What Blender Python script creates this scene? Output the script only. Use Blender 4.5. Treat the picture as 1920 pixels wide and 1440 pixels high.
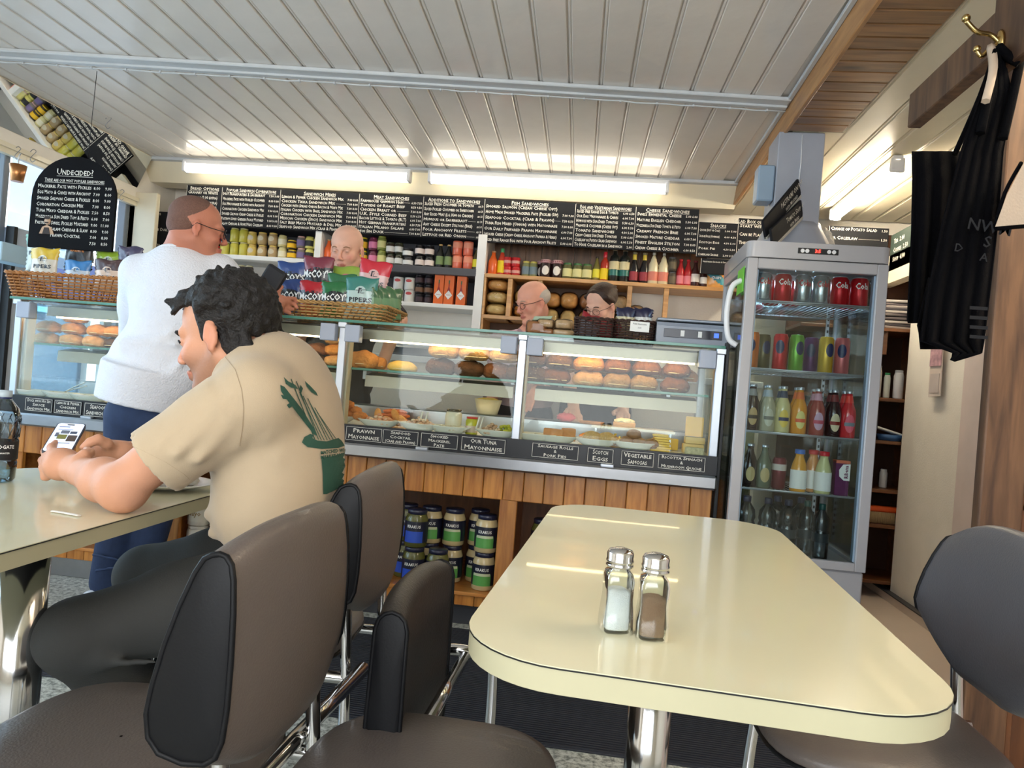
import bpy, bmesh, math, random
import numpy as np
from math import sin, cos, pi, radians, atan, sqrt, atan2
from mathutils import Vector, Matrix, Euler
from mathutils.bvhtree import BVHTree
random.seed(7)
for _o in list(bpy.data.objects): bpy.data.objects.remove(_o)
SC = bpy.context.scene
COL = SC.collection
# ------------------------------------------------------------------ camera
FPX = 1340.0; EYE = 1.05
_psi, _th, _p = radians(7.0), atan(.080), radians(.3)
_R0 = Vector((cos(_psi), sin(_psi), 0)); _F = Vector((-sin(_psi)*cos(_p), cos(_psi)*cos(_p), sin(_p))); _U0 = _R0.cross(_F)
_R = _R0*cos(_th)+_U0*sin(_th); _U = _U0*cos(_th)-_R0*sin(_th)
CAMP = Vector((0, 0, EYE))
cd = bpy.data.cameras.new('camera'); cam = bpy.data.objects.new('camera', cd); COL.objects.link(cam)
cd.sensor_width = 36; cd.lens = FPX/1920*36; cd.clip_start = .02; cd.clip_end = 200
cam.matrix_world = Matrix(((_R.x, _U.x, -_F.x, 0), (_R.y, _U.y, -_F.y, 0), (_R.z, _U.z, -_F.z, EYE), (0, 0, 0, 1)))
SC.camera = cam
def ray(x, y): return _F + _R*((x-960)/FPX) - _U*((y-720)/FPX)
def ay(x, y, Y): d = ray(x, y); return CAMP + d*(Y/d.y)        # a photo pixel as a point on a plane of the room
def az(x, y, Z): d = ray(x, y); return CAMP + d*((Z-EYE)/d.z)
def ax(x, y, X): d = ray(x, y); return CAMP + d*(X/d.x)
def ad(x, y, t): return CAMP + ray(x, y)*t
# ------------------------------------------------------------------ exposure, world
vs = SC.view_settings
vs.view_transform = 'Standard'; vs.look = 'None'; vs.gamma = 1; vs.use_curve_mapping = False
vs.exposure = 0.0
W = bpy.data.worlds.new('world'); SC.world = W; W.use_nodes = True
nt = W.node_tree; bgn = nt.nodes['Background']
sky = nt.nodes.new('ShaderNodeTexSky'); sky.sky_type = 'HOSEK_WILKIE'; sky.turbidity = 3; sky.sun_direction = (.3, -.5, .8)
mixw = nt.nodes.new('ShaderNodeMix'); mixw.data_type = 'RGBA'; mixw.inputs[0].default_value = .55
nt.links.new(sky.outputs[0], mixw.inputs[6]); mixw.inputs[7].default_value = (.62, .82, 1.0, 1)
nt.links.new(mixw.outputs[2], bgn.inputs[0]); bgn.inputs[1].default_value = 3.4
def area(name, loc, rot, sx, sy, power, col):
    l = bpy.data.lights.new(name, 'AREA'); l.shape = 'RECTANGLE'; l.size = sx; l.size_y = sy; l.energy = power; l.color = col
    o = bpy.data.objects.new(name, l); COL.objects.link(o); o.location = loc; o.rotation_euler = rot; return o
# daylight through the shop front behind the camera and the window in the left wall
area('daylight_front', (-.6, -2.35, 1.5), (radians(90), 0, 0), 3.6, 1.7, 105, (1.0, .97, .94))
area('daylight_side', (-3.42, 2.1, 1.5), (0, radians(-90), 0), 1.5, 2.9, 40, (.70, .87, 1.0))
_s = bpy.data.lights.new('sun', 'SUN'); _s.energy = 15.0; _s.angle = .02; _s.color = (1, .97, .92); _so = bpy.data.objects.new('sun', _s); COL.objects.link(_so); _so.rotation_euler = Vector((.6, .5, .75)).to_track_quat('Z', 'Y').to_euler()
# ------------------------------------------------------------------ materials
def lin(c): 
    c = c/255; return c/12.92 if c <= .04045 else ((c+.055)/1.055)**2.4
def C(r, g, b): return (lin(r), lin(g), lin(b), 1)
MAT = {}
def mat(name, col, rough=.5, metal=0, var=.06, vscale=8, bump=0, bscale=60, coat=0, emit=0, spec=.5, alpha=None, trans=0, ior=1.45, sheen=0):
    if name in MAT: return MAT[name]
    m = bpy.data.materials.new(name); m.use_nodes = True; n = m.node_tree; N = n.nodes; L = n.links
    b = N['Principled BSDF']; c = C(*col)
    b.inputs['Roughness'].default_value = rough; b.inputs['Metallic'].default_value = metal
    b.inputs['Coat Weight'].default_value = coat; b.inputs['Specular IOR Level'].default_value = spec
    b.inputs['Transmission Weight'].default_value = trans; b.inputs['IOR'].default_value = ior
    if sheen: b.inputs['Sheen Weight'].default_value = sheen
    tc = N.new('ShaderNodeTexCoord')
    nz = N.new('ShaderNodeTexNoise'); nz.inputs['Scale'].default_value = vscale; nz.inputs['Detail'].default_value = 4
    L.new(tc.outputs['Object'], nz.inputs['Vector'])
    mx = N.new('ShaderNodeMix'); mx.data_type = 'RGBA'
    mx.inputs[6].default_value = tuple(max(0, x*(1-var*2)) for x in c[:3])+(1,); mx.inputs[7].default_value = tuple(min(1, x*(1+var*2)) for x in c[:3])+(1,)
    L.new(nz.outputs['Fac'], mx.inputs[0]); L.new(mx.outputs[2], b.inputs['Base Color'])
    if emit: b.inputs['Emission Color'].default_value = c; b.inputs['Emission Strength'].default_value = emit
    if bump:
        bz = N.new('ShaderNodeTexNoise'); bz.inputs['Scale'].default_value = bscale; bz.inputs['Detail'].default_value = 3
        L.new(tc.outputs['Object'], bz.inputs['Vector'])
        bp = N.new('ShaderNodeBump'); bp.inputs['Strength'].default_value = bump; bp.inputs['Distance'].default_value = .01
        L.new(bz.outputs['Fac'], bp.inputs['Height']); L.new(bp.outputs['Normal'], b.inputs['Normal'])
    MAT[name] = m; return m
def wood(name, c1, c2, axis='X', scale=6, rough=.45, coat=.2, knots=True):
    if name in MAT: return MAT[name]
    m = bpy.data.materials.new(name); m.use_nodes = True; n = m.node_tree; N = n.nodes; L = n.links; b = N['Principled BSDF']
    b.inputs['Roughness'].default_value = rough; b.inputs['Coat Weight'].default_value = coat; b.inputs['Coat Roughness'].default_value = .3
    tc = N.new('ShaderNodeTexCoord'); mp = N.new('ShaderNodeMapping'); L.new(tc.outputs['Object'], mp.inputs['Vector'])
    oi = N.new('ShaderNodeObjectInfo'); va = N.new('ShaderNodeVectorMath'); va.operation = 'ADD'
    cx = N.new('ShaderNodeCombineXYZ')
    mm = N.new('ShaderNodeMath'); mm.operation = 'MULTIPLY'; mm.inputs[1].default_value = 37; L.new(oi.outputs['Random'], mm.inputs[0])
    for i in range(3): L.new(mm.outputs[0], cx.inputs[i])
    s = {'X': (1, 9, 9), 'Y': (9, 1, 9), 'Z': (9, 9, 1)}[axis]; mp.inputs['Scale'].default_value = s
    L.new(mp.outputs[0], va.inputs[0]); L.new(cx.outputs[0], va.inputs[1])
    nz = N.new('ShaderNodeTexNoise'); nz.inputs['Scale'].default_value = scale; nz.inputs['Detail'].default_value = 6; nz.inputs['Distortion'].default_value = .35
    L.new(va.outputs[0], nz.inputs['Vector'])
    r = N.new('ShaderNodeValToRGB'); r.color_ramp.elements[0].position = .35; r.color_ramp.elements[1].position = .65
    r.color_ramp.elements[0].color = C(*c1); r.color_ramp.elements[1].color = C(*c2)
    L.new(nz.outputs['Fac'], r.inputs[0])
    out = r.outputs[0]
    if knots:
        vo = N.new('ShaderNodeTexVoronoi'); vo.inputs['Scale'].default_value = 2.2
        m2 = N.new('ShaderNodeMapping'); m2.inputs['Scale'].default_value = {'X': (.5, 1.6, 1.6), 'Y': (1.6, .5, 1.6), 'Z': (1.6, 1.6, .5)}[axis]
        v2 = N.new('ShaderNodeVectorMath'); v2.operation = 'ADD'
        L.new(tc.outputs['Object'], m2.inputs['Vector']); L.new(m2.outputs[0], v2.inputs[0]); L.new(cx.outputs[0], v2.inputs[1]); L.new(v2.outputs[0], vo.inputs['Vector'])
        r2 = N.new('ShaderNodeValToRGB'); r2.color_ramp.elements[0].position = .02; r2.color_ramp.elements[1].position = .09
        r2.color_ramp.elements[0].color = (1, 1, 1, 1); r2.color_ramp.elements[1].color = (0, 0, 0, 1); L.new(vo.outputs['Distance'], r2.inputs[0])
        mx = N.new('ShaderNodeMix'); mx.data_type = 'RGBA'; L.new(r2.outputs[0], mx.inputs[0]); L.new(out, mx.inputs[6]); mx.inputs[7].default_value = C(*[x*.55 for x in c1]); out = mx.outputs[2]
    hs = N.new('ShaderNodeHueSaturation'); m3 = N.new('ShaderNodeMapRange'); m3.inputs[3].default_value = .82; m3.inputs[4].default_value = 1.15
    L.new(oi.outputs['Random'], m3.inputs[0]); L.new(m3.outputs[0], hs.inputs['Value']); L.new(out, hs.inputs['Color']); L.new(hs.outputs[0], b.inputs['Base Color'])
    bp = N.new('ShaderNodeBump'); bp.inputs['Strength'].default_value = .15; bp.inputs['Distance'].default_value = .005; L.new(nz.outputs['Fac'], bp.inputs['Height']); L.new(bp.outputs[0], b.inputs['Normal'])
    MAT[name] = m; return m
def glass(name, tint=(235, 245, 240), gloss=1.0, rough=.02, ior=1.5):
    if name in MAT: return MAT[name]
    m = bpy.data.materials.new(name); m.use_nodes = True; n = m.node_tree; N = n.nodes; L = n.links
    for x in list(N): N.remove(x)
    o = N.new('ShaderNodeOutputMaterial'); t = N.new('ShaderNodeBsdfTransparent'); t.inputs[0].default_value = C(*tint)
    g = N.new('ShaderNodeBsdfGlossy'); g.inputs['Roughness'].default_value = rough
    f = N.new('ShaderNodeFresnel'); f.inputs[0].default_value = ior
    mu = N.new('ShaderNodeMath'); mu.operation = 'MULTIPLY'; mu.inputs[1].default_value = gloss; mu.use_clamp = True
    mx = N.new('ShaderNodeMixShader'); L.new(f.outputs[0], mu.inputs[0]); L.new(mu.outputs[0], mx.inputs[0]); L.new(t.outputs[0], mx.inputs[1]); L.new(g.outputs[0], mx.inputs[2]); L.new(mx.outputs[0], o.inputs[0])
    MAT[name] = m; return m
def speckle(name, base, dark, light, scale=90, rough=.5):
    if name in MAT: return MAT[name]
    m = mat(name, base, rough, var=.05); n = m.node_tree; N = n.nodes; L = n.links; b = N['Principled BSDF']
    tc = N.new('ShaderNodeTexCoord'); v = N.new('ShaderNodeTexNoise'); v.inputs['Scale'].default_value = scale; v.inputs['Detail'].default_value = 5; v.inputs['Roughness'].default_value = .7
    L.new(tc.outputs['Object'], v.inputs['Vector'])
    r = N.new('ShaderNodeValToRGB'); e = r.color_ramp.elements; e[0].position = .38; e[0].color = C(*dark); e[1].position = .62; e[1].color = C(*light)
    k = e.new(.5); k.color = C(*base); L.new(v.outputs['Fac'], r.inputs[0]); L.new(r.outputs[0], b.inputs['Base Color']); return m
# ------------------------------------------------------------------ mesh helpers
def MB(): return bmesh.new()
def xf(bm, vs, M):
    if M is not None: bmesh.ops.transform(bm, matrix=M, verts=vs)
def box(bm, c, s, M=None, bev=0, seg=1, mi=0):
    r = bmesh.ops.create_cube(bm, size=1); v = r['verts']
    for q in v: q.co = Vector((q.co.x*s[0]+c[0], q.co.y*s[1]+c[1], q.co.z*s[2]+c[2]))
    fs = set(f for q in v for f in q.link_faces)
    for f in fs: f.material_index = mi
    if bev:
        es = list(set(e for q in v for e in q.link_edges))
        r2 = bmesh.ops.bevel(bm, geom=es, offset=bev, segments=seg, affect='EDGES', profile=.5)
        v = list(set([q for f in r2['faces'] for q in f.verts]) | set(q for q in v if q.is_valid))
        v = list(set(q for q in v if q.is_valid))
        for f in r2['faces']: f.material_index = mi
    xf(bm, v, M); return v
def lo_hi(bm, a, b, M=None, bev=0, seg=1, mi=0):
    return box(bm, [(a[i]+b[i])/2 for i in range(3)], [abs(b[i]-a[i]) for i in range(3)], M, bev, seg, mi)
def tube(bm, pts, r, seg=10, caps=True, mi=0, closed=False):
    pts = [Vector(p) for p in pts]; n = len(pts); rs = r if isinstance(r, (list, tuple)) else [r]*n; rings = []; up = None
    for i, p in enumerate(pts):
        if closed: t = pts[(i+1) % n]-pts[i-1]
        else: t = pts[min(i+1, n-1)]-pts[max(i-1, 0)]
        t.normalize()
        if up is None:
            up = Vector((0, 0, 1)) if abs(t.z) < .9 else Vector((1, 0, 0))
        up = (up-t*up.dot(t)).normalized(); s = t.cross(up)
        rings.append([bm.verts.new(p+(up*cos(2*pi*k/seg)+s*sin(2*pi*k/seg))*rs[i]) for k in range(seg)])
    fs = []
    for i in range(n if closed else n-1):
        a, b = rings[i], rings[(i+1) % n]
        for k in range(seg):
            f = bm.faces.new((a[k], a[(k+1) % seg], b[(k+1) % seg], b[k])); f.smooth = True; f.material_index = mi
    if caps and not closed:
        for q, rv in ((rings[0], 1), (rings[-1], 0)):
            f = bm.faces.new(q[::-1] if rv == 0 else q); f.material_index = mi
    return [v for q in rings for v in q]
def smooth_path(pts, n=4):
    pts = [Vector(p) for p in pts]; out = []
    for i in range(len(pts)-1):
        p0, p1, p2, p3 = pts[max(i-1, 0)], pts[i], pts[i+1], pts[min(i+2, len(pts)-1)]
        for k in range(n):
            t = k/n; out.append(.5*((2*p1)+(p2-p0)*t+(2*p0-5*p1+4*p2-p3)*t*t+(3*p1-p0-3*p2+p3)*t**3))
    return out+[pts[-1]]
def lathe(bm, prof, seg=20, M=None, mi=0, caps=True, square=0):
    rings = []
    for r, z in prof:
        ring = []
        for k in range(seg):
            a = 2*pi*k/seg; q = 1
            if square: q = 1/max(abs(cos(a)), abs(sin(a)))*square+(1-square)
            ring.append(bm.verts.new((r*cos(a)*q, r*sin(a)*q, z)))
        rings.append(ring)
    for i in range(len(rings)-1):
        a, b = rings[i], rings[i+1]
        for k in range(seg):
            f = bm.faces.new((a[k], a[(k+1) % seg], b[(k+1) % seg], b[k])); f.smooth = True; f.material_index = mi
    if caps:
        if prof[0][0] > 1e-5: bm.faces.new(rings[0][::-1]).material_index = mi
        if prof[-1][0] > 1e-5: bm.faces.new(rings[-1]).material_index = mi
    v = [q for R in rings for q in R]; xf(bm, v, M); return v
def prism(bm, poly, z0, z1, M=None, mi=0, smooth=False):
    a = [bm.verts.new((x, y, z0)) for x, y in poly]; b = [bm.verts.new((x, y, z1)) for x, y in poly]; n = len(poly)
    bm.faces.new(a[::-1]).material_index = mi; bm.faces.new(b).material_index = mi
    for i in range(n):
        f = bm.faces.new((a[i], a[(i+1) % n], b[(i+1) % n], b[i])); f.material_index = mi; f.smooth = smooth
    xf(bm, a+b, M); return a+b
def rrect(w, h, r, n=6, cx=0, cy=0):
    p = []
    for sx, sy, a0 in ((1, 1, 0), (-1, 1, 90), (-1, -1, 180), (1, -1, 270)):
        for k in range(n+1):
            a = radians(a0+90*k/n); p.append((cx+sx*(w/2-r)+r*cos(a), cy+sy*(h/2-r)+r*sin(a)))
    return p
def blob(bm, c, r, M=None, seg=14, rings=9, jit=0, mi=0, flat=0, pw=1):
    R = bmesh.ops.create_uvsphere(bm, u_segments=seg, v_segments=rings, radius=1)['verts']
    for v in R:
        q = v.co.copy()
        if pw != 1: q = Vector([math.copysign(abs(x)**pw, x) for x in q])
        j = 1+random.uniform(-jit, jit); z = q.z
        if flat and z < 0: z *= (1-flat)
        v.co = Vector((q.x*r[0]*j, q.y*r[1]*j, z*r[2]*j))+Vector((0, 0, 0))
    fs = set(f for v in R for f in v.link_faces)
    for f in fs: f.smooth = True; f.material_index = mi
    if M is not None: xf(bm, R, M)
    xf(bm, R, Matrix.Translation(Vector(c))); return R
def setm(o, *ms):
    for i, m in enumerate(ms):
        if len(o.data.materials) <= i: o.data.materials.append(None)
        o.material_slots[i].link = 'OBJECT'; o.material_slots[i].material = m
def obj(name, bm, ms, parent=None, loc=(0, 0, 0), rot=(0, 0, 0), smooth=None, sharp=None):
    if isinstance(bm, bpy.types.Mesh): me = bm
    else:
        bmesh.ops.recalc_face_normals(bm, faces=bm.faces[:])
        if smooth:
            for f in bm.faces: f.smooth = True
            if sharp:
                for e in bm.edges:
                    if len(e.link_faces) == 2 and e.calc_face_angle(0) > radians(sharp): e.smooth = False
        me = bpy.data.meshes.new(name); bm.to_mesh(me); bm.free()
    o = bpy.data.objects.new(name, me); COL.objects.link(o)
    if not isinstance(ms, (list, tuple)): ms = [ms]
    setm(o, *ms)
    o.parent = parent; o.location = loc; o.rotation_euler = rot; return o
def tag(o, label=None, cat=None, group=None, kind=None):
    if label: o['label'] = label
    if cat: o['category'] = cat
    if group: o['group'] = group
    if kind: o['kind'] = kind
    return o
def thing(name, label, cat, loc=(0, 0, 0), rz=0, group=None, rot=None):
    o = bpy.data.objects.new(name, None); COL.objects.link(o); o.location = loc; o.rotation_euler = rot or (0, 0, rz)
    o.empty_display_size = .05; return tag(o, label, cat, group)
def kids(o): return [c for c in bpy.data.objects if c.parent is o]
def struct(name, bm, m, parent=None, **k):
    o = obj(name, bm, m, parent, **k)
    if parent is None: o['kind'] = 'structure'
    return o
MESH = {}
def cmesh(key, fn):
    if key not in MESH:
        bm = MB(); fn(bm); bmesh.ops.recalc_face_normals(bm, faces=bm.faces[:]); me = bpy.data.meshes.new(key); bm.to_mesh(me); bm.free(); MESH[key] = me
    return MESH[key]
# lettering
class Txt:
    def __init__(s): s.bm = MB()
    def add(s, body, x, y, size, M, align='LEFT', caps=True, off=.012, w=None, shear=0):
        cu = bpy.data.curves.new('t', 'FONT'); cu.body = body; cu.size = size; cu.align_x = align; cu.resolution_u = 1; cu.offset = off*size; cu.shear = shear
        if caps:
            cu.small_caps_scale = .78
            for i, ch in enumerate(body):
                cu.body_format[i].use_small_caps = True
        o = bpy.data.objects.new('t', cu); me = bpy.data.meshes.new_from_object(o); bpy.data.objects.remove(o); bpy.data.curves.remove(cu)
        if not me.vertices: return
        xs = [v.co.x for v in me.vertices]; wd = max(xs)-min(xs); sx = 1
        if w and wd > 0 and len(body) > 2: sx = min(w/wd, 1.35)
        n0 = len(s.bm.verts); s.bm.from_mesh(me); s.bm.verts.ensure_lookup_table()
        bmesh.ops.transform(s.bm, matrix=M @ Matrix.Translation((x, y, 0)) @ Matrix.Diagonal((sx, 1, 1, 1)), verts=s.bm.verts[n0:]); bpy.data.meshes.remove(me)
    def quad(s, x0, y0, x1, y1, M):
        v = [s.bm.verts.new(M @ Vector(p+(0,))) for p in ((x0, y0), (x1, y0), (x1, y1), (x0, y1))]; s.bm.faces.new(v)
    def frame(s, x0, y0, x1, y1, t, M):
        s.quad(x0, y0, x1, y0+t, M); s.quad(x0, y1-t, x1, y1, M); s.quad(x0, y0, x0+t, y1, M); s.quad(x1-t, y0, x1, y1, M)
    def build(s, name, m, parent): return obj(name, s.bm, m, parent)
FRONT = lambda x, y, z: Matrix.Translation((x, y, z)) @ Matrix.Rotation(radians(90), 4, 'X')   # lettering that faces the camera side (-Y)
# ------------------------------------------------------------------ smooth solids (signed distance fields, surface nets)
class Solid:
    def __init__(s, vox=.006): s.v = vox; s.p = []
    def cap(s, a, b, ra, rb=None, k=.015, sub=0): s.p.append(('c', Vector(a), Vector(b), ra, ra if rb is None else rb, k, sub)); return s
    def ell(s, c, r, rot=None, k=.015, sub=0):
        s.p.append(('e', Vector(c), Vector(r), (rot or Matrix.Identity(3)), 0, k, sub)); return s
    def cyl(s, a, b, ra, rb=None, k=.004, sub=0): s.p.append(('y', Vector(a), Vector(b), ra, ra if rb is None else rb, k, sub)); return s
    def chain(s, pts, rs, k=.015):
        for i in range(len(pts)-1): s.cap(pts[i], pts[i+1], rs[i], rs[i+1], k)
        return s
    def bb(s, p):
        if p[0] == 'e': R = max(p[2]); return p[1]-Vector((R,)*3), p[1]+Vector((R,)*3)
        R = max(p[3], p[4]); return Vector([min(p[1][i], p[2][i])-R for i in range(3)]), Vector([max(p[1][i], p[2][i])+R for i in range(3)])
    def mesh(s, name='solid', noise=0, nscale=40):
        v = s.v; A = [s.bb(p) for p in s.p if not p[6]]
        lo = np.array([min(a[0][i] for a in A) for i in range(3)])-4*v; hi = np.array([max(a[1][i] for a in A) for i in range(3)])+4*v
        n = np.ceil((hi-lo)/v).astype(int)+1; F = np.full(n, .5, np.float32)
        g = [(lo[i]+np.arange(n[i])*v).astype(np.float32) for i in range(3)]
        for p in s.p:
            l, h = s.bb(p); m = 2*p[5]+2*v
            i0 = [max(0, int((l[i]-m-lo[i])/v)) for i in range(3)]; i1 = [min(n[i], int((h[i]+m-lo[i])/v)+2) for i in range(3)]
            if any(i1[i] <= i0[i] for i in range(3)): continue
            X = g[0][i0[0]:i1[0]][:, None, None]; Y = g[1][i0[1]:i1[1]][None, :, None]; Z = g[2][i0[2]:i1[2]][None, None, :]
            if p[0] == 'e':
                c, r, R = p[1], p[2], p[3].transposed() if hasattr(p[3], 'transposed') else p[3]
                dx, dy, dz = X-c.x, Y-c.y, Z-c.z
                q = [(R[i][0]*dx+R[i][1]*dy+R[i][2]*dz)/r[i] for i in range(3)]
                k0 = np.sqrt(q[0]**2+q[1]**2+q[2]**2)+1e-6; k1 = np.sqrt((q[0]/r[0])**2+(q[1]/r[1])**2+(q[2]/r[2])**2)+1e-6
                d = k0*(k0-1)/k1
            else:
                a, b = p[1], p[2]; ab = b-a; L2 = max(ab.length_squared, 1e-9)
                dx, dy, dz = X-a.x, Y-a.y, Z-a.z
                h_ = (dx*ab.x+dy*ab.y+dz*ab.z)/L2; hc = np.clip(h_, 0, 1)
                rr = p[3]+(p[4]-p[3])*hc
                if p[0] == 'c': d = np.sqrt((dx-ab.x*hc)**2+(dy-ab.y*hc)**2+(dz-ab.z*hc)**2)-rr
                else:
                    rad = np.sqrt((dx-ab.x*h_)**2+(dy-ab.y*h_)**2+(dz-ab.z*h_)**2)-rr; axl = (np.abs(h_-.5)-.5)*sqrt(L2); d = np.maximum(rad, axl)
            S = F[i0[0]:i1[0], i0[1]:i1[1], i0[2]:i1[2]]; k = p[5]
            if p[6]:
                e = -d; hh = np.clip(.5+.5*(e-S)/k, 0, 1); S[...] = S*(1-hh)+e*hh+k*hh*(1-hh)
            else:
                hh = np.clip(.5+.5*(d-S)/k, 0, 1); S[...] = d*(1-hh)+S*hh-k*hh*(1-hh)
        neg = F < 0; cs = [np.s_[:-1], np.s_[1:]]; cnt = np.zeros([x-1 for x in n], np.int8)
        for i in (0, 1):
            for j in (0, 1):
                for k in (0, 1): cnt += neg[cs[i], cs[j], cs[k]]
        act = (cnt > 0) & (cnt < 8); idx = np.full(act.shape, -1, np.int64); ci = np.argwhere(act); idx[act] = np.arange(len(ci))
        P = np.zeros((len(ci), 3)); Nn = np.zeros(len(ci)); cor = [(i, j, k) for i in (0, 1) for j in (0, 1) for k in (0, 1)]
        cv = {c: F[ci[:, 0]+c[0], ci[:, 1]+c[1], ci[:, 2]+c[2]] for c in cor}
        for a in cor:
            for d_ in range(3):
                if a[d_] == 0:
                    b = list(a); b[d_] = 1; b = tuple(b); va, vb = cv[a], cv[b]; m = (va < 0) != (vb < 0)
                    t = np.where(m, va/np.where(m, va-vb, 1), 0); q = np.array(a, float)[None, :].repeat(len(ci), 0); q[:, d_] += t; P[m] += q[m]; Nn[m] += 1
        P = (P/Nn[:, None]+ci)*v+lo
        faces = []
        for d_ in range(3):
            e = [(1, 2), (2, 0), (0, 1)][d_]; sl = [slice(None)]*3; sl2 = [slice(None)]*3; sl[d_] = slice(0, -1); sl2[d_] = slice(1, None)
            A_, B_ = neg[tuple(sl)], neg[tuple(sl2)]; w = np.argwhere(A_ != B_)
            w = w[(w[:, e[0]] > 0) & (w[:, e[1]] > 0) & (w[:, e[0]] < n[e[0]]-1) & (w[:, e[1]] < n[e[1]]-1)]
            sg = A_[w[:, 0], w[:, 1], w[:, 2]]; q = []
            for o1, o2 in ((0, 0), (-1, 0), (-1, -1), (0, -1)):
                c = w.copy(); c[:, e[0]] += o1; c[:, e[1]] += o2; q.append(idx[c[:, 0], c[:, 1], c[:, 2]])
            q = np.stack(q, 1); q[~sg] = q[~sg][:, ::-1]; faces.append(q)
        fc = np.concatenate(faces); fc = fc[(fc >= 0).all(1)]
        me = bpy.data.meshes.new(name); me.vertices.add(len(P)); me.vertices.foreach_set('co', P.astype(np.float32).ravel())
        me.loops.add(len(fc)*4); me.loops.foreach_set('vertex_index', fc.ravel().astype(np.int32))
        me.polygons.add(len(fc)); me.polygons.foreach_set('loop_start', (np.arange(len(fc))*4).astype(np.int32)); me.polygons.foreach_set('use_smooth', np.ones(len(fc), bool))
        me.update(calc_edges=True); me.validate(); return me
def relax(me, it=2, f=.5):
    bm = MB(); bm.from_mesh(me)
    for _ in range(it): bmesh.ops.smooth_vert(bm, verts=bm.verts, factor=f, use_axis_x=True, use_axis_y=True, use_axis_z=True)
    bm.to_mesh(me); bm.free(); return me
def sobj(name, sol, m, parent, it=2):
    me = relax(sol.mesh(name), it); o = bpy.data.objects.new(name, me); COL.objects.link(o); o.parent = parent; setm(o, m); return o
# ================================================================== THE ROOM
M_cream = mat('cream_paint', (233, 227, 220), .35, var=.03, bump=.1, bscale=25, coat=.3)
M_creamr = mat('cream_paint_right', (232, 222, 196), .35, var=.03, coat=.2)
M_white = mat('white_paint', (235, 235, 232), .45, var=.03)
M_wall = mat('wall_plaster', (243, 236, 224), .6, var=.03, bump=.15, bscale=120)
M_trim = mat('grey_trim', (205, 209, 212), .35, var=.04, bump=.3, bscale=30)
M_tile = speckle('speckled_floor', (176, 178, 170), (98, 102, 96), (214, 216, 208), 55, .35)
M_mat = mat('ribbed_mat', (46, 48, 56), .8, var=.12)
M_vinyl = mat('beige_vinyl', (206, 190, 176), .4, var=.05, vscale=2)
M_darkwood = wood('beam_boards', (112, 78, 46), (150, 108, 66), 'X', 4, .4)
M_beamside = wood('beam_side', (158, 112, 66), (190, 142, 90), 'Y', 4, .4)
M_pine = wood('pine_planks', (164, 98, 36), (202, 136, 62), 'Z', 5, .35, .4)
M_pineh = wood('pine_board', (164, 100, 40), (196, 132, 66), 'X', 5, .35, .4)
M_shelfwood = wood('shelf_board', (178, 128, 70), (205, 155, 92), 'X', 5, .4)
M_backwood = wood('back_boards', (96, 66, 44), (132, 94, 64), 'Z', 4, .5)
M_post = wood('rough_post', (66, 44, 30), (108, 78, 54), 'Z', 3.5, .6, .05)
M_cabwood = wood('cabinet_wood', (78, 44, 22), (102, 62, 32), 'Z', 4, .4, .3)
M_chrome = mat('chrome', (205, 205, 205), .12, 1, var=.02)
M_steel = mat('brushed_steel', (170, 172, 176), .28, 1, var=.05, vscale=20)
M_alu = mat('aluminium', (190, 195, 202), .35, .85, var=.03)
M_black = mat('black_plastic', (22, 23, 26), .4)
M_dark = mat('dark_paint', (52, 54, 60), .5)
M_wp = mat('white_plastic', (235, 236, 238), .35, var=.02)
M_tubeon = mat('lit_tube', (255, 244, 222), .5, var=0, emit=9)
M_tubeon2 = mat('lit_tube_right', (255, 240, 212), .5, var=0, emit=62)
M_caselamp = mat('case_lamp', (255, 220, 168), .5, var=0, emit=17)
M_pane = glass('pane_glass', (246, 250, 248), .45)
M_green = glass('glass_edge', (60, 130, 110), 1.2)
M_board = mat('chalkboard', (34, 35, 39), .8, var=.1, vscale=5, spec=.2)
M_chalk = mat('chalk', (225, 222, 212), .8, var=.05)
M_ink = mat('ink', (30, 30, 34), .6)

# floor
bm = MB(); lo_hi(bm, (-3.4, -2.5, -.06), (1.2, 5.1, 0)); floor = struct('floor', bm, M_tile)
bm = MB(); lo_hi(bm, (1.2, 1.0, -.06), (3.0, 5.1, 0.001)); f2 = obj('vinyl_sheet', bm, M_vinyl, floor)
bm = MB(); lo_hi(bm, (1.2, -2.5, -.06), (3.0, 1.0, 0)); obj('tiled_area', bm, M_tile, floor)
bm = MB(); lo_hi(bm, (1.19, 1.0, 0), (1.23, 3.6, .004)); obj('edge_strip', bm, M_dark, floor)
# mat with ribs
bm = MB(); c4 = [(-2.43, 2.72), (.15, 2.06), (1.2, 2.0), (1.2, 3.02), (-2.43, 3.02)]
bm = MB(); lo_hi(bm, (-2.0, 2.12, 0), (1.18, 3.02, .006), bev=.002)
for i in range(64): lo_hi(bm, (-2.0, 2.125+i*.014, .006), (1.18, 2.131+i*.014, .010))
rm = obj('floor_mat', bm, M_mat); tag(rm, 'dark ribbed rubber mat on the floor in front of the counter', 'mat')
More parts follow.
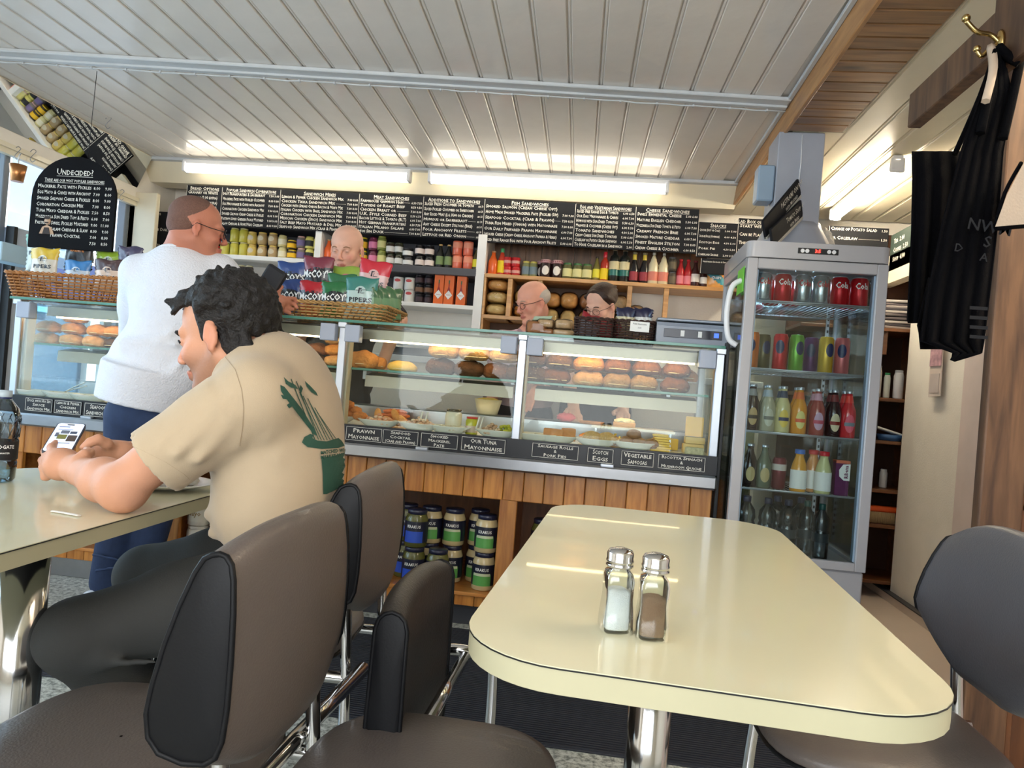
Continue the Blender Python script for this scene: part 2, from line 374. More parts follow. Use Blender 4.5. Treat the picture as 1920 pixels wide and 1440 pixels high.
# ceiling: main part with one plank per board
SK = .030
bm = MB(); lo_hi(bm, (-3.4, -2.5, 2.465), (1.0, 5.1, 2.52)); ceil = struct('ceiling', bm, M_cream)
PW = .137
def plank_mesh(L):
    def f(bm):
        w = PW/2-.002; pr = [(-w, 0), (-w+.003, -.006), (-w+.006, -.0085), (-w+.010, -.0085), (-w+.013, -.006), (-w+.014, -.004), (-w+.018, -.0105), (w-.003, -.0105), (w, -.007), (w, 0)]
        a = [bm.verts.new((x, 0, z)) for x, z in pr]; b = [bm.verts.new((x, L, z)) for x, z in pr]
        for i in range(len(pr)): bm.faces.new((a[i], a[(i+1) % len(pr)], b[(i+1) % len(pr)], b[i]))
        bm.faces.new(a[::-1]); bm.faces.new(b)
    return f
mf, mb_ = cmesh('plank_f', plank_mesh(2.65)), cmesh('plank_b', plank_mesh(1.66))
for i in range(-15, 17):
    x0 = -1.384+PW*(i+.5)
    yb = 3.30+.083*(x0-SK*3.2)   # batten line
    yb = 3.03+(x0-SK*3.2+3.3)*.082
    if x0-SK*3.2 < -3.36 or x0-SK*3.2 > .78: continue
    o = obj('plank', mf, M_cream, ceil, loc=(x0-SK*(yb-2.65), yb-2.65, 2.465), rot=(0, 0, atan(SK)))
    o = obj('plank', mb_, M_cream, ceil, loc=(x0-SK*yb, yb, 2.465), rot=(0, 0, atan(SK)))
bm = MB(); lo_hi(bm, (-3.3, -2.4, 2.45), (.76, .5, 2.464)); obj('plain_ceiling_panel', bm, M_cream, ceil)
# batten across the ceiling with cable below it
bm = MB(); A = Vector((-3.3, 3.03, 2.445)); B = Vector((.75, 3.362, 2.445)); ang = atan2(B.y-A.y, B.x-A.x)
Mb = Matrix.Translation((A+B)/2) @ Matrix.Rotation(ang, 4, 'Z'); L = (B-A).length
box(bm, (0, 0, 0), (L, .085, .018), Mb, bev=.004); box(bm, (0, .03, -.012), (L, .03, .012), Mb, bev=.003)
bt = struct('trim_1', bm, M_trim)
bm = MB(); pts = []
for i in range(60):
    p = A.lerp(B, i/59); pts.append(p+Vector((0, .058+random.uniform(-.003, .003), -.018+random.uniform(-.004, .002))))
tube(bm, pts, .004, 6); obj('painted_cable', bm, M_trim, bt)
for i in range(24):
    p = A.lerp(B, (i+.5)/24); bm = MB(); box(bm, (p.x, p.y+.058, p.z-.018), (.008, .018, .014)); obj('cable_clip', bm, M_trim, bt)
# crown strip at the back end of the planks and slanted bulkhead carrying the tubes
bm = MB(); lo_hi(bm, (-3.3, 4.60, 2.435), (.78, 4.66, 2.456), bev=.004); struct('trim_2', bm, M_trim)
bm = MB(); prism(bm, [(4.64, 2.47), (4.64, 2.44), (4.745, 2.315), (4.9, 2.315), (4.9, 2.47)], -3.3, .77, Matrix(((0, 0, 1, 0), (1, 0, 0, 0), (0, 1, 0, 0), (0, 0, 0, 1))))
struct('wall_bulkhead', bm, M_creamr)
# wooden beam
bm = MB(); lo_hi(bm, (.78, -.2, 2.36), (1.0, 3.43, 2.5)); beam = struct('ceiling_beam', bm, M_darkwood)
for i in range(40):
    y1 = 3.43-i*.088
    if y1 < .2: break
    bm = MB(); box(bm, (0, 0, 0), (.25, .083, .014), bev=.003); obj('board', bm, M_darkwood, beam, loc=(.888, y1-.044, 2.347))
bm = MB(); lo_hi(bm, (0, 0, 0), (.018, 5.0, .118), bev=.003); obj('side_board', bm, M_beamside, beam, loc=(.757, -.26, 2.338))
bm = MB(); tube(bm, smooth_path([(.752, y, 2.452+random.uniform(-.004, .004)) for y in np.arange(0, 4.7, .12)], 2), .006, 6); obj('cable', bm, M_trim, beam)
bm = MB(); lo_hi(bm, (.735, .0, 2.44), (.757, 4.65, 2.456), bev=.003); obj('edge_strip', bm, M_trim, beam)
# lower ceiling to the right of the beam
bm = MB(); lo_hi(bm, (1.0, -2.5, 2.36), (3.0, 5.1, 2.42)); lo_hi(bm, (.775, 3.43, 2.36), (1.0, 5.1, 2.42)); c2 = struct('ceiling_right', bm, M_creamr)
mr = cmesh('plank_r', plank_mesh(4.9)); mr2 = cmesh('plank_r2', plank_mesh(1.5))
for i in range(9):
    x = 1.085+i*PW
    obj('plank', mr, M_creamr, c2, loc=(x, .1, 2.357), rot=(0, 0, -.02 if 0 else 0))
for i in range(2): obj('plank', mr2, M_creamr, c2, loc=(.845+i*PW*.85, 3.45, 2.358))
# walls
bm = MB(); lo_hi(bm, (-3.4, 5.05, 0), (3.0, 5.15, 2.5)); wb = struct('wall_back', bm, M_wall)
bm = MB(); lo_hi(bm, (1.76, 1.0, 0), (1.86, 4.40, 2.36)); wr = struct('wall_right', bm, M_wall)
bm = MB(); lo_hi(bm, (1.735, 1.0, 0), (1.762, 3.69, 2.36)); struct('trim_3', bm, mat('wall_pink', (226, 208, 200), .6))
bm = MB(); lo_hi(bm, (1.725, 1.0, 0), (1.765, 4.75, .045)); lo_hi(bm, (1.722, 1.0, .045), (1.76, 4.75, .052), mi=1); struct('baseboard_right', bm, [M_vinyl, M_dark])
bm = MB(); lo_hi(bm, (1.86, 4.40, 0), (3.0, 4.5, 2.36)); struct('wall_niche', bm, M_wall)
# slanting boxed soffit along the right wall
bm = MB(); prism(bm, [(1.69, 1.866), (1.76, 1.866), (1.76, 2.036), (1.69, 2.036)], 1.6, 4.75, Matrix(((1, 0, 0, 0), (0, 0, 1, 0), (0, 1, 0, 0), (0, 0, 0, 1))))
struct('trim_4', bm, M_creamr)
# left wall with the window: head above the opening, sill, jamb by the back corner
bm = MB(); XL = -3.3
lo_hi(bm, (XL-.12, 4.60, 0), (XL, 5.1, 2.5)); lo_hi(bm, (XL-.12, -2.5, 2.14), (XL, 4.6, 2.5)); lo_hi(bm, (XL-.12, -2.5, 0), (XL, 4.6, .45)); lo_hi(bm, (XL-.12, -2.5, .45), (XL, .4, 2.14))
wl = struct('wall_left', bm, M_wall)
bm = MB(); lo_hi(bm, (XL-.02, .4, 2.13), (XL+.03, 4.62, 2.155)); lo_hi(bm, (XL-.02, .4, 2.10), (XL+.015, 4.62, 2.13)); struct('trim_5', bm, M_creamr)
bm = MB(); lo_hi(bm, (XL-.04, 4.60, .9), (XL+.16, 4.64, 2.2), bev=.004); struct('trim_6', bm, M_creamr)
win = struct('window_1', MB() if 0 else (lambda b: (lo_hi(b, (XL-.09, .4, .45), (XL-.03, 4.6, .50)), b)[1])(MB()), mat('window_frame_grey', (120, 128, 138), .4))
bm = MB(); lo_hi(bm, (XL-.06, 3.60, .5), (XL+.02, 3.74, 1.72), bev=.005); obj('grey_panel', bm, mat('pale_grey_panel', (178, 186, 196), .5), win)
bm = MB(); lo_hi(bm, (XL-.02, 3.575, .5), (XL+.03, 3.60, 1.72)); obj('dark_edge', bm, M_black, win)
for y in (.42, 3.56, 4.57):
    bm = MB(); lo_hi(bm, (XL-.09, y-.02, .5), (XL-.03, y+.02, 2.14), bev=.004); obj('mullion', bm, mat('window_frame_grey', (0, 0, 0)), win)
for a, b in ((.44, 3.54), (3.58, 4.55)):
    bm = MB(); lo_hi(bm, (XL-.065, a, .5), (XL-.059, b, 2.14)); obj('pane', bm, glass('window_pane', (240, 248, 252), .8), win)
# front wall behind the camera with its shop window opening
bm = MB(); lo_hi(bm, (-3.4, -2.6, 0), (3.0, -2.5, .6)); lo_hi(bm, (-3.4, -2.6, 2.3), (3.0, -2.5, 2.5)); lo_hi(bm, (-3.4, -2.6, .6), (-2.5, -2.5, 2.3)); lo_hi(bm, (1.4, -2.6, .6), (3.0, -2.5, 2.3))
struct('wall_front', bm, M_wall)
bm = MB(); lo_hi(bm, (2.95, -2.5, 0), (3.0, 5.1, 2.42)); struct('wall_far_right', bm, M_wall)
# tilted mirror strip above the window, leaning out under the ceiling
U0_, U1_ = az(0, 152, 2.45), Vector((-3.215, 4.62, 2.45))
xm = -3.20; hm = .235; al = radians(24)
bm = MB(); y0, y1 = .8, 4.60
q = [(xm, 2.445), (xm-sin(al)*hm, 2.445-cos(al)*hm)]
n_ = Vector((cos(al), 0, -sin(al)))
def slab(bm, th, grow=0, off=0):
    p0 = Vector((q[0][0], 0, q[0][1])); p1 = Vector((q[1][0], 0, q[1][1])); d = (p1-p0).normalized()
    a = p0-d*grow; b = p1+d*grow; vs_ = []
    for yy in (y0-grow, y1):
        for p in (a+n_*off, b+n_*off, b+n_*(off-th), a+n_*(off-th)): vs_.append(bm.verts.new((p.x, yy, p.z)))
    for f in ((0, 1, 2, 3), (7, 6, 5, 4), (0, 4, 5, 1), (1, 5, 6, 2), (2, 6, 7, 3), (3, 7, 4, 0)): bm.faces.new([vs_[i] for i in f])
slab(bm, .004); mir = obj('wall_mirror', bm, mat('mirror_silver', (225, 230, 232), .015, 1, var=0)); tag(mir, 'long mirror strip tilted under the ceiling above the left window', 'mirror')
bm = MB(); slab(bm, .02, .004, -.004); obj('backing', bm, M_creamr, mir)
# outside: pavement, shop across the street
bm = MB(); lo_hi(bm, (-14, -6, -.2), (-3.45, 12, -.1)); struct('street', bm, mat('asphalt', (120, 125, 132), .8))
bld = thing('shop_building', 'pale shop building with dark blue fascia seen across the street', 'building', (-8.2, 6, -.1))
def bo(name, a, b, m, **k):
    bm = MB(); lo_hi(bm, a, b, **k); return obj(name, bm, m, bld, loc=(8.2, -6, .1))
bo('wall', (-8.8, -1, -.1), (-8.2, 13, 6), mat('render_white', (215, 225, 235), .7))
fs_ = bo('fascia', (-8.2, 2.5, 1.85), (-8.12, 11, 2.45), mat('navy_paint', (38, 52, 92), .5))
bo('window_glass', (-8.2, 2.8, .35), (-8.15, 10.5, 1.75), mat('shop_glass', (70, 100, 130), .1))
for y in (2.7, 4.6, 6.5, 8.4, 10.4): bo('pilaster', (-8.15, y, 0), (-8.05, y+.14, 1.85), M_white)
bo('stall_riser', (-8.2, 2.6, -.1), (-8.1, 10.6, .35), mat('navy_paint2', (50, 66, 104), .5))
bo('awning', (-8.1, 3, 1.55), (-7.3, 9, 1.62), mat('blue_awning', (120, 190, 225), .6))
bo('arch', (-8.2, 3.5, 2.7), (-8.1, 10, 2.9), M_creamr)
T = Txt(); MX = Matrix.Translation((-8.11, 6.2, 2.02)) @ Matrix.Rotation(radians(90), 4, 'Z') @ Matrix.Rotation(radians(90), 4, 'X')
pp = ax(0, 418, -8.11); MX = Matrix.Translation((-8.11, pp.y-.12, pp.z-.09)) @ Matrix.Rotation(radians(90), 4, 'Z') @ Matrix.Rotation(radians(90), 4, 'X')
T.add('GEY N', 0, 0, .34, MX, caps=False, off=.02); o = T.build('sign_lettering', M_chalk, bld); o.location = (8.2, -6, .1)
p0, p1 = ax(0, 455, -3.16), ax(43, 500, -3.16)
cbx = thing('cardboard_box', 'pale blue box at the left picture edge in front of the window', 'box', (-3.16, (p0.y+p1.y)/2, (p0.z+p1.z)/2))
bm = MB(); box(bm, (0, 0, 0), (.12, p1.y-p0.y+.1, p0.z-p1.z), bev=.004); obj('carton', bm, mat('pale_blue_card', (176, 206, 224), .6), cbx)
bm = MB(); box(bm, (.061, .05, .0), (.003, .03, .03)); obj('hand_hole', bm, M_dark, cbx)
bm = MB(); box(bm, (-.02, 0, -(p0.z-p1.z)/2-.012), (.2, p1.y-p0.y+.3, .02)); obj('ledge', bm, M_wp, win)
bpy.data.objects[win.children[-1].name].location = cbx.location
# distant canopy (striped) glimpsed at the top left
# fluorescent fittings
def fitting(name, label, p0, p1, em, w=.062, drop=.05):
    p0, p1 = Vector(p0), Vector(p1); L = (p1-p0).length; a = atan2(p1.y-p0.y, p1.x-p0.x)
    t = thing(name, label, 'light', (p0+p1)/2, a)
    bm = MB(); box(bm, (0, 0, drop*.5+.012), (L, w*.8, .03), bev=.004); obj('housing', bm, M_wp, t)
    bm = MB(); lathe(bm, [(w/2, -L/2+.02), (w/2, L/2-.02)], 20, Matrix.Rotation(radians(90), 4, 'Y')); obj('diffuser', bm, em, t)
    for s in (-1, 1):
        bm = MB(); box(bm, (s*(L/2-.012), 0, .006), (.024, w*1.15, w*1.2), bev=.01, seg=2); obj('end_cap', bm, M_wp, t)
    return t
a, b = ay(345, 319, 4.57), ay(770, 341, 4.57); z1 = (a.z+b.z)/2
fitting('fluorescent_light', 'left white fluorescent tube light above the menu boards', (a.x, 4.57, 2.375), (b.x, 4.57, 2.375), M_tubeon)
a, b = ay(803, 343, 4.57), ay(1253, 366, 4.57)
fitting('fluorescent_light', 'right white fluorescent tube light above the menu boards', (a.x, 4.57, 2.375), (b.x, 4.57, 2.375), M_tubeon)
a = az(1684, 310, 2.29)
fitting('fluorescent_light', 'warm fluorescent tube on the right ceiling behind the drinks fridge', a, (a.x+.015, 4.70, 2.29), M_tubeon2)
fitting('fluorescent_light', 'warm fluorescent tube on the right ceiling nearer the seats', (1.5, .9, 2.29), (1.52, 2.1, 2.29), M_tubeon2)
fitting('fluorescent_light', 'white fluorescent tube light over the seating area', (-1.3, -.5, 2.385), (.2, -.5, 2.385), M_tubeon)  # out-of-view fitting, added as fill to brighten the tables and chairs
# duct pillar behind the fridge
pl = struct('wall_pillar', (lambda b: (lo_hi(b, (.738, 3.45, 1.9), (.945, 3.66, 2.345), bev=.004), b)[1])(MB()), mat('duct_grey', (164, 168, 178), .4))
bm = MB(); lathe(bm, [(.20, 1.5), (.185, 1.78), (.16, 1.84), (.13, 1.90), (.12, 1.93)], 28, Matrix.Translation((.85, 3.56, 0)), square=.5); obj('flared_base', bm, mat('duct_grey', (0, 0, 0)), pl)
bm = MB(); lo_hi(bm, (.66, 3.46, 2.02), (.735, 3.56, 2.19), bev=.006); obj('junction_box', bm, mat('pale_blue_plastic', (150, 172, 192), .4), pl)
bm = MB(); tube(bm, [(.84, 3.445, 2.33), (.842, 3.44, 2.2), (.84, 3.444, 2.1)], .0025, 6); obj('cable', bm, M_wp, pl)
bm = MB(); blob(bm, (0, 0, 0), (.05, .05, .12), seg=26, rings=18, jit=.12); tag(obj('plastic_wrap', bm, mat('plastic_wrap', (214, 210, 200), .3, bump=.6, bscale=30), loc=(1.005, 3.56, 1.80)), 'crumpled pale plastic wrap at the foot of the duct pillar, right side', 'plastic wrap')
# price boards leaning on the pillar's left, above the fridge
for k, (pa, pb, lab) in enumerate(((((1432, 432), (1498, 352)), None, 'upper long narrow chalk sign angled on the grey duct pillar'), (((1446, 448), (1502, 392)), None, 'lower long narrow chalk sign angled on the grey duct pillar'))):
    (x0, y0_), (x1, y1_) = pa
    A_, B_ = ad(x0, y0_, 3.05), ad(x1, y1_, 3.32); d = B_-A_; t = thing('chalk_sign', lab, 'sign', (A_+B_)/2)
    Mx = Matrix.Rotation(atan2(d.y, d.x), 4, 'Z') @ Matrix.Rotation(-math.asin(d.z/d.length), 4, 'Y')
    bm = MB(); box(bm, (0, 0, 0), (d.length, .012, .085), Mx, bev=.002); obj('board', bm, M_board, t)
    bm = MB(); box(bm, (0, -.002, -.038), (d.length, .014, .012), Mx, bev=.001); obj('price_rail', bm, mat('pale_sign', (200, 196, 184), .6), t)
    T = Txt(); mm = Mx @ FRONT(0, -.0075, 0)
    T.add(['PASTRAMI ON RYE  7.00', 'Tomato Soup  4.00'][k], -d.length*.05, .004, .034, mm); T.add(['with Mustard', 'with Bread'][k], .02, -.026, .026, mm); T.build('lettering', M_chalk, t)
# hooks in the ceiling
def s_hook(p, s=.05):
    t = tag(obj('s_hook', (lambda b: (tube(b, smooth_path([(-.3*s, 0, .15*s), (0, 0, .4*s), (.3*s, 0, .2*s), (0, 0, -.15*s), (-.25*s, 0, -.5*s), (0, 0, -.8*s), (.3*s, 0, -.6*s)], 4), .0022, 6), b)[1])(MB()), M_steel, loc=p), None, 'hook')
    return t
s_hook(az(203, 226, 2.44), .06)['label'] = 'small metal s hook hanging from the white plank ceiling'
for k, (x, y, l) in enumerate(((33, 283, 'metal hook left of the arched chalkboard, nearest the copper cup'), (62, 288, 'metal hook just above the arched chalkboard top'), (228, 362, 'metal hook at the window head right of the arched chalkboard'))):
    s_hook(ax(x, y, -3.26), .06)['label'] = l
# copper cup hanging in the window
cp = thing('hanging_cup', 'copper cup hanging from a hook in the left window', 'cup', ax(33, 325, -3.2))
bm = MB(); lathe(bm, [(.03, -.045), (.042, .045), (.038, .045), (.027, -.04)], 18); obj('bowl', bm, mat('copper', (190, 130, 80), .3, .8), cp)
bm = MB(); tube(bm, smooth_path([(0, 0, .045), (.0, 0, .09), (.01, 0, .11)], 4), .004, 6); obj('handle', bm, M_steel, cp)

# wooden post at the right
post = thing('wooden_post', 'rough knotty timber post rising beside the right chair', 'post')
pc = ad(1889, 800, 1.98)
bm = MB(); box(bm, (pc.x, pc.y+.02, 1.18), (.115, .04, 2.36), bev=.006, seg=2); obj('timber', bm, M_post, post)
bm = MB(); lo_hi(bm, (pc.x-.05, pc.y+.02, .0), (pc.x-.0, pc.y+.08, .5)); bm.free()
# display cabinet to the right of the post
cab = thing('display_cabinet', 'brown wooden wall cabinet with shelves right of the timber post', 'cabinet', (0, 0, 0))
cx0 = pc.x+.064; cy0 = pc.y+.02
def cb(n, a, b, m=M_cabwood): bm = MB(); lo_hi(bm, a, b, bev=.003); return obj(n, bm, m, cab)
cb('back_panel', (cx0, cy0+.16, 0), (cx0+.8, cy0+.18, 2.33))
for z in (.45, .82, 1.12, 1.5): cb('shelf', (cx0, cy0, z), (cx0+.8, cy0+.16, z+.02))
cb('side_panel', (cx0, cy0, 0), (cx0+.018, cy0+.16, 2.33))
bx = thing('acrylic_box', 'clear acrylic box on the cabinet shelf beside the post', 'box', (cx0+.12, cy0-.0, .84))
bm = MB(); box(bm, (0, .06, .09), (.17, .1, .18), bev=.003); obj('clear_case', bm, glass('acrylic', (225, 225, 220), 1.2), bx)
bm = MB(); box(bm, (.02, .06, .04), (.09, .05, .07), bev=.004); obj('card', bm, mat('paper_white', (225, 222, 215), .7), bx)
# coat board with brass hooks
hb = thing('hook_board', 'brown coat board with brass hooks at the top right', 'hook board')
hx = ad(1862, 60, 1.6).x
yb1 = ad(1862, 60, 1.6).y
bm = MB(); lo_hi(bm, (hx+.0, yb1-1.0, 1.82), (hx+.022, yb1, 2.02), bev=.003); obj('board', bm, M_post, hb)
bm = MB(); lo_hi(bm, (hx+.022, yb1-1.0, 1.9), (hx+.06, yb1+.5, 2.0), bev=.003); obj('rail', bm, M_post, hb)
M_brass = mat('brass', (190, 165, 110), .2, 1)
for i in range(2):
    y = yb1-.04-i*.34; P0 = Vector((hx-.004, y, 1.885))
    bm = MB(); lathe(bm, [(.0, -.006), (.014, -.005), (.017, 0), (.015, .004)], 14, Matrix.Translation(P0) @ Matrix.Rotation(radians(90), 4, 'Y') @ Matrix.Diagonal((1.8, 1, 1, 1)))
    tube(bm, smooth_path([P0, P0+Vector((-.02, 0, .018)), P0+Vector((-.05, -.004, .022)), P0+Vector((-.075, -.006, .045))], 5), [.0055]*16, 8)
    blob(bm, P0+Vector((-.075, -.006, .05)), (.009, .009, .009)); tube(bm, smooth_path([P0, P0+Vector((-.02, 0, -.015)), P0+Vector((-.035, 0, -.03)), P0+Vector((-.045, 0, -.018))], 5), .005, 8)
    blob(bm, P0+Vector((-.045, 0, -.014)), (.008, .008, .008))
    obj('brass_hook', bm, M_brass, hb)
# ================================================================== COUNTER AND DISPLAY CASE
CX0, CX1 = -2.74, .50
ctr = thing('serving_counter', 'long pine plank serving counter base with open jar shelves', 'counter', ((CX0+CX1)/2, 3.06, 0))
def rel(t, o): o.location = Vector(o.location)-Vector(t.location); return o
def pb(t, name, a, b, m, bev=.002, **k):
    bm = MB(); c = [(a[i]+b[i])/2 for i in range(3)]; box(bm, (0, 0, 0), [abs(b[i]-a[i]) for i in range(3)], bev=bev)
    o = obj(name, bm, m, t); o.location = Vector(c)-Vector(t.location)
    for q in k: o[q] = k[q]
    return o
posts = [(-2.74, -2.66), (-1.93, -1.85), (-1.15, -1.06), (-.388, -.312), (.40, .50)]
ops = [(-2.66, -1.93), (-1.85, -1.15), (-1.06, -.388), (-.312, .40)]
pw = .0875; x = CX0
while x < CX1-.01:
    e = min(x+pw, CX1); pb(ctr, 'plank', (x+.001, 3.055, .565), (e-.0015, 3.075, .715), M_pine, .003); x = e
for a, b in posts: pb(ctr, 'post', (a, 3.06, .10), (b, 3.085, .57), M_pine, .003)
x = CX0
while x < CX1-.01:
    e = min(x+pw, CX1); pb(ctr, 'base_plank', (x+.001, 3.055, .095), (e-.0015, 3.075, .140), M_pine, .002); x = e
pb(ctr, 'bottom_shelf', (CX0, 3.045, .140), (CX1, 3.62, .156), M_pineh)
for a, b in posts: pb(ctr, 'divider', ((a+b)/2-.012, 3.085, .156), ((a+b)/2+.012, 3.62, .70), M_pineh)
pb(ctr, 'back_panel', (CX0, 3.62, 0), (CX1, 3.64, .76), wood('dark_pine', (110, 66, 28), (134, 84, 40), 'Z', 4))
pb(ctr, 'toe_kick', (CX0+.02, 3.10, 0), (CX1, 3.12, .095), M_dark)
pb(ctr, 'kick_plate', (CX0+.02, 3.092, .0), (-1.7, 3.098, .095), M_steel)
pb(ctr, 'worktop_base', (CX0, 3.04, .715), (CX1, 3.75, .76), M_steel)
case = thing('display_case', 'glass fronted chilled display case filled with bread and sandwich fillings', 'display case', ((CX0+CX1)/2, 3.05, .76))
pb(case, 'bumper', (CX0, 2.975, .700), (CX1, 3.05, .757), M_steel, .008)
pb(case, 'label_strip', (CX0, 3.0, .757), (CX1, 3.012, .836), mat('label_black', (27, 28, 32), .35), .001)
pb(case, 'deck', (CX0, 3.012, .76), (CX1, 3.68, .826), mat('deck_white', (226, 224, 216), .3), .002)
pb(case, 'rear_ledge', (CX0, 3.50, .80), (CX1, 3.68, .905), M_steel, .004)
for a, b in ((-2.70, -1.96), (-1.92, -1.16), (-1.12, -.36), (-.32, .46)):
    pb(case, 'front_pane', (a, 3.040, .82), (b, 3.046, 1.275), M_pane, .001)
    pb(case, 'glass_shelf', (a, 3.12, 1.077), (b, 3.56, 1.083), glass('shelf_glass', (215, 235, 226), 1), .001)
    pb(case, 'shelf_edge', (a, 3.113, 1.075), (b, 3.12, 1.085), mat('green_glass_edge', (84, 140, 124), .15), .001)
    for z, yy in ((1.02, 3.24), (1.228, 3.15)):
        bm = MB(); prism(bm, [(0, 0), (.09, .0), (.09, .05), (.0, .035)], a+.03, b-.03, Matrix(((0, 0, 1, 0), (1, 0, 0, 0), (0, 1, 0, 0), (0, 0, 0, 1)))); lo_hi(bm, (a+.03, -.002, -.018 if z < 1.1 else -.010), (b-.03, .002, .002))
        o = obj('lamp_housing', bm, mat('lamp_housing', (168, 158, 142), .38, .5), case); o.location = Vector((0, yy, z))-Vector(case.location)
        bm = MB(); lathe(bm, [(.006, a+.06), (.006, b-.06)], 12, Matrix.Rotation(radians(90), 4, 'Y')); o = obj('lamp_tube', bm, M_caselamp, case)
        o.location = Vector((0, yy+.030, z-.010))-Vector(case.location)
for px_ in (-2.72, -1.94, -1.14, -.34, .485):
    pb(case, 'upright', (px_-.017, 3.035, .80), (px_+.017, 3.065, 1.275), M_alu, .003)
    pb(case, 'inner_upright', (px_-.012, 3.07, .80), (px_+.024, 3.12, 1.26), mat('case_inner', (214, 202, 176), .4), .002)
    pb(case, 'bracket_post', (px_-.02, 3.02, 1.255), (px_+.02, 3.06, 1.28), M_alu, .003)
    for s in (-1, 1):
        if px_+s*.1 < CX0-.05 or px_+s*.06 > CX1: continue
        pb(case, 'hinge_cover', (px_+s*.056-.034, 2.995, 1.193), (px_+s*.056+.034, 3.04, 1.267), mat('hinge_grey', (168, 176, 192), .45), .003)
pb(case, 'glass_top', (CX0-.02, 3.03, 1.280), (CX1+.0, 3.72, 1.290), M_pane, .001)
pb(case, 'top_edge', (CX0-.02, 3.022, 1.279), (CX1+.0, 3.03, 1.291), mat('green_glass_edge', (0, 0, 0)), .001)
pb(case, 'top_edge', (CX0-.02, 3.72, 1.279), (CX1+.0, 3.727, 1.291), mat('green_glass_edge', (0, 0, 0)), .001)
pb(case, 'end_panel', (CX1-.005, 3.05, .80), (CX1+.003, 3.68, 1.28), M_pane, .001)
pb(case, 'end_panel', (CX0-.003, 3.05, .80), (CX0+.005, 3.68, 1.28), M_pane, .001)
pb(case, 'end_post', (CX1-.02, 3.62, .80), (CX1+.01, 3.68, 1.28), M_alu, .003)
pb(case, 'end_post', (CX0-.01, 3.62, .80), (CX0+.02, 3.68, 1.28), M_alu, .003)
for x in np.linspace(-2.55, .3, 5): pb(case, 'shelf_bracket', (x, 3.30, 1.035), (x+.02, 3.56, 1.076), M_alu, .002)
sp = thing('steel_screen', 'yellowish stainless panel filling the gap between case and fridge', 'panel', (.55, 3.2, 0))
pb(sp, 'sheet', (.512, 3.44, 0), (.73, 3.455, 1.12), mat('warm_steel', (170, 158, 120), .25, 1, bump=.3, bscale=6), .002)
pb(sp, 'dark_frame', (.506, 3.04, .0), (.520, 3.09, 1.31), M_black, .002)
# chalk labels on the strip
def chalk_label(x0, y0, x1, y1, lines, sizes=None, name='price_label'):
    A_, B_ = ay(x0, (y0+y1)/2, 2.998), ay(x1, (y0+y1)/2, 2.998); w = B_.x-A_.x; h = .058; zc = .798
    t = thing(name, 'chalk food label reading %s on the case front' % ' '.join(lines).lower().replace('& ', 'and ').replace('(', '').replace(')', ''), 'label', ((A_.x+B_.x)/2, 2.998, zc))
    bm = MB(); box(bm, (0, 0, 0), (w+.006, .003, h+.006)); obj('card', bm, mat('label_card', (33, 35, 40), .5), t)
    T = Txt(); mm = FRONT(0, -.0022, 0); T.frame(-w/2, -h/2, w/2, h/2, .0016, mm); n = len(lines); lh = h/(n+.15)
    for i, l in enumerate(lines):
        T.add(l, 0, h/2-lh*(i+.88), lh*1.0, mm, 'CENTER', w=w*(.86 if len(l) > 8 else .6))
    T.build('lettering', M_chalk, t); return t
for a in ((50, 722, 100, 752, ['Duck with Hoi Sin', 'Sauce', 'Sandwich Mix']), (104, 730, 154, 762, ['Lemon & Pepper', 'Chicken', 'Sandwich Mix']), (160, 738, 212, 768, ['Seafood', 'Sandwich Mix']), (577, 779, 637, 808, ['Chicken Tikka', 'Sandwich Mix']),
          (650, 787, 717, 816, ['Prawn', 'Mayonnaise']), (719, 796, 785, 823, ['Seafood', 'Cocktail', '(Crab and Prawn)']), (790, 802, 859, 835, ['Smoked', 'Mackerel', 'Pate']), (866, 811, 948, 841, ['Our Tuna', 'Mayonnaise']),
          (998, 822, 1085, 861, ['Sausage Rolls', '&', 'Pork Pies']), (1102, 835, 1150, 864, ['Scotch', 'Eggs']), (1165, 842, 1226, 873, ['Vegetable', 'Samosas']), (1234, 850, 1322, 883, ['Ricotta Spinach', '&', 'Mushroom Quiche'])):
    chalk_label(*a)
for x, l in ((165, 'leftmost small steel clip under the case labels'), (795, 'small steel clip under the smoked mackerel label'), (1143, 'small steel clip under the scotch eggs label')):
    p = ay(x, 725+.08*x, 2.985); bm = MB(); box(bm, (0, 0, 0), (.055, .02, .012), bev=.003); tag(obj('metal_clip', bm, M_alu, loc=(p.x, 2.99, .762)), l, 'clip')

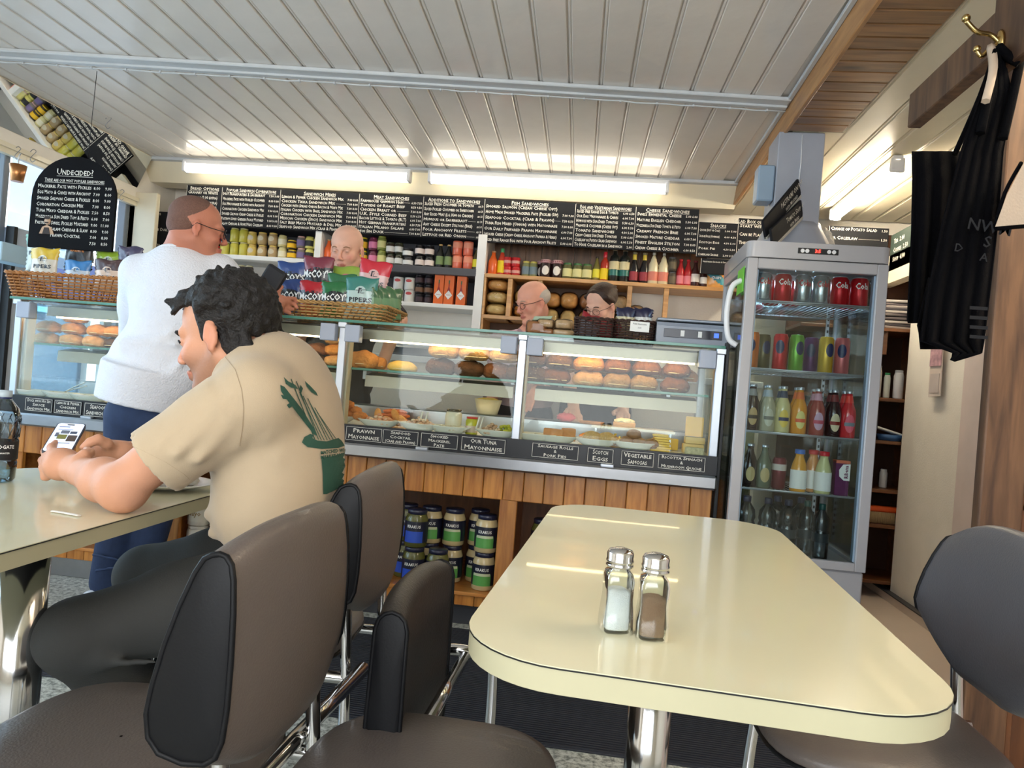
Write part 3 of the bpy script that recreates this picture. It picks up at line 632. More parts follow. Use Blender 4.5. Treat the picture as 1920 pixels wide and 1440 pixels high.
# ================================================================== MENU BOARDS
def board(x0, x1, z0, z1, lab, title, rows, cols=(), ts=.034, rs=.0300, Y=4.735, tx=.5, price_off=.0, under=True):
    t = thing('menu_board', lab, 'menu board', ((x0+x1)/2, Y, (z0+z1)/2)); w, h = x1-x0, z1-z0
    bm = MB(); box(bm, (0, 0, 0), (w, .02, h), bev=.001); obj('panel', bm, M_board, t)
    T = Txt(); mm = FRONT(-w/2, -.0108, -h/2)
    if title:
        T.add(title, w*tx, h-.031, ts, mm, 'CENTER', w=min(w*.85, len(title)*.0165))
        if under: lw = min(w*.85, len(title)*.0165); T.quad(w*tx-lw/2, h-.037, w*tx+lw/2, h-.0355, mm)
    n = len(rows); top = h-(.058 if title else .026); st = (top-.010)/max(n-1, 1) if n > 1 else 0
    for i, r in enumerate(rows):
        y = top-i*st; s, ps = (r, ()) if isinstance(r, str) else (r[0], r[1:])
        pw_ = .040*len(ps) if ps else 0
        av = w-.03-pw_-.012; lw = min(av, len(s)*.0150); T.add(s, .010, y, rs, mm, w=lw, off=.016)
        if ps:
            if av-lw > .02: T.quad(.016+lw, y+.006, w-.012-pw_, y+.0072, mm)
            for k, p in enumerate(ps): T.add(p, w-.008-pw_*(len(ps)-1-k)/len(ps), y, rs*.70, mm, 'RIGHT', off=.014, w=.034)
    T.quad(-.001, .002, .0016, h-.002, mm)
    T.build('lettering', M_chalk, t); return t
Z0, Z1 = 2.022, 2.298
board(-3.002, -2.737, Z0, Z1, 'bread options menu board, leftmost of the long menu row', 'Bread Options', ['Granary or White', 'Ciabattas (2.00 extra)', 'Baguettes (2.00 extra)', 'Wraps (2.00 extra)', 'Sandwich', 'Rolls', 'Butter extra'])
board(-2.737, -2.305, Z0, Z1, 'popular sandwich combinations menu board above the yellow jars', 'Popular Sandwich Combinations', [('Hot Frankfurters & Sauerkraut', '7.50', '9.00'), ('Mackerel Pate with Pickled Cucumber', '8.00', '9.00'), ('Egg Mayonnaise & Chives with Anchovy', '7.00', '8.00'), ('Coronation Chicken Sandwich Mix', '7.00', '8.00'), ('Smoked Salmon Cream Cheese & Pickles', '8.00', '9.00'), ('Pastrami Swiss Gherkin Pickle Mustard', '9.00', '10.00'), ('Salami Cheddar & Home Made Coleslaw', '8.00', '9.00')])
board(-2.305, -1.735, Z0, Z1, 'sandwich mixes menu board under the left tube light', 'Sandwich Mixes', [('Lemon & Pepper Chicken Sandwich Mix', '7.00', '8.00'), ('Chicken Tikka Sandwich Mix', '7.00', '8.00'), ('Chicken with Spring Onion Bacon & Mayo Mix', '7.00', '8.00'), ('Italian Chicken with Basil Sandwich Mix', '7.00', '8.00'), ('Coronation Chicken Sandwich Mix', '7.00', '8.00'), ('Mexican Chicken (Spicy) Sandwich Mix', '7.00', '8.00'), ('Salt Beef Mayo Mustard & Dill Mix', '7.00', '8.00'), ('Seafood Sandwich Mix (Crab & Prawn)', '7.00', '8.00')])
board(-1.735, -1.283, Z0, Z1, 'meat menu board listing ham, beef and frankfurters', 'Meat Sandwiches', [('Farmhouse Gammon Ham', '6.50', '7.50'), ('Topside of Roast Beef', '8.50', '9.50'), ('Chicken Breast or', '7.00', '8.00'), ('U.K. Style Corned Beef', '5.50', '6.50'), ('Bacon Lettuce & Tomato (BLT)', '6.00', '7.00'), ('Hot German Frankfurters', '6.50', '7.50'), ('Italian Milano Salami', '6.00', '7.00'), ('Hoi Sin Duck', '7.00', '8.00')])
board(-1.283, -.861, Z0, Z1, 'additions to sandwiches menu board in the middle of the row', 'Additions to Sandwiches', [('Sliced Fresh Cucumber or Tomato', 'add .50'), ('Sliced Pickled Cucumber or Sweetcorn', 'add .50'), ('Any Sliced Meat (e.g. Ham or Chicken)', 'add 1.50'), ('Humous or Sauerkraut', 'add 1.00'), ('Any Cheese Except Stilton (Brie)', 'add 1.00'), ('Four Anchovy Fillets', 'add 1.00'), ('Lettuce or Red Onion', 'add .50')])
board(-.861, -.251, Z0-.012, Z1+.004, 'fish sandwiches menu board under the right tube light', 'Fish Sandwiches', [('Smoked Salmon (Cream Cheese Opt)', '', ''), ('Home Made Smoked Mackerel Pate (Pickled 50p)', '7.00', '9.00'), ('Seafood Cocktail (Crab & Prawn)', '7.50', '8.50'), ('Tuna Fish Mixed (Onion) with Mayonnaise', '7.00', '8.00'), ('Our Daily Prepared Prawn Mayonnaise', '6.00', '7.00'), ('Liptauer Cheese (Cream Cheese Anchovy Paprika & Herbs)', '6.00', '7.00'), ('Sliced Free Range Egg with Four Anchovy Fillets', '5.00', '6.00')])
board(-.251, .144, Z0-.012, Z1, 'egg and vegetarian sandwiches menu board', 'Egg and Vegetarian Sandwiches', [('Sliced Free Range Egg & Tomato', '6.00', '6.50'), ('Our Egg Mayonnaise & Chives', '6.00', '7.00'), ('Humous with Sun Dried Tomatoes', '5.50', '6.50'), ('Marmite & Cucumber (Cheese Opt)', '6.00', '5.50'), ('Tomato Sandwiches', '4.00', '5.00'), ('Cream Cheese Sun Dried Tomatoes', '5.00', '6.00'), ('Coleslaw or Potato Salad Sandwich', '6.00', '5.50'), ('To Have Coleslaw in a Sandwich', '2.00')])
board(.144, .549, Z0-.012, Z1, 'cheese sandwiches menu board beside the wooden beam', 'Cheese Sandwiches', [('Swiss Emmental Cheese', '5.00', '6.00'), ('Mature English Cheddar', '5.00', '6.00'), ('Mozzarella Sun Dried Tomato & Pesto', '6.00', '7.00'), ('Creamy French Brie', '6.00', '7.00'), ('Smoked Mature Cheddar', '6.00', '7.00'), ('Finest English Stilton', '7.00', '8.00'), ('Cream Cheese & Cucumber', '6.00', '8.50')])
board(.551, .80, 1.992, 2.218, 'small snacks menu board right of the beam', 'Snacks', [('Quiche (Hot or Cold)', '1.00', '5.00'), ('Sausage Rolls (Homemade)', '4.00', '4.50'), ('Scotch Egg', '4.50', '5.00'), ('Pork Pie', '4.50', '5.50'), ('Cumberland Sausage', '2.00', '2.50')], rs=.022)
board(.80, 1.20, 1.97, 2.255, 'salad bar menu board partly hidden behind the grey duct', 'Salad Box or Salad Plate', ['Start with Mixed Leaves', 'Can be Plain or with Dressing', 'Then', 'Make up with Two Fillings', 'and Three Toppings'], tx=.35)
board(1.36, 1.72, 1.97, 2.235, 'potato salad menu board between duct and right wall', None, [('Choice of Potato Salad', '1.50'), ('or Coleslaw', '1.50'), ('or English Stilton Salad', '2.50'), ('Vegetarian Quiche', '7.00', '8.00'), ('or Tomato Soup', '7.00')])
board(.585, .775, 1.885, 1.985, 'blank small dark board under the snacks menu', None, ['Vegetarian Sausages & Dips'], rs=.014)
board(-3.27, -3.06, 1.62, 2.10, 'narrow chalk menu board beside the left window, behind the customer', None, ['Soups', 'Made Daily', 'Tomato', 'Lentil', 'Mushroom'])
# side chalkboard along the right wall
t = thing('menu_board', 'dark green side menu board along the right wall', 'menu board', (1.70, 3.8, 2.05))
bm = MB(); box(bm, (0, 0, 0), (.02, 1.6, .22)); obj('panel', bm, mat('green_board', (44, 58, 52), .5), t)
T = Txt(); mm = Matrix.Translation((-.011, 0, 0)) @ Matrix.Rotation(radians(-90), 4, 'Z') @ Matrix.Rotation(radians(90), 4, 'X')
for i in range(3):
    for k in range(4): T.add(['Tea  2.00', 'Coffee  2.50', 'Soup  4.00'][i], -.75+k*.38, .05-i*.055, .04, mm)
T.build('lettering', M_chalk, t)
# arched chalkboard
ab = thing('arched_chalkboard', 'arch-topped black chalkboard headed Undecided, hanging over the left counter', 'chalkboard', (-2.71, 3.32, 1.81))
pl_ = [(-.232, -.24)]+[(-.232*cos(radians(a)), .02+.21*sin(radians(a))) for a in range(0, 181, 10)]+[(.232, -.24)]
bm = MB(); prism(bm, pl_, 0, .015, FRONT(0, 0, 0)); obj('panel', bm, mat('board_black', (20, 20, 23), .85, spec=.15), ab)
T = Txt(); mm = FRONT(0, -.0165, 0)
T.add('Undecided?', 0, .135, .044, mm, 'CENTER', w=.2); T.quad(-.1, .127, .1, .129, mm); T.add('These are our most popular sandwiches', 0, .098, .026, mm, 'CENTER', w=.33); T.quad(-.165, .093, .165, .0945, mm)
rws = [('Mackerel Pate with Pickles', '8.00', '9.00'), ('Egg Mayo & Chives with Anchovy', '7.00', '8.00'), ('Smoked Salmon Cheese & Pickles', '8.00', '9.00'), ('Coronation Chicken Mix', '7.00', '8.00'), ('Tuna Mayo Cheddar & Pickles', '7.50', '8.50'), ('Mozzarella Sun Dried Tom & Pesto', '6.00', '7.00'), ('Pastrami, Swiss, Pickles Mustard', '9.00', '11.00'), ('Salami Cheddar & Slaw', '8.00', '9.00'), ('Prawn Cocktail', '7.00', '8.00'), ('', '7.50', '8.50')]
for i, (a, b, c) in enumerate(rws):
    y = .066-i*.031; xo = -.2 if i < 7 else -.11
    if a: T.add(a, xo, y, .027, mm, w=min(.40-.105-(xo+.2), len(a)*.0118))
    T.add(b, .145, y, .021, mm, 'RIGHT'); T.add(c, .208, y, .021, mm, 'RIGHT')
T.build('lettering', M_chalk, ab)
bm = MB(); P_ = Vector(ab.location); tube(bm, [(0.05, 0, .22), (.14, -.1, .63)], .0016, 6); obj('hanging_wire', bm, M_black, ab)
# figure motif: waiter (flat generic cut-out)
bm = MB(); lathe(bm, [(.0, -.003), (.018, -.003), (.018, .0), (0, .0)], 16, FRONT(-.13, -.018, -.105)); prism(bm, [(-.17, -.17), (-.155, -.135), (-.13, -.125), (-.105, -.135), (-.088, -.17)], 0, .003, FRONT(0, -.0165, 0)); obj('painted_figure', bm, mat('figure_paint', (196, 160, 130), .7), ab)
bm = MB(); prism(bm, [(-.15, -.17), (-.142, -.138), (-.118, -.138), (-.108, -.17)], 0, .002, FRONT(0, -.02, 0)); prism(bm, rrect(.02, .006, .002, 2, -.13, -.113), 0, .002, FRONT(0, -.0215, 0)); prism(bm, rrect(.03, .014, .006, 3, -.13, -.088), 0, .002, FRONT(0, -.0215, 0)); obj('painted_waistcoat', bm, mat('figure_dark', (50, 38, 32), .7), ab)

# ================================================================== BACK SHELVES
us = thing('white_shelf_unit', 'white painted wall shelves holding jars behind the counter', 'shelf unit', (-1.93, 4.9, 1.2))
pb(us, 'shelf', (-3.0, 4.72, 1.795), (-1.72, 5.05, 1.825), M_white, .002)
o = pb(us, 'shelf', (-1.72, 4.72, 1.775), (-.88, 5.05, 1.825), mat('charcoal_paint', (78, 78, 84), .5), .002)
pb(us, 'shelf', (-3.0, 4.72, 1.55), (-.88, 5.05, 1.577), M_white, .002)
pb(us, 'upright', (-.885, 4.72, .9), (-.825, 5.05, 2.06), M_white, .002)
pb(us, 'upright', (-2.03, 4.73, 1.825), (-1.985, 4.99, 2.06), M_white, .002)
pb(us, 'back_panel', (-3.0, 5.035, 1.825), (-.88, 5.045, 2.1), mat('charcoal_back', (70, 70, 76), .6), .001)
pb(us, 'back_panel', (-1.65, 5.035, 1.577), (-.88, 5.045, 1.775), mat('charcoal_back', (0, 0, 0)), .001)
pb(us, 'top_board', (-3.0, 4.76, 2.03), (-.83, 5.045, 2.045), mat('charcoal_back', (0, 0, 0)), .001)
ws = thing('wooden_shelf_unit', 'pine bread shelves with upright dividers right of the white unit', 'shelf unit', (0, 4.9, 1.2))
pb(ws, 'shelf', (-.82, 4.71, 1.775), (.86, 5.03, 1.80), M_shelfwood, .002)
pb(ws, 'shelf', (-.82, 4.71, 1.50), (-.42, 5.03, 1.525), M_shelfwood, .002)
pb(ws, 'shelf', (-.42, 4.71, 1.42), (.30, 5.03, 1.44), M_shelfwood, .002)
for x in (-.645, -.445, .145, .38): pb(ws, 'divider', (x-.016, 4.715, 1.42 if x > -.6 else 1.50), (x+.016, 4.76 if x > 0 else 4.98, 1.775), M_shelfwood, .003)
x = -.82
while x < .62: pb(ws, 'back_board', (x+.001, 5.03, 1.80), (x+.112, 5.045, 2.10), M_backwood, .002); x += .114
pb(ws, 'back_panel', (-.82, 5.035, 1.42), (.15, 5.046, 1.78), mat('bread_back', (90, 62, 42), .6), .001)
pb(ws, 'side_panel', (-.822, 4.72, 1.42), (-.808, 5.03, 1.8), M_shelfwood, .001)
# ================================================================== DRINKS FRIDGE
FX0, FX1, FY0, FY1 = .527, 1.044, 2.85, 3.38
fr = thing('drinks_fridge', 'tall grey glass sided drinks fridge with digital display beside the counter', 'fridge', ((FX0+FX1)/2, 3.11, 0))
M_fr = mat('fridge_grey', (176, 175, 178), .32, var=.02, coat=.3)
pb(fr, 'base', (FX0, FY0+.01, 0), (FX1, FY1, .455), M_fr, .006)
bm = MB(); prism(bm, rrect(FX1-FX0+.01, FY1-FY0+.02, .03, 5), 1.628, 1.690); o = obj('top_cap', bm, M_fr, fr, loc=(0, 0, 0), smooth=True, sharp=40)
pb(fr, 'display_panel', (.705, FY0-.016, 1.646), (.86, FY0-.006, 1.674), M_black, .004)
for x in (.725, .742, .822, .84):
    bm = MB(); lathe(bm, [(.0045, -.002), (.0075, -.002), (.0075, .001)], 12, Matrix.Rotation(radians(90), 4, 'X')); o = obj('button', bm, M_wp, fr); o.location = Vector((x, FY0-.017, 1.66))-Vector(fr.location)
T = Txt(); T.add('3:5', 0, 0, .018, FRONT(.770, FY0-.0185, 1.654), caps=False, off=.03); o = T.build('digits', mat('red_led', (255, 60, 50), .5, var=0, emit=4), fr); o.location = -Vector(fr.location)
for a, b in (((FX0, FY0-.012, .46), (FX0+.04, FY0+.02, 1.625)), ((FX1-.04, FY0-.012, .46), (FX1, FY0+.02, 1.625)), ((FX0+.04, FY0-.012, 1.585), (FX1-.04, FY0+.02, 1.625)), ((FX0+.04, FY0-.012, .46), (FX1-.04, FY0+.02, .492))): pb(fr, 'door_frame', a, b, M_fr, .003)
for x in (FX0+.040, FX1-.046): pb(fr, 'door_gasket', (x, FY0+.0, .495), (x+.006, FY0+.03, 1.582), mat('gasket_blue', (140, 162, 182), .5), .001)
pb(fr, 'door_glass', (FX0+.04, FY0+.004, .492), (FX1-.04, FY0+.008, 1.585), glass('fridge_glass', (240, 246, 246), .9), 0)
for x in (FX0, FX1-.022):
    pb(fr, 'corner_post', (x, FY1-.025, .455), (x+.022, FY1, 1.63), M_fr, .002)
    pb(fr, 'side_glass', (x+.008, FY0+.03, .47), (x+.012, FY1-.03, 1.62), glass('fridge_glass', (0, 0, 0)), 0)
    pb(fr, 'side_rail', (x, FY0+.02, 1.59), (x+.022, FY1-.02, 1.63), M_fr, .002)
    pb(fr, 'side_rail', (x, FY0+.02, .455), (x+.022, FY1-.02, .49), M_fr, .002)
pb(fr, 'rear_glass', (FX0+.02, FY1-.016, .47), (FX1-.02, FY1-.012, 1.62), glass('fridge_glass', (0, 0, 0)), 0)
for x in (FX0+.05, FX1-.065):
    bm = MB(); lo_hi(bm, (0, 0, 0), (.012, .012, 1.1)); 
    for k in range(40): box(bm, (.006, -.001, .03+k*.027), (.007, .002, .012), mi=1)
    o = obj('shelf_rack', bm, [M_alu, M_black], fr); o.location = Vector((x, FY1-.05, .49))-Vector(fr.location)
pb(fr, 'floor_tray', (FX0+.025, FY0+.02, .468), (FX1-.025, FY1-.03, .476), M_fr, .001)
lampbox = pb(fr, 'lamp', (.60, 3.0, 1.560), (.86, 3.10, 1.572), mat('fridge_lamp', (190, 230, 255), .5, var=0, emit=30), .002)
pb(fr, 'lamp_holder', (.58, 2.98, 1.572), (.98, 3.14, 1.59), M_fr, .002)
ZS = [1.470, 1.203, .957, .733]
for z in ZS:
    bm = MB()
    w = .44
    for k in range(23): tube(bm, [(-w/2+k*w/22, -.2, 0), (-w/2+k*w/22, .2, 0)], .0014, 5)
    tube(bm, [(-w/2, -.2, 0), (w/2, -.2, 0)], .0035, 6); tube(bm, [(-w/2, .2, 0), (w/2, .2, 0)], .0035, 6); tube(bm, [(-w/2, -.215, .004), (w/2, -.215, .004)], .003, 6)
    bx_ = obj('wire_shelf', bm, mat('shelf_wire', (200, 205, 210), .35, .6), fr); bx_.location = Vector((.786, 3.11, z-.004))-Vector(fr.location)
bm = MB(); tube(bm, smooth_path([(-.0, 0, .13), (-.035, 0, .10), (-.048, 0, .0), (-.035, 0, -.10), (0, 0, -.13)], 5), .011, 10); o = obj('handle', bm, M_wp, fr); o.location = Vector((FX0-.001, 2.93, 1.42))-Vector(fr.location)
pb(fr, 'green_sticker', (FX0-.002, 2.89, 1.50), (FX0+.0, 3.02, 1.60), mat('sticker_green', (120, 210, 70), .5), 0)
# ---- drink containers
def label_arc(bm, r, z0, z1, a0, a1, n=8, mi=0):
    A = [radians(a0+(a1-a0)*i/n) for i in range(n+1)]; p = [[bm.verts.new((r*cos(a), r*sin(a), z)) for a in A] for z in (z0, z1)]
    for i in range(n): f = bm.faces.new((p[0][i], p[0][i+1], p[1][i+1], p[1][i])); f.smooth = True; f.material_index = mi
def oval_arc(bm, r, zc, h, w, n=20):
    r *= 1.01; c = bm.verts.new((0, -r, zc)); G = []
    for q in (.4, .75, 1):
        G.append([bm.verts.new((r*sin(w*q*cos(2*pi*k/n)/r), -r*cos(w*q*cos(2*pi*k/n)/r), zc+h*q*sin(2*pi*k/n))) for k in range(n)])
    for k in range(n):
        bm.faces.new((c, G[0][k], G[0][(k+1) % n]))
        for j in (0, 1): bm.faces.new((G[j][k], G[j+1][k], G[j+1][(k+1) % n], G[j][(k+1) % n]))
def txt_arc(body, r, z, size, m, parent, w=None, caps=False, rot=0):
    T = Txt(); T.add(body, 0, 0, size, Matrix.Rotation(rot, 4, 'Z'), 'CENTER', caps=caps, off=.02, w=w)
    for v in T.bm.verts: u = v.co.x/r; v.co = Vector((r*sin(u), -r*cos(u), z+v.co.y))
    return T.build('lettering', m, parent)
def vessel(name, cat, lab, x, y, z, R, H, prof, body, lid=None, label=None, grp=None, seg=18, lidz=.9, lidr=.7, kind='band', lz=(.15, .6), rot=0, neck=None, text=None, tm=None):
    t = thing(name, lab, cat, (x, y, z), rot, grp)
    key = name+str(prof)+'%.3f%.3f' % (R, H)
    obj('body', cmesh('b'+key, lambda b: lathe(b, [(r*R, q*H) for r, q in prof], seg)), body, t)
    if lid: obj('lid', cmesh('l'+key+str(lidz)+str(lidr), lambda b: lathe(b, [(lidr*R*.98, lidz*H), (lidr*R, lidz*H+.001), (lidr*R, H*.995), (lidr*R*.9, H*1.005), (.001, H*1.005)], seg)), lid, t)
    if neck: obj('neck_wrap', cmesh('n'+key, lambda b: lathe(b, [(neck[0]*R, neck[1]*H), (neck[2]*R, neck[3]*H)], seg, caps=False)), neck[4], t)
    if label:
        if kind == 'band': obj('label', cmesh('g'+key+str(lz), lambda b: label_arc(b, R*1.015, lz[0]*H, lz[1]*H, 180, 360, 12)), label, t)
        elif kind == 'wrap': obj('label', cmesh('w'+key+str(lz), lambda b: lathe(b, [(R*1.015, lz[0]*H), (R*1.015, lz[1]*H)], seg, caps=False)), label, t)
        else: obj('label', cmesh('o'+key+str(lz), lambda b: oval_arc(b, R*1.02, (lz[0]+lz[1])/2*H, (lz[1]-lz[0])/2*H, R*.62)), label, t)
    if text: txt_arc(text, R*1.03, (lz[0]+lz[1])/2*H-.004, R*.62, tm or M_ink, t, w=R*1.25)
    return t
PCAN = [(.72, 0), (.8, .01), (1, .06), (1, .88), (.8, .96), (.82, .985), (.78, 1), (.74, .985), (.001, .985)]
PSLIM = [(.75, 0), (1, .05), (1, .92), (.85, .97), (.87, .99), (.82, 1), (.78, .985), (.001, .985)]
PBOT = [(.9, 0), (1, .03), (1, .50), (.92, .60), (.55, .76), (.40, .86), (.40, .95), (.001, .95)]
PTALL = [(.9, 0), (1, .02), (1, .62), (.85, .70), (.42, .80), (.38, .97), (.001, .97)]
PJAR = [(.9, 0), (1, .04), (1, .80), (.85, .88), (.80, .92), (.001, .92)]
PROUND = [(.72, 0), (.86, .05), (1, .32), (1, .55), (.86, .78), (.74, .86), (.74, .92), (.001, .92)]
M_red = mat('can_red', (190, 24, 34), .3, .3); M_silver = mat('can_silver', (190, 196, 202), .25, .8); M_wtext = mat('white_print', (240, 240, 236), .5, var=0); M_rtext = mat('red_print', (190, 30, 40), .5, var=0)
names = ['first', 'second', 'third', 'fourth', 'fifth', 'sixth', 'seventh', 'eighth', 'ninth', 'tenth', 'eleventh', 'twelfth', 'thirteenth', 'fourteenth', 'fifteenth', 'sixteenth']
for i, (px, kind) in enumerate(((1425, 's'), (1462, 'r'), (1500, 's'), (1534, 's'), (1569, 'r'), (1606, 'r'))):
    x = ay(px, 620, 2.93).x; m = M_red if kind == 'r' else M_silver
    t = vessel('drink_can', 'drinks can', '%s can, %s from the left in the front row of the top fridge shelf' % ('red' if kind == 'r' else 'silver', names[i]), x, 2.935, ZS[0], .033, .115, PCAN, m)
    obj('rim', cmesh('canrim', lambda b: lathe(b, [(.0262, .1105), (.0275, .1135), (.0262, .1155), (.0245, .1135)], 18)), M_alu, t)
    txt_arc({0: 'Cola', 1: 'Cola', 2: 'Coke', 3: 'Coke', 4: 'Cola', 5: 'Cola'}[i], .0335, .068, .034, M_wtext if kind == 'r' else M_rtext, t, w=.05)
for i, px in enumerate((1442, 1480, 1590)):
    x = ay(px, 610, 3.02).x; t = vessel('drink_can', 'drinks can', 'red can in the %s gap behind the front row of the top fridge shelf' % ['left', 'second', 'right'][i], x, 3.03, ZS[0], .033, .115, PCAN, M_red)
navy = mat('navy_label', (28, 40, 84), .35)
for i, (px, c, nm) in enumerate(((1408, (215, 120, 50), 'orange'), (1430, (92, 84, 52), 'olive'), (1462, (196, 40, 46), 'red'), (1492, (110, 170, 60), 'green'), (1520, (88, 44, 96), 'purple'), (1548, (204, 168, 50), 'yellow'), (1578, (196, 110, 110), 'blush pink'))):
    x = ay(px, 670, 2.95).x; yy = 2.95+(.07 if i in (1, 4) else 0)
    t = vessel('slim_can', 'drinks can', 'slim %s drinks can with dark navy oval on the second fridge shelf' % nm, ay(px, 670, yy).x, yy, ZS[1], .028, .145, PSLIM, mat('slim_'+nm.replace(' ', '_'), c, .3, .35), label=navy, kind='oval', lz=(.45, .82), rot=(.3 if i % 2 else -.3))
for i, (px, c, cl, nm, capc) in enumerate(((1408, (50, 26, 24), (190, 160, 110), 'dark brown', (150, 150, 150)), (1438, (170, 166, 140), (190, 190, 170), 'cloudy grey', (170, 178, 184)), (1466, (206, 196, 140), (226, 196, 84), 'pale lemon', (60, 70, 96)), (1497, (226, 150, 40), (226, 214, 130), 'orange', (226, 110, 50)), (1531, (150, 52, 46), (196, 160, 186), 'rosy', (200, 150, 170)), (1562, (44, 24, 26), (220, 206, 170), 'black cherry', (120, 50, 50)), (1589, (206, 50, 56), (226, 90, 110), 'bright red', (230, 70, 60)))):
    x = ay(px, 790, 2.95).x
    for r_ in range(2):
        yy = 2.95+.075*r_
        t = vessel('soda_bottle', 'bottle', '%s soda bottle with oval label in the %s row of the third fridge shelf' % (nm, ['front', 'second'][r_]), x+.008*r_, yy, ZS[2], .030, .185, PBOT, mat('soda_'+nm.replace(' ', '_'), c, .12, var=.03, coat=.6), M_alu, mat('sodalabel_'+nm.replace(' ', '_'), cl, .5) if not r_ else None, kind='oval', lz=(.12, .50), lidz=.945, lidr=.46, neck=(.60, .75, .42, .90, mat('foil_%d' % i, capc, .3)))
        if not r_: obj('label_band', cmesh('lband', lambda b: label_arc(b, .0312, .048, .062, 232, 308, 8)), mat('lb_%d' % i, [(60, 40, 20), (120, 120, 110), (30, 40, 90), (226, 90, 40), (190, 60, 90), (140, 40, 30), (120, 130, 140)][i], .5), t)
for i, (px, c, nm) in enumerate(((1405, (40, 26, 22), 'dark coffee bottle with gold label'), (1432, (96, 104, 84), 'greenish glass bottle'))):
    vessel('drink_bottle', 'bottle', nm+' at the left of the fourth fridge shelf', ay(px, 880, 2.96).x, 2.96, ZS[3], .030, .17, PBOT, mat('fb_%d' % i, c, .12, coat=.6), M_alu, mat('gold_label', (186, 166, 116), .5), kind='oval', lz=(.14, .48), lidz=.945, lidr=.46)
vessel('drink_can', 'drinks can', 'dark red tomato juice can on the fourth fridge shelf', ay(1460, 890, 2.96).x, 2.96, ZS[3], .027, .125, PSLIM, mat('can_maroon', (110, 30, 40), .3, .3), label=mat('lab_cream', (200, 190, 180), .5), lz=(.6, .8))
for i, (px, c, cc, nm) in enumerate(((1497, (228, 160, 50), (60, 110, 190), 'orange juice bottle with blue cap'), (1523, (214, 150, 90), (196, 40, 50), 'small smoothie bottle with red cap behind the apple juice'), (1543, (206, 206, 150), (206, 40, 50), 'apple juice bottle with red cap'))):
    yy = 2.93+(.05 if i == 1 else 0)
    vessel('juice_bottle', 'bottle', nm+' on the fourth fridge shelf', ay(px, 890, yy).x, yy, ZS[3], .031, .165, [(.9, 0), (1, .03), (1, .5), (.8, .68), (.5, .84), (.5, .93), (.001, .93)], mat('juice_%d' % i, c, .15, coat=.5), mat('cap_%d' % i, cc, .4), M_wtext, lidz=.9, lidr=.62, lz=(.08, .52))
ct = thing('juice_carton', 'purple blackcurrant juice carton at the right of the fourth fridge shelf', 'carton', (ay(1576, 895, 2.94).x, 2.94, ZS[3]))
bm = MB(); box(bm, (0, 0, .068), (.052, .04, .136), bev=.002); obj('box', bm, mat('ribena_purple', (92, 30, 78), .4, var=.2, vscale=50), ct)
bm = MB(); prism(bm, [(.027, .06), (.027, .125), (.0, .122), (-.014, .10), (-.012, .075), (.005, .06)], 0, .001, FRONT(0, -.0205, 0)); obj('white_panel', bm, M_wtext, ct)
bm = MB(); lo_hi(bm, (-.026, -.021, .126), (.026, .021, .137)); obj('top_band', bm, mat('carton_orange', (206, 110, 80), .5), ct)
T = Txt(); T.add('Ribena', 0, 0, .02, FRONT(.019, -.0222, .068) @ Matrix.Rotation(radians(90), 4, 'Z'), caps=False, off=.03, w=.05); T.build('lettering', mat('ribena_ink', (110, 30, 80), .5), ct)
M_wat = glass('water_plastic', (205, 215, 220), 1.6, .03)
for i, (px, yy) in enumerate(((1398, 2.97), (1438, 2.96), (1476, 2.96), (1512, 2.99), (1540, 2.93), (1455, 3.06), (1500, 3.08))):
    x = ay(px, 980, yy).x
    big = i < 3 or i > 4
    vessel('water_bottle', 'bottle', '%s clear water bottle from the left%s on the fridge floor' % (names[i] if i < 5 else names[i-5], ', front row,' if i < 5 else ', back row,'), x, yy, .478, .036 if big else .031, .215, [(.9, 0), (1, .03), (1, .5), (.86, .56), (1, .62), (.9, .76), (.4, .88), (.36, .93), (.001, .93)], M_wat, mat('cap_navy', (24, 28, 60), .4) if big else mat('cap_green', (20, 70, 66), .4), mat('water_label', (44, 52, 56), .4), lidz=.90, lidr=.42, lz=(.32, .48), kind='wrap')

# ================================================================== TABLES
M_lam = mat('cream_laminate', (221, 217, 186), .22, var=.035, vscale=2.5, coat=.35)
M_band = mat('edge_band', (190, 185, 154), .45, var=.05, vscale=6)
def table(lab, cx, cy, rz, w=.575, l=1.19, ups=()):
    t = thing('cafe_table', lab, 'table', (cx, cy, 0), rz, 'cream laminate cafe tables')
    P = rrect(w, l, .13, 9)
    bm = MB(); prism(bm, P, .7435, .745); obj('laminate_top', bm, M_lam, t)
    bm = MB(); prism(bm, P, .742, .7437, Matrix.Diagonal((1.002, 1.001, 1, 1))); obj('black_line', bm, M_black, t)
    bm = MB(); prism(bm, rrect(w-.002, l-.002, .129, 9), .714, .7422, smooth=False); o = obj('edge_band', bm, M_band, t, smooth=True, sharp=40)
    for x_, y, r_ in ups:
        bm = MB(); lathe(bm, [(r_, .02), (r_, .71)], 28, Matrix.Translation((x_, y, 0))); obj('column', bm, M_chrome, t)
        bm = MB(); lathe(bm, [(.2, 0), (.2, .012), (.16, .022), (.045, .03)], 32, Matrix.Translation((x_, y, 0))); obj('base_disc', bm, M_steel, t)
        bm = MB(); box(bm, (x_, y, .705), (.22, .22, .012), bev=.003); obj('mounting_plate', bm, M_black, t)
    return t
table('cream topped cafe table on the right holding salt and pepper shakers', .165, 1.385, radians(-2.6), ups=((-.03, -.12, .037),))
table('cream topped cafe table on the left where the young man leans', -1.155, 1.15, radians(1.5), ups=((.078, .12, .043),))
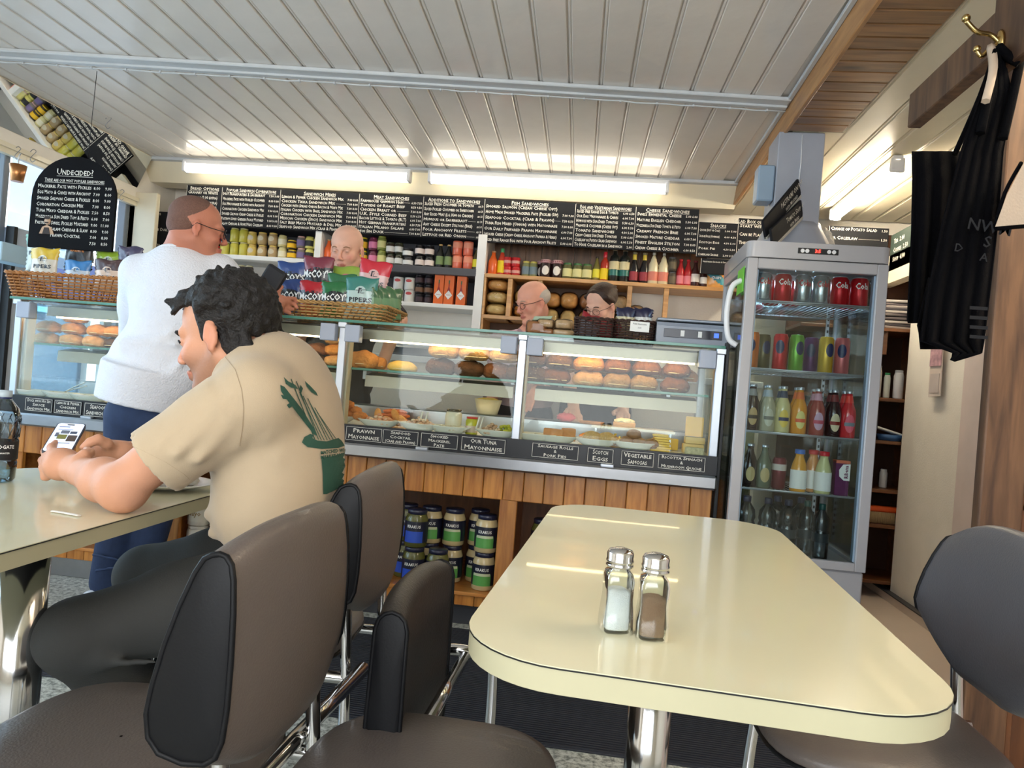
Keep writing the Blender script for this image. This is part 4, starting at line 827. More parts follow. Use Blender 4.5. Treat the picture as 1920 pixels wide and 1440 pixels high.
# shakers
def shaker(lab, x, y, col, fill, rz):
    t = thing('shaker', lab, 'shaker', (x, y, .7455), rz); R = .0195
    bm = MB(); prof = [(R*.98, 0), (R*1.06, .004), (R*1.04, .02), (R*.92, .045), (R*.96, .068), (R*.86, .076), (R*.62, .081), (R*.66, .085)]
    lathe(bm, prof, 32, Matrix.Rotation(radians(0), 4, 'Z'), square=.72, caps=False)
    lathe(bm, [(r_*.90, z_) for r_, z_ in prof[1:-1]], 32, square=.72, caps=False)
    lathe(bm, [(.0, .0005), (R*.98, .0005)], 32, square=.72, caps=False)
    obj('glass_jar', bm, glass('shaker_glass', (250, 253, 251), 1.6, .01, 1.5), t)
    bm = MB(); lathe(bm, [(R*.78, .004), (R*.84, .006), (R*.80, fill), (R*.4, fill+.004), (.0005, fill+.002)], 28, square=.6); obj('contents', bm, col, t)
    bm = MB(); lathe(bm, [(R*.86, .083), (R*.93, .084), (R*.93, .086), (R*.86, .088), (R*.93, .090), (R*.93, .092), (R*.88, .094), (R*.9, .101), (R*.78, .105), (R*.4, .1075), (.0005, .108)], 28)
    for a in range(8): box(bm, (R*.35*cos(a*.785), R*.35*sin(a*.785), .1072), (.0016, .0016, .001), mi=1)
    obj('chrome_lid', bm, [M_chrome, M_black], t)
shaker('glass salt shaker with chrome lid, full of white salt', .044, .947, mat('salt', (240, 240, 242), .8, bump=.4, bscale=900), .052, .2)
shaker('glass pepper shaker with chrome lid, full of brown pepper', .089, .937, mat('pepper', (150, 116, 90), .8, bump=.4, bscale=900), .05, .1)
# things on the left table
wb_ = thing('water_bottle', 'clear ribbed plastic water bottle with black label on the left table', 'bottle', (-1.335, 1.47, .7455))
pr = [(.026, 0), (.034, .008), (.035, .045), (.033, .05), (.0345, .054)]
bm = MB(); lathe(bm, pr+[(.0345, .095), (.033, .10), (.0365, .118), (.034, .128), (.0375, .142), (.034, .155), (.030, .168), (.018, .184), (.0135, .19), (.0135, .198)], 28, caps=False)
for k in range(14):
    a = k*2*pi/14; tube(bm, [(.0355*cos(a), .0355*sin(a), .102), (.037*cos(a+.25), .037*sin(a+.25), .128), (.0355*cos(a), .0355*sin(a), .152)], .0012, 5)
obj('plastic_body', bm, glass('bottle_pet', (226, 236, 240), 1.9, .03), wb_)
bm = MB(); lathe(bm, [(.0305, .003), (.0325, .01), (.0325, .046), (.0005, .046)], 24); obj('water', bm, glass('water', (214, 226, 230), 1.2, .02, 1.33), wb_)
bm = MB(); lathe(bm, [(.0352, .052), (.0352, .094)], 28, caps=False); obj('label', bm, mat('label_dark', (30, 32, 36), .4), wb_)
txt_arc('HARROGATE', .0356, .078, .011, M_wtext, wb_, w=.058, rot=0); txt_arc('SPRING WATER', .0356, .066, .005, M_wtext, wb_, w=.04)
bm = MB(); lathe(bm, [(.0145, .192), (.0155, .193), (.0155, .207), (.001, .208)], 20); obj('cap', bm, mat('cap_clearwhite', (180, 196, 206), .3), wb_)
bm = MB(); lathe(bm, [(.0158, .189), (.0158, .192)], 20, caps=False); obj('cap_ring', bm, mat('cap_blue', (24, 36, 90), .4), wb_)
for c in wb_.children:
    if c.name.startswith('lettering'): c.rotation_euler.z = radians(42)
plt = thing('plate', 'white oval plate with crumpled napkin behind the young man\'s elbow', 'plate', (-1.02, 1.60, .7455))
bm = MB(); lathe(bm, [(.0, .004), (.075, .004), (.09, .008), (.118, .016), (.12, .018), (.116, .0185), (.09, .0115), (.075, .0075), (.0, .007)], 40, Matrix.Diagonal((1.05, .85, 1, 1)), caps=False); obj('dish', bm, mat('china', (238, 238, 236), .2, coat=.4), plt)
nk = tag(obj('napkin', cmesh('nap', lambda b: None) if 0 else (lambda b: (blob(b, (0, 0, .016), (.055, .04, .022), seg=24, rings=14, jit=.16), b)[1])(MB()), mat('paper_white', (0, 0, 0)), loc=(-.99, 1.60, .752)), 'crumpled white paper napkin lying on the plate', 'napkin')
bm = MB(); tube(bm, smooth_path([(-.032, .0, 0), (-.01, -.002, 0), (.034, -.012, 0)], 4), .0045, 8); bmesh.ops.scale(bm, vec=(1, 1, .35), verts=bm.verts); tag(obj('straw_wrapper', bm, mat('paper_white', (0, 0, 0)), loc=(-.977, 1.243, .7475)), 'curved white paper straw wrapper near the left table edge', 'wrapper')
# phone
C0 = ad(121, 822, 1.62); vv = (-_R*.034+_U*.060+_F*.118).normalized(); uu = (_R*.86+_F*.2+_U*-.10); uu = (uu-vv*uu.dot(vv)).normalized(); ww = uu.cross(vv)
ph = thing('smartphone', 'smartphone with lit screen held in both hands over the left table', 'phone'); ph.matrix_world = Matrix(((uu.x, vv.x, ww.x, C0.x), (uu.y, vv.y, ww.y, C0.y), (uu.z, vv.z, ww.z, C0.z), (0, 0, 0, 1))) @ Matrix.Diagonal((.86, .90, .9, 1))
bm = MB(); prism(bm, rrect(.068, .142, .009, 5), -.004, .004); obj('phone_case', bm, mat('phone_body', (70, 74, 88), .35, .4), ph, smooth=True, sharp=40)
bm = MB(); prism(bm, rrect(.063, .137, .008, 5), .004, .0046); obj('screen', bm, mat('screen_lit', (206, 218, 240), .2, var=.02, emit=.9), ph)
bm = MB(); prism(bm, rrect(.018, .005, .0025, 3, 0, .061), .0046, .0049)
obj('camera_notch', bm, M_black, ph)
for k, (a, b, c_, d, col) in enumerate(((-.006, .0, .022, .022, (110, 112, 60)), (.018, -.006, .022, .03, (70, 60, 56)), (-.004, .024, .02, .016, (96, 104, 120)), (.016, .022, .016, .012, (60, 70, 90)), (-.02, .01, .008, .02, (90, 96, 116)), (-.012, .05, .026, .005, (130, 140, 176)), (-.006, .036, .036, .003, (130, 140, 176)), (0, -.03, .04, .004, (120, 130, 160)))):
    bm = MB(); prism(bm, rrect(c_, d, .001, 1, a, b), .0046, .0048); obj('screen_picture', bm, mat('scr%d' % k, col, .3, emit=.5), ph)

# ================================================================== CHAIRS
M_vin = mat('taupe_vinyl', (97, 89, 85), .42, var=.03, vscale=3, bump=.12, bscale=260, coat=.08)
M_vinb = mat('black_vinyl', (11, 12, 16), .5, var=.05, spec=.3, bump=.03, bscale=260)
def chair(lab, x, y, rz, zt=.83, zb=.555, hw=.205, tk=1.0, rail=True, legs=True, seat=True, seatoff=0, tilt=0, front=None, seatw=.215, seatd=.22, fmat=None, cb=.26, ct=.10, boxy=False):
    t = thing('cafe_chair', lab, 'chair', (x, y, 0), rz)     # local: faces +X, back at x = 0, seat towards +X
    prof = []
    H = zt-zb
    pf = [(.000, 1.0), (.010, .992), (.020, .97), (.030, .90), (.045, .74), (.060, .54), (.072, .34), (.077, .20), (.072, .09), (.056, .02), (.024, -.01), (-.006, .0), (-.020, .04), (-.027, .12), (-.030, .28), (-.030, .5), (-.027, .72), (-.022, .88), (-.017, .955), (-.009, .992)]
    if boxy: pf = [(.0, 1.0), (.014, .99), (.024, .965), (.029, .92), (.030, .72), (.031, .5), (.031, .3), (.031, .15), (.028, .04), (.016, .0), (-.014, .0), (-.026, .04), (-.029, .15), (-.029, .3), (-.029, .5), (-.028, .72), (-.027, .92), (-.022, .965), (-.013, .99)]
    N = 18; bm = MB(); R = []
    for i in range(N+1):
        u = -1+2*i/N; a = abs(u); top = 1-ct*a**3; bot = .02+cb*max(0, a-.35)**1.6/.65**1.6
        ring = []
        for px_, pz in pf:
            z = zb+H*(bot+(top-bot)*pz); xx = px_*tk*(1.0-.06*a)+.018*(u*u)-tilt*(z-zb)
            ring.append(bm.verts.new((xx, u*hw*(1-.10*max(0, pz-.6)), z)))
        R.append(ring)
    n = len(pf)
    for i in range(N):
        for k in range(n): f = bm.faces.new((R[i][k], R[i][(k+1) % n], R[i+1][(k+1) % n], R[i+1][k])); f.smooth = True
    obj('backrest', bm, fmat or M_vin, t)
    for s, ring_i in ((-1, 0), (1, N)):
        bm = MB(); pts = []
        for px_, pz in pf:
            a = 1; top = 1-ct; bot = .02+cb; z = zb+H*(bot+(top-bot)*pz); pts.append(Vector((px_*tk*.94+.018-tilt*(z-zb), s*hw*(1-.10*max(0, pz-.6)), z)))
        cen = sum(pts, Vector())/n+Vector((0, s*.006, 0)); c = bm.verts.new(cen); inner = [bm.verts.new(p.lerp(cen, .25)+Vector((0, s*.006, 0))) for p in pts]; outer = [bm.verts.new(p+Vector((0, s*.0005, 0))) for p in pts]
        for k in range(n):
            bm.faces.new((c, inner[k], inner[(k+1) % n])).smooth = True; bm.faces.new((inner[k], outer[k], outer[(k+1) % n], inner[(k+1) % n])).smooth = True
        obj('side_panel', bm, M_vinb, t)
        bm = MB(); tube(bm, pts, .0042, 6, closed=True); obj('piping', bm, M_vinb, t)
    if seat:
        sx = .04+seatd+seatoff; bm = MB(); rings = []
        for z, sc in ((.405, .80), (.412, .93), (.432, 1.0), (.448, .985), (.458, .90), (.462, .6), (.463, .01)):
            ring = []
            for k in range(40):
                a = 2*pi*k/40; e = .55; ring.append(bm.verts.new((sx+math.copysign(abs(cos(a))**e, cos(a))*seatd*sc, math.copysign(abs(sin(a))**e, sin(a))*seatw*sc, z)))
            rings.append(ring)
        for i in range(len(rings)-1):
            for k in range(40): f = bm.faces.new((rings[i][k], rings[i][(k+1) % 40], rings[i+1][(k+1) % 40], rings[i+1][k])); f.smooth = True; f.material_index = 1 if i < 1 else 0
        bm.faces.new(rings[0][::-1]).material_index = 1
        obj('seat', bm, [M_vin, M_vinb], t)
        bm = MB(); pts = [(sx+math.copysign(abs(cos(a))**.55, cos(a))*seatd*.99, math.copysign(abs(sin(a))**.55, sin(a))*seatw*.99, .424) for a in [2*pi*k/40 for k in range(40)]]; tube(bm, pts, .0045, 6, closed=True); obj('seat_piping', bm, M_vinb, t)
    if legs:
        for s in (-1, 1):
            bm = MB(); yy = s*(hw-.05); tube(bm, smooth_path([(.022, yy, zb+.08), (.012, yy, .46), (.006, yy, .36), (-.004, yy, .0)], 4), .0125, 12); obj('rear_leg', bm, M_chrome, t)
            bm = MB(); tube(bm, smooth_path([(-.02, yy, .395), (.2, yy, .395), (.40, yy, .395), (.43, yy, .36), (.45, yy, .0)], 4), .0125, 12); obj('front_leg', bm, M_chrome, t)
    return t
chair('taupe vinyl chair with black side panels in the near left foreground, facing left', -.432, 1.035, radians(180), zt=.842, zb=.505, hw=.203, tk=1.04, cb=.14, ct=.08)
chair('taupe vinyl chair behind the near one, the young man sits on it', -.495, 1.655, radians(183), zt=.845, zb=.515, hw=.205, tk=1.12, cb=.14, ct=.08)
chair('taupe vinyl chair at the right edge of the picture, facing the right table', .835, 1.50, radians(180), zt=.85, zb=.52, hw=.225, tk=1, seatoff=0, cb=.26, ct=.16, fmat=mat('slate_vinyl', (84, 86, 94), .42, var=.03, bump=.12, bscale=260))
lc = chair('low backed taupe chair between the tables, black side and front', -.335, 1.37, radians(0), zt=.672, zb=.26, hw=.198, tk=1.05, cb=.03, ct=.04, boxy=True, legs=False, seat=False, fmat=mat('shadow_vinyl', (44, 40, 38), .42, var=.05, bump=.12, bscale=200))  # taupe backrest darkened: its shade is put into the vinyl colour
# its seat and chrome frame
def at_local(t, o): o.parent = t; o.location = t.matrix_basis.inverted() @ Vector(o.location); return o
bm = MB(); rings = []
for z, sc in ((.405, .80), (.412, .93), (.432, 1.0), (.448, .985), (.458, .90), (.462, .6), (.463, .01)):
    rings.append([bm.verts.new((-.215+math.copysign(abs(cos(a))**.6, cos(a))*.205*sc, 1.02+math.copysign(abs(sin(a))**.6, sin(a))*.26*sc, z)) for a in [2*pi*k/40 for k in range(40)]])
for i in range(len(rings)-1):
    for k in range(40): f = bm.faces.new((rings[i][k], rings[i][(k+1) % 40], rings[i+1][(k+1) % 40], rings[i+1][k])); f.smooth = True; f.material_index = 1 if i < 1 else 0
bm.faces.new(rings[0][::-1]).material_index = 1
at_local(lc, obj('seat', bm, [M_vin, M_vinb]))
bm = MB(); tube(bm, [(-.272, 1.20, .415), (-.262, 1.655, .415)], .013, 12); at_local(lc, obj('side_rail', bm, M_chrome))
bm = MB(); tube(bm, smooth_path([(-.31, 1.66, .425), (-.262, 1.665, .425), (-.215, 1.70, .40), (-.20, 1.72, .33), (-.20, 1.72, 0)], 6), .013, 12); at_local(lc, obj('rear_leg', bm, M_chrome))
bm = MB(); tube(bm, [(-.40, 1.25, .30), (-.40, 1.25, 0)], .0125, 12); at_local(lc, obj('front_leg', bm, M_chrome))
bm = MB(); tube(bm, [(-.08, .95, .40), (-.08, .95, 0)], .0125, 12); at_local(lc, obj('front_leg', bm, M_chrome))
rl = thing('seat_rail', 'dark chrome floor rail linking the two left chairs', 'rail', (-.465, 1.29, .42))
bm = MB(); tube(bm, [(-.01, -.28, -.0), (.008, .21, 0)], .015, 12); obj('tube', bm, M_chrome, rl)

# ================================================================== APRONS, CALENDAR, NICHE SHELVES
M_apr = mat('apron_black', (7, 7, 10), .95, var=.1, spec=.08, bump=.15, bscale=300, sheen=0)
ap = thing('apron', 'black apron hanging from the brass hook, upper straps gathered', 'apron', group=None)
rows = [(92, 1862, 1878), (130, 1848, 1890), (180, 1834, 1892), (230, 1820, 1888), (284, 1796, 1880), (340, 1786, 1874), (420, 1778, 1866), (520, 1770, 1855), (600, 1762, 1848), (660, 1783, 1842), (677, 1783, 1800)]
def drape(name, rows, t0, amp, nf, parent, m, ph=0, skew=0):
    bm = MB(); G = []; n = 48
    for y, xa, xb in rows:
        r = []
        for k in range(n+1):
            u = k/n; v = (y-rows[0][0])/(rows[-1][0]-rows[0][0]); r.append(bm.verts.new(ad(xa+(xb-xa)*u, y+skew*u, t0+amp*(.2+.8*v)*sin(u*nf*2*pi+ph)+.02*u)))
        G.append(r)
    for i in range(len(G)-1):
        for k in range(n): bm.faces.new((G[i][k], G[i][k+1], G[i+1][k+1], G[i+1][k])).smooth = True
    o = obj(name, bm, m, parent); md = o.modifiers.new('s', 'SOLIDIFY'); md.thickness = .003; return o
drape('skirt', [(92, 1862, 1880), (180, 1836, 1900), (284, 1800, 1882), (420, 1765, 1872), (560, 1735, 1856), (640, 1724, 1846), (662, 1785, 1842), (676, 1783, 1790)], 1.52, .007, 4.5, ap, M_apr)
for (a, b) in (((1868, 95), (1838, 250)), ((1872, 88), (1912, 118)), ((1912, 118), (1880, 260))):
    bm = MB(); tube(bm, smooth_path([ad(*a, 1.54), ad((a[0]+b[0])/2, (a[1]+b[1])/2+4, 1.52), ad(*b, 1.51)], 4), .010, 6); obj('neck_strap', bm, M_apr, ap)
bm = MB(); tube(bm, smooth_path([ad(1858, 88, 1.55), ad(1862, 130, 1.5), ad(1848, 190, 1.48)], 4), .009, 6); obj('tie', bm, mat('beige_tape', (190, 170, 150), .8), ap)
T = Txt(); 
for (s, x, y, z_) in (('NWM', 1812, 428, .034), ('S', 1842, 462, .034), ('A', 1836, 488, .024), ('D', 1788, 470, .024)):
    p = ad(x, y, 1.49); T.add(s, 0, 0, z_, Matrix.Translation(p) @ Matrix.Rotation(radians(8), 4, 'Y') @ Matrix.Rotation(radians(90), 4, 'X'), caps=False)
for k in range(4):
    p = ad(1818, 580+k*18, 1.485); T.quad(0, 0, .035, .007, Matrix.Translation(p) @ Matrix.Rotation(radians(90), 4, 'X'))
T.build('faded_print', mat('faded_print', (24, 25, 30), .95), ap)
ap2 = thing('apron', 'black apron at the left of the hanging pair, flat squared top', 'apron')
drape('cloth', [(284, 1709, 1800), (340, 1710, 1805), (430, 1708, 1800), (520, 1704, 1790), (598, 1700, 1775), (606, 1702, 1770)], 1.60, .014, 3, ap2, M_apr)
drape('lower_fold', [(520, 1740, 1800), (610, 1719, 1800), (624, 1722, 1800), (655, 1725, 1790)], 1.57, .012, 2, ap2, M_apr)
bm = MB(); tube(bm, smooth_path([ad(1790, 290, 1.60), ad(1838, 180, 1.58), ad(1868, 92, 1.565)], 4), .006, 6); obj('neck_strap', bm, M_apr, ap2)
bm = MB(); tube(bm, smooth_path([ad(1716, 288, 1.61), ad(1800, 170, 1.60), ad(1868, 90, 1.57)], 4), .004, 6); obj('neck_strap', bm, M_apr, ap2) if 0 else bm.free()
cpp = thing('sun_hat', 'beige cloth cap hanging at the far right picture edge with dark brim', 'cap', ad(1902, 385, 1.5))
bm = MB(); pts_ = [(1922, 300), (1925, 420), (1866, 425), (1888, 365)]; v1 = [bm.verts.new(ad(x, y, 1.47)-cpp.location) for x, y in pts_]; v2 = [bm.verts.new(ad(x, y, 1.53)-cpp.location) for x, y in pts_]
bm.faces.new(v1); bm.faces.new(v2[::-1])
for i in range(4): bm.faces.new((v1[i], v1[(i+1) % 4], v2[(i+1) % 4], v2[i]))
obj('crown', bm, mat('beige_cloth', (176, 160, 144), .8, bump=.2, bscale=200), cpp, smooth=True, sharp=50)
bm = MB(); tube(bm, [ad(1930, 419, 1.48)-cpp.location, ad(1866, 425, 1.48)-cpp.location], .009, 8); tube(bm, smooth_path([ad(1866, 425, 1.48)-cpp.location, ad(1884, 362, 1.48)-cpp.location, ad(1915, 305, 1.49)-cpp.location], 4), .004, 6); obj('dark_brim', bm, M_apr, cpp)
cal = thing('wall_calendar', 'small paper calendar with pink picture hanging on the right wall', 'calendar', (1.735, 3.98, 1.27))
bm = MB(); box(bm, (0, 0, .06), (.006, .13, .30), Matrix.Rotation(radians(-2), 4, 'X')); obj('pages', bm, mat('paper_page', (214, 200, 190), .7), cal)
bm = MB(); box(bm, (-.006, 0, .14), (.004, .125, .14)); obj('picture', bm, mat('calendar_picture', (190, 150, 160), .5, var=.5, vscale=25), cal)
bm = MB(); box(bm, (-.0045, 0, -.02), (.002, .10, .10)); obj('date_grid', bm, mat('grid_pale', (196, 184, 180), .7), cal)
ns = thing('storage_shelves', 'brown wooden storage shelves in the niche behind the fridge', 'shelf unit', (1.5, 4.6, 0))
for z in (.10, .425, .63, .915, 1.165, 1.575): pb(ns, 'shelf', (1.15, 4.41, z-.02), (1.86, 4.75, z), wood('niche_wood', (92, 54, 26), (120, 74, 38), 'X', 4), .002)
pb(ns, 'back_panel', (1.15, 4.75, 0), (1.95, 4.77, 2.2), mat('niche_back', (66, 36, 18), .6), 0)
pb(ns, 'side_panel', (1.86, 4.41, 0), (1.88, 4.75, 1.6), wood('niche_wood', (0, 0, 0), (0, 0, 0)), .002)
pb(ns, 'bracket', (1.62, 4.45, 1.42), (1.66, 4.75, 1.555), wood('niche_wood', (0, 0, 0), (0, 0, 0)), .002)
cl = [(150, 140, 136), (70, 66, 70), (180, 172, 168), (96, 88, 92), (128, 118, 118), (200, 190, 182), (84, 78, 84), (160, 150, 146), (110, 100, 104), (188, 180, 176)]
for k in range(10):
    bm = MB(); box(bm, (0, 0, 0), (.26+random.uniform(-.03, .02), .2, .016), Matrix.Rotation(random.uniform(-.15, .15), 4, 'Z'), bev=.005, seg=2)
    for v in bm.verts: v.co.z += .006*sin(v.co.x*30+k)
    lab = 'folded cloth %s in the pile on the niche top shelf' % ['at the very bottom', 'second from the bottom', 'third from the bottom', 'fourth from the bottom', 'just below the middle', 'just above the middle', 'fourth from the top', 'third from the top', 'second from the top', 'topmost'][k]
    tag(obj('folded_cloth', bm, mat('cloth_%d' % k, cl[k], .9), loc=(1.66+random.uniform(-.01, .01), 4.55, 1.586+k*.0175)), lab, 'cloth', 'folded cloths on the niche shelf')
def nb(name, cat, lab, x, z, R, H, c, lidc=None): return vessel(name, cat, lab, x, 4.52, z, R, H, PJAR, mat('n_'+lab[:14].replace(' ', '_'), c, .4), mat('nl_'+lab[:14].replace(' ', '_'), lidc, .4) if lidc else None, lidr=.8)
nb('spray_can', 'can', 'white spray can with chrome top on the second niche shelf', 1.765, 1.167, .028, .17, (220, 220, 222), (180, 180, 185))
nb('plastic_tube', 'tube', 'white upright tube beside the spray can in the niche', 1.65, 1.167, .018, .19, (226, 222, 212), (226, 222, 212))
nb('plastic_tube', 'tube', 'green topped slim bottle between white tube and spray can', 1.70, 1.167, .018, .15, (200, 205, 196), (40, 130, 80))
nb('jar', 'jar', 'small white tube standing on the fourth niche shelf', 1.72, .632, .022, .11, (226, 226, 226), (240, 240, 240))
nb('jar', 'jar', 'dark jar with grey label on the fourth niche shelf', 1.62, .632, .04, .09, (40, 44, 50), (20, 20, 24))
tb = thing('plastic_tub', 'blue and white tub with papers on the third niche shelf', 'tub', (1.73, 4.5, .917))
bm = MB(); lathe(bm, [(.06, 0), (.07, .035), (.066, .035), (.056, .004)], 24); obj('tub', bm, mat('tub_blue', (60, 100, 150), .5), tb)
bm = MB(); box(bm, (-.04, 0, .05), (.16, .1, .012), Matrix.Rotation(.25, 4, 'Y'), bev=.003); obj('papers', bm, M_wtext, tb)
bh = thing('hand_brush', 'orange handled bristle brush lying on the fifth niche shelf', 'brush', (1.66, 4.46, .427))
bm = MB(); box(bm, (0, 0, .085), (.26, .05, .035), bev=.012, seg=3); obj('orange_handle', bm, mat('brush_orange', (214, 84, 30), .4), bh)
bm = MB()
for i in range(40):
    for j in range(4): 
        x = -.11+i*.0056; tube(bm, [(x, -.018+j*.012, .068), (x*1.12+random.uniform(-.003, .003), -.02+j*.013, .002)], .0022, 4)
o = obj('bristles', bm, mat('bristle', (196, 170, 126), .9), bh); o['kind'] = 'stuff'
gc = thing('grey_coat', 'grey garment hanging in the gap beside the fridge', 'garment', (1.50, 4.3, .98))
bm = MB(); tube(bm, smooth_path([(0, 0, .51), (.01, .05, .56), (.02, .12, .575)], 4), .005, 6); obj('hanging_loop', bm, M_black, gc)
bm = MB(); lathe(bm, [(.02, .52), (.05, .45), (.07, .2), (.085, 0), (.07, -.02)], 20, Matrix.Diagonal((1, .5, 1, 1)))
for v in bm.verts: v.co.x += .012*sin(v.co.z*9)+.006*sin(atan2(v.co.y, v.co.x)*7)
obj('cloth', bm, mat('grey_cloth', (92, 92, 104), .9), gc)
# ================================================================== GOODS ON THE BACK SHELVES
def mc(c, r=.3, coat=.3, **k): return mat('c_%d_%d_%d' % c, c, r, coat=coat, **k)
def good(name, cat, desc, px, z, Y=4.80, R=.03, H=.1, prof=PJAR, body=(200, 180, 90), lid=None, label=None, where='', lz=(.18, .66), kind='band', lidz=.88, lidr=.84, text=None, tm=None, py=500, grp=None, **k):
    x = ay(px, py, Y).x
    return vessel(name, cat, (desc+' '+where).strip(), x, Y, z, R, H, prof, mc(body), mc(lid, .35) if lid else None, mc(label, .5, 0) if label else None, grp, kind=kind, lz=lz, lidz=lidz, lidr=lidr, text=text, tm=tm, **k)
ZU, ZL, ZW = 1.826, 1.578, 1.801
def stack(name, cat, desc, px, z, n, H, wh, rowz=(), **k):
    for i in range(n):
        w = ('upper' if i == 1 else 'lower' if i == 0 else 'topmost') if n > 1 else ''
        good(name, cat, (w+' '+desc).strip(), px-(i*1.5), z+i*(H+.002), H=H, where=wh, **k)
W1 = 'on upper white shelf'
stack('jar', 'jar', 'dark jar with red lid and red label', 395, ZU, 2, .062, W1+', left end', R=.034, body=(40, 24, 24), lid=(200, 34, 40), label=(190, 40, 60), py=450, lidz=.8, lidr=.95)
stack('jar', 'jar', 'dark jar with red lid and label', 409, ZU, 2, .062, W1+', second from left', R=.028, body=(36, 22, 22), lid=(200, 34, 40), label=(186, 40, 60), py=450, lidz=.8, lidr=.95)
stack('jar', 'jar', 'pale green sauerkraut jar with white lid', 423, ZU, 1, .098, W1, R=.035, body=(196, 186, 80), lid=(226, 222, 206), py=455, lidz=.92, lidr=.92)
for i, px in enumerate((441, 458)): stack('jar', 'jar', 'tall yellow-green pickle jar', px, ZU, 2, .098, W1+[', nearer the left end', ', right of its twin stack'][i], R=.032, body=(192, 182, 70), lid=(214, 206, 150), py=455, lidz=.92, lidr=.85)
for i, (px, c) in enumerate(((474, (204, 178, 92)), (493, (176, 150, 104)), (513, (172, 146, 104)))): stack('jar', 'jar', 'round bellied mustard jar', px, ZU, 2, .088, W1+[', first round stack', ', second round stack', ', third round stack'][i], R=.036, prof=PROUND, body=c, lid=(206, 176, 92), label=(196, 186, 160), kind='oval', lz=(.3, .7), py=458, lidr=.78)
for i, (px, c, ld, lb, nm) in enumerate(((531, (206, 196, 140), (196, 186, 130), (226, 220, 190), 'cream horseradish jar'), (549, (60, 46, 22), (230, 190, 30), (236, 186, 30), 'small yellow lidded jar'), (566, (120, 110, 104), (206, 160, 150), (120, 106, 150), 'violet labelled relish jar'), (582, (214, 204, 110), (180, 176, 80), (40, 40, 40), 'yellow piccalilli jar with black label'), (598, (216, 204, 140), (216, 176, 160), (226, 214, 130), 'pale yellow mayonnaise jar'))):
    stack('jar', 'jar', nm, px, ZU, 2, .082 if i != 1 else .066, W1, R=.031 if i != 1 else .034, body=c, lid=ld, label=lb, py=460, text=None)
def bottle(desc, px, z, H=.2, R=.028, c=(60, 60, 30), cap=(30, 30, 30), label=(220, 210, 150), where='', Y=4.8, prof=PTALL, lz=(.15, .5), py=480, lidz=.94, lidr=.48, neck=None, **k):
    return good('bottle', 'bottle', desc, px, z, Y=Y, R=R, H=H, prof=prof, body=c, lid=cap, label=label, where=where, lz=lz, lidz=lidz, lidr=lidr, py=py, neck=neck, **k)
bottle('bright orange sauce bottle with pale stopper', 616, ZU, .155, .029, (232, 100, 40), (180, 140, 96), None, 'left of the bald man on upper shelf', py=470, prof=PBOT)
for i, (px, c, ld, lb, nm, H) in enumerate(((682, (60, 70, 30), (220, 200, 40), (226, 180, 40), 'yellow lidded pickle jar with green label', .09), (701, (110, 40, 70), (100, 30, 60), (226, 130, 170), 'purple beetroot jar', .092), (717, (120, 130, 60), (150, 160, 70), (210, 206, 140), 'green gherkin jar', .098), (734, (60, 50, 40), (50, 60, 40), (226, 226, 220), 'brown relish jar with white label', .078), (750, (56, 56, 40), (60, 66, 44), (222, 222, 216), 'olive relish jar with white label', .078))):
    stack('jar', 'jar', nm, px, ZU, 2, H, W1+', right of bald man', R=.031, body=c, lid=ld, label=lb, py=465)
stack('jar', 'jar', 'squat charcoal jar with white label', 767, ZU, 2, .062, W1, R=.037, body=(34, 34, 40), lid=(40, 40, 46), label=(226, 226, 224), py=470, lidr=.95)
for i, px in enumerate((789, 807)): stack('jar', 'jar', 'black jam jar with cream label', px, ZU, 2, .075, W1+[', left one of the pair', ', right one of the pair'][i], R=.034, body=(26, 24, 28), lid=(24, 24, 28), label=(230, 214, 206), py=470, lidr=.9)
for i, px in enumerate((826, 842)): bottle('dark vinegar bottle with cork stopper', px, ZU, .165, .028, (26, 28, 26), (206, 170, 110), (120, 140, 90), W1+[', left one of two', ', right one of two'][i], prof=PBOT, py=470)
for i, px in enumerate((859, 879)): stack('tin', 'tin', 'orange tomato tin', px, ZU, 2, .095, W1+[', left stack', ', right stack'][i], R=.034, prof=[(.96, 0), (1, .02), (1, .98), (.96, 1), (.92, .98), (.001, .98)], body=(226, 110, 80), label=(236, 150, 120), lz=(.5, .9), py=475)
bottle('small yellow labelled chilli sauce bottle', 893, ZU, .15, .024, (70, 66, 30), (60, 60, 66), (226, 214, 50), 'at the right end of the upper white shelf', prof=PBOT, py=480)
W2 = 'on lower white shelf'
for i, px in enumerate((425, 440, 453, 468)): stack('jar', 'jar', 'white labelled jar with pale lid, number %s of four' % names[i] if 0 else ['chutney jar behind the customer', 'white labelled jar with purple mark, leftmost', 'white labelled jar with purple mark, middle', 'white labelled jar with purple mark, rightmost'][i], px, ZL, 2, .092, W2, R=.029, body=(70, 54, 50), lid=(200, 190, 150), label=(228, 226, 220), py=520)
for i, px in enumerate((482, 496)): stack('jar', 'jar', 'dark green lidded jar', px, ZL, 1, .098, W2+[', left one of two', ', right one of two'][i], R=.028, body=(50, 50, 40), lid=(40, 80, 54), label=(90, 90, 76), py=525)
stack('jar', 'jar', 'dark jar with bright yellow lid', 511, ZL, 2, .075, W2+', beside the black wallet', R=.032, body=(40, 34, 24), lid=(236, 196, 40), label=(220, 180, 60), py=525)
for i, px in enumerate((747, 768)): stack('tin', 'tin', 'white tomato tin with red emblem', px, ZL, 2, .084, W2+[', left stack of the pair', ', right stack of the pair'][i], R=.036, prof=[(.96, 0), (1, .02), (1, .98), (.96, 1), (.92, .98), (.001, .98)], body=(226, 226, 222), label=(200, 80, 80), lz=(.6, .85), kind='oval', py=555)
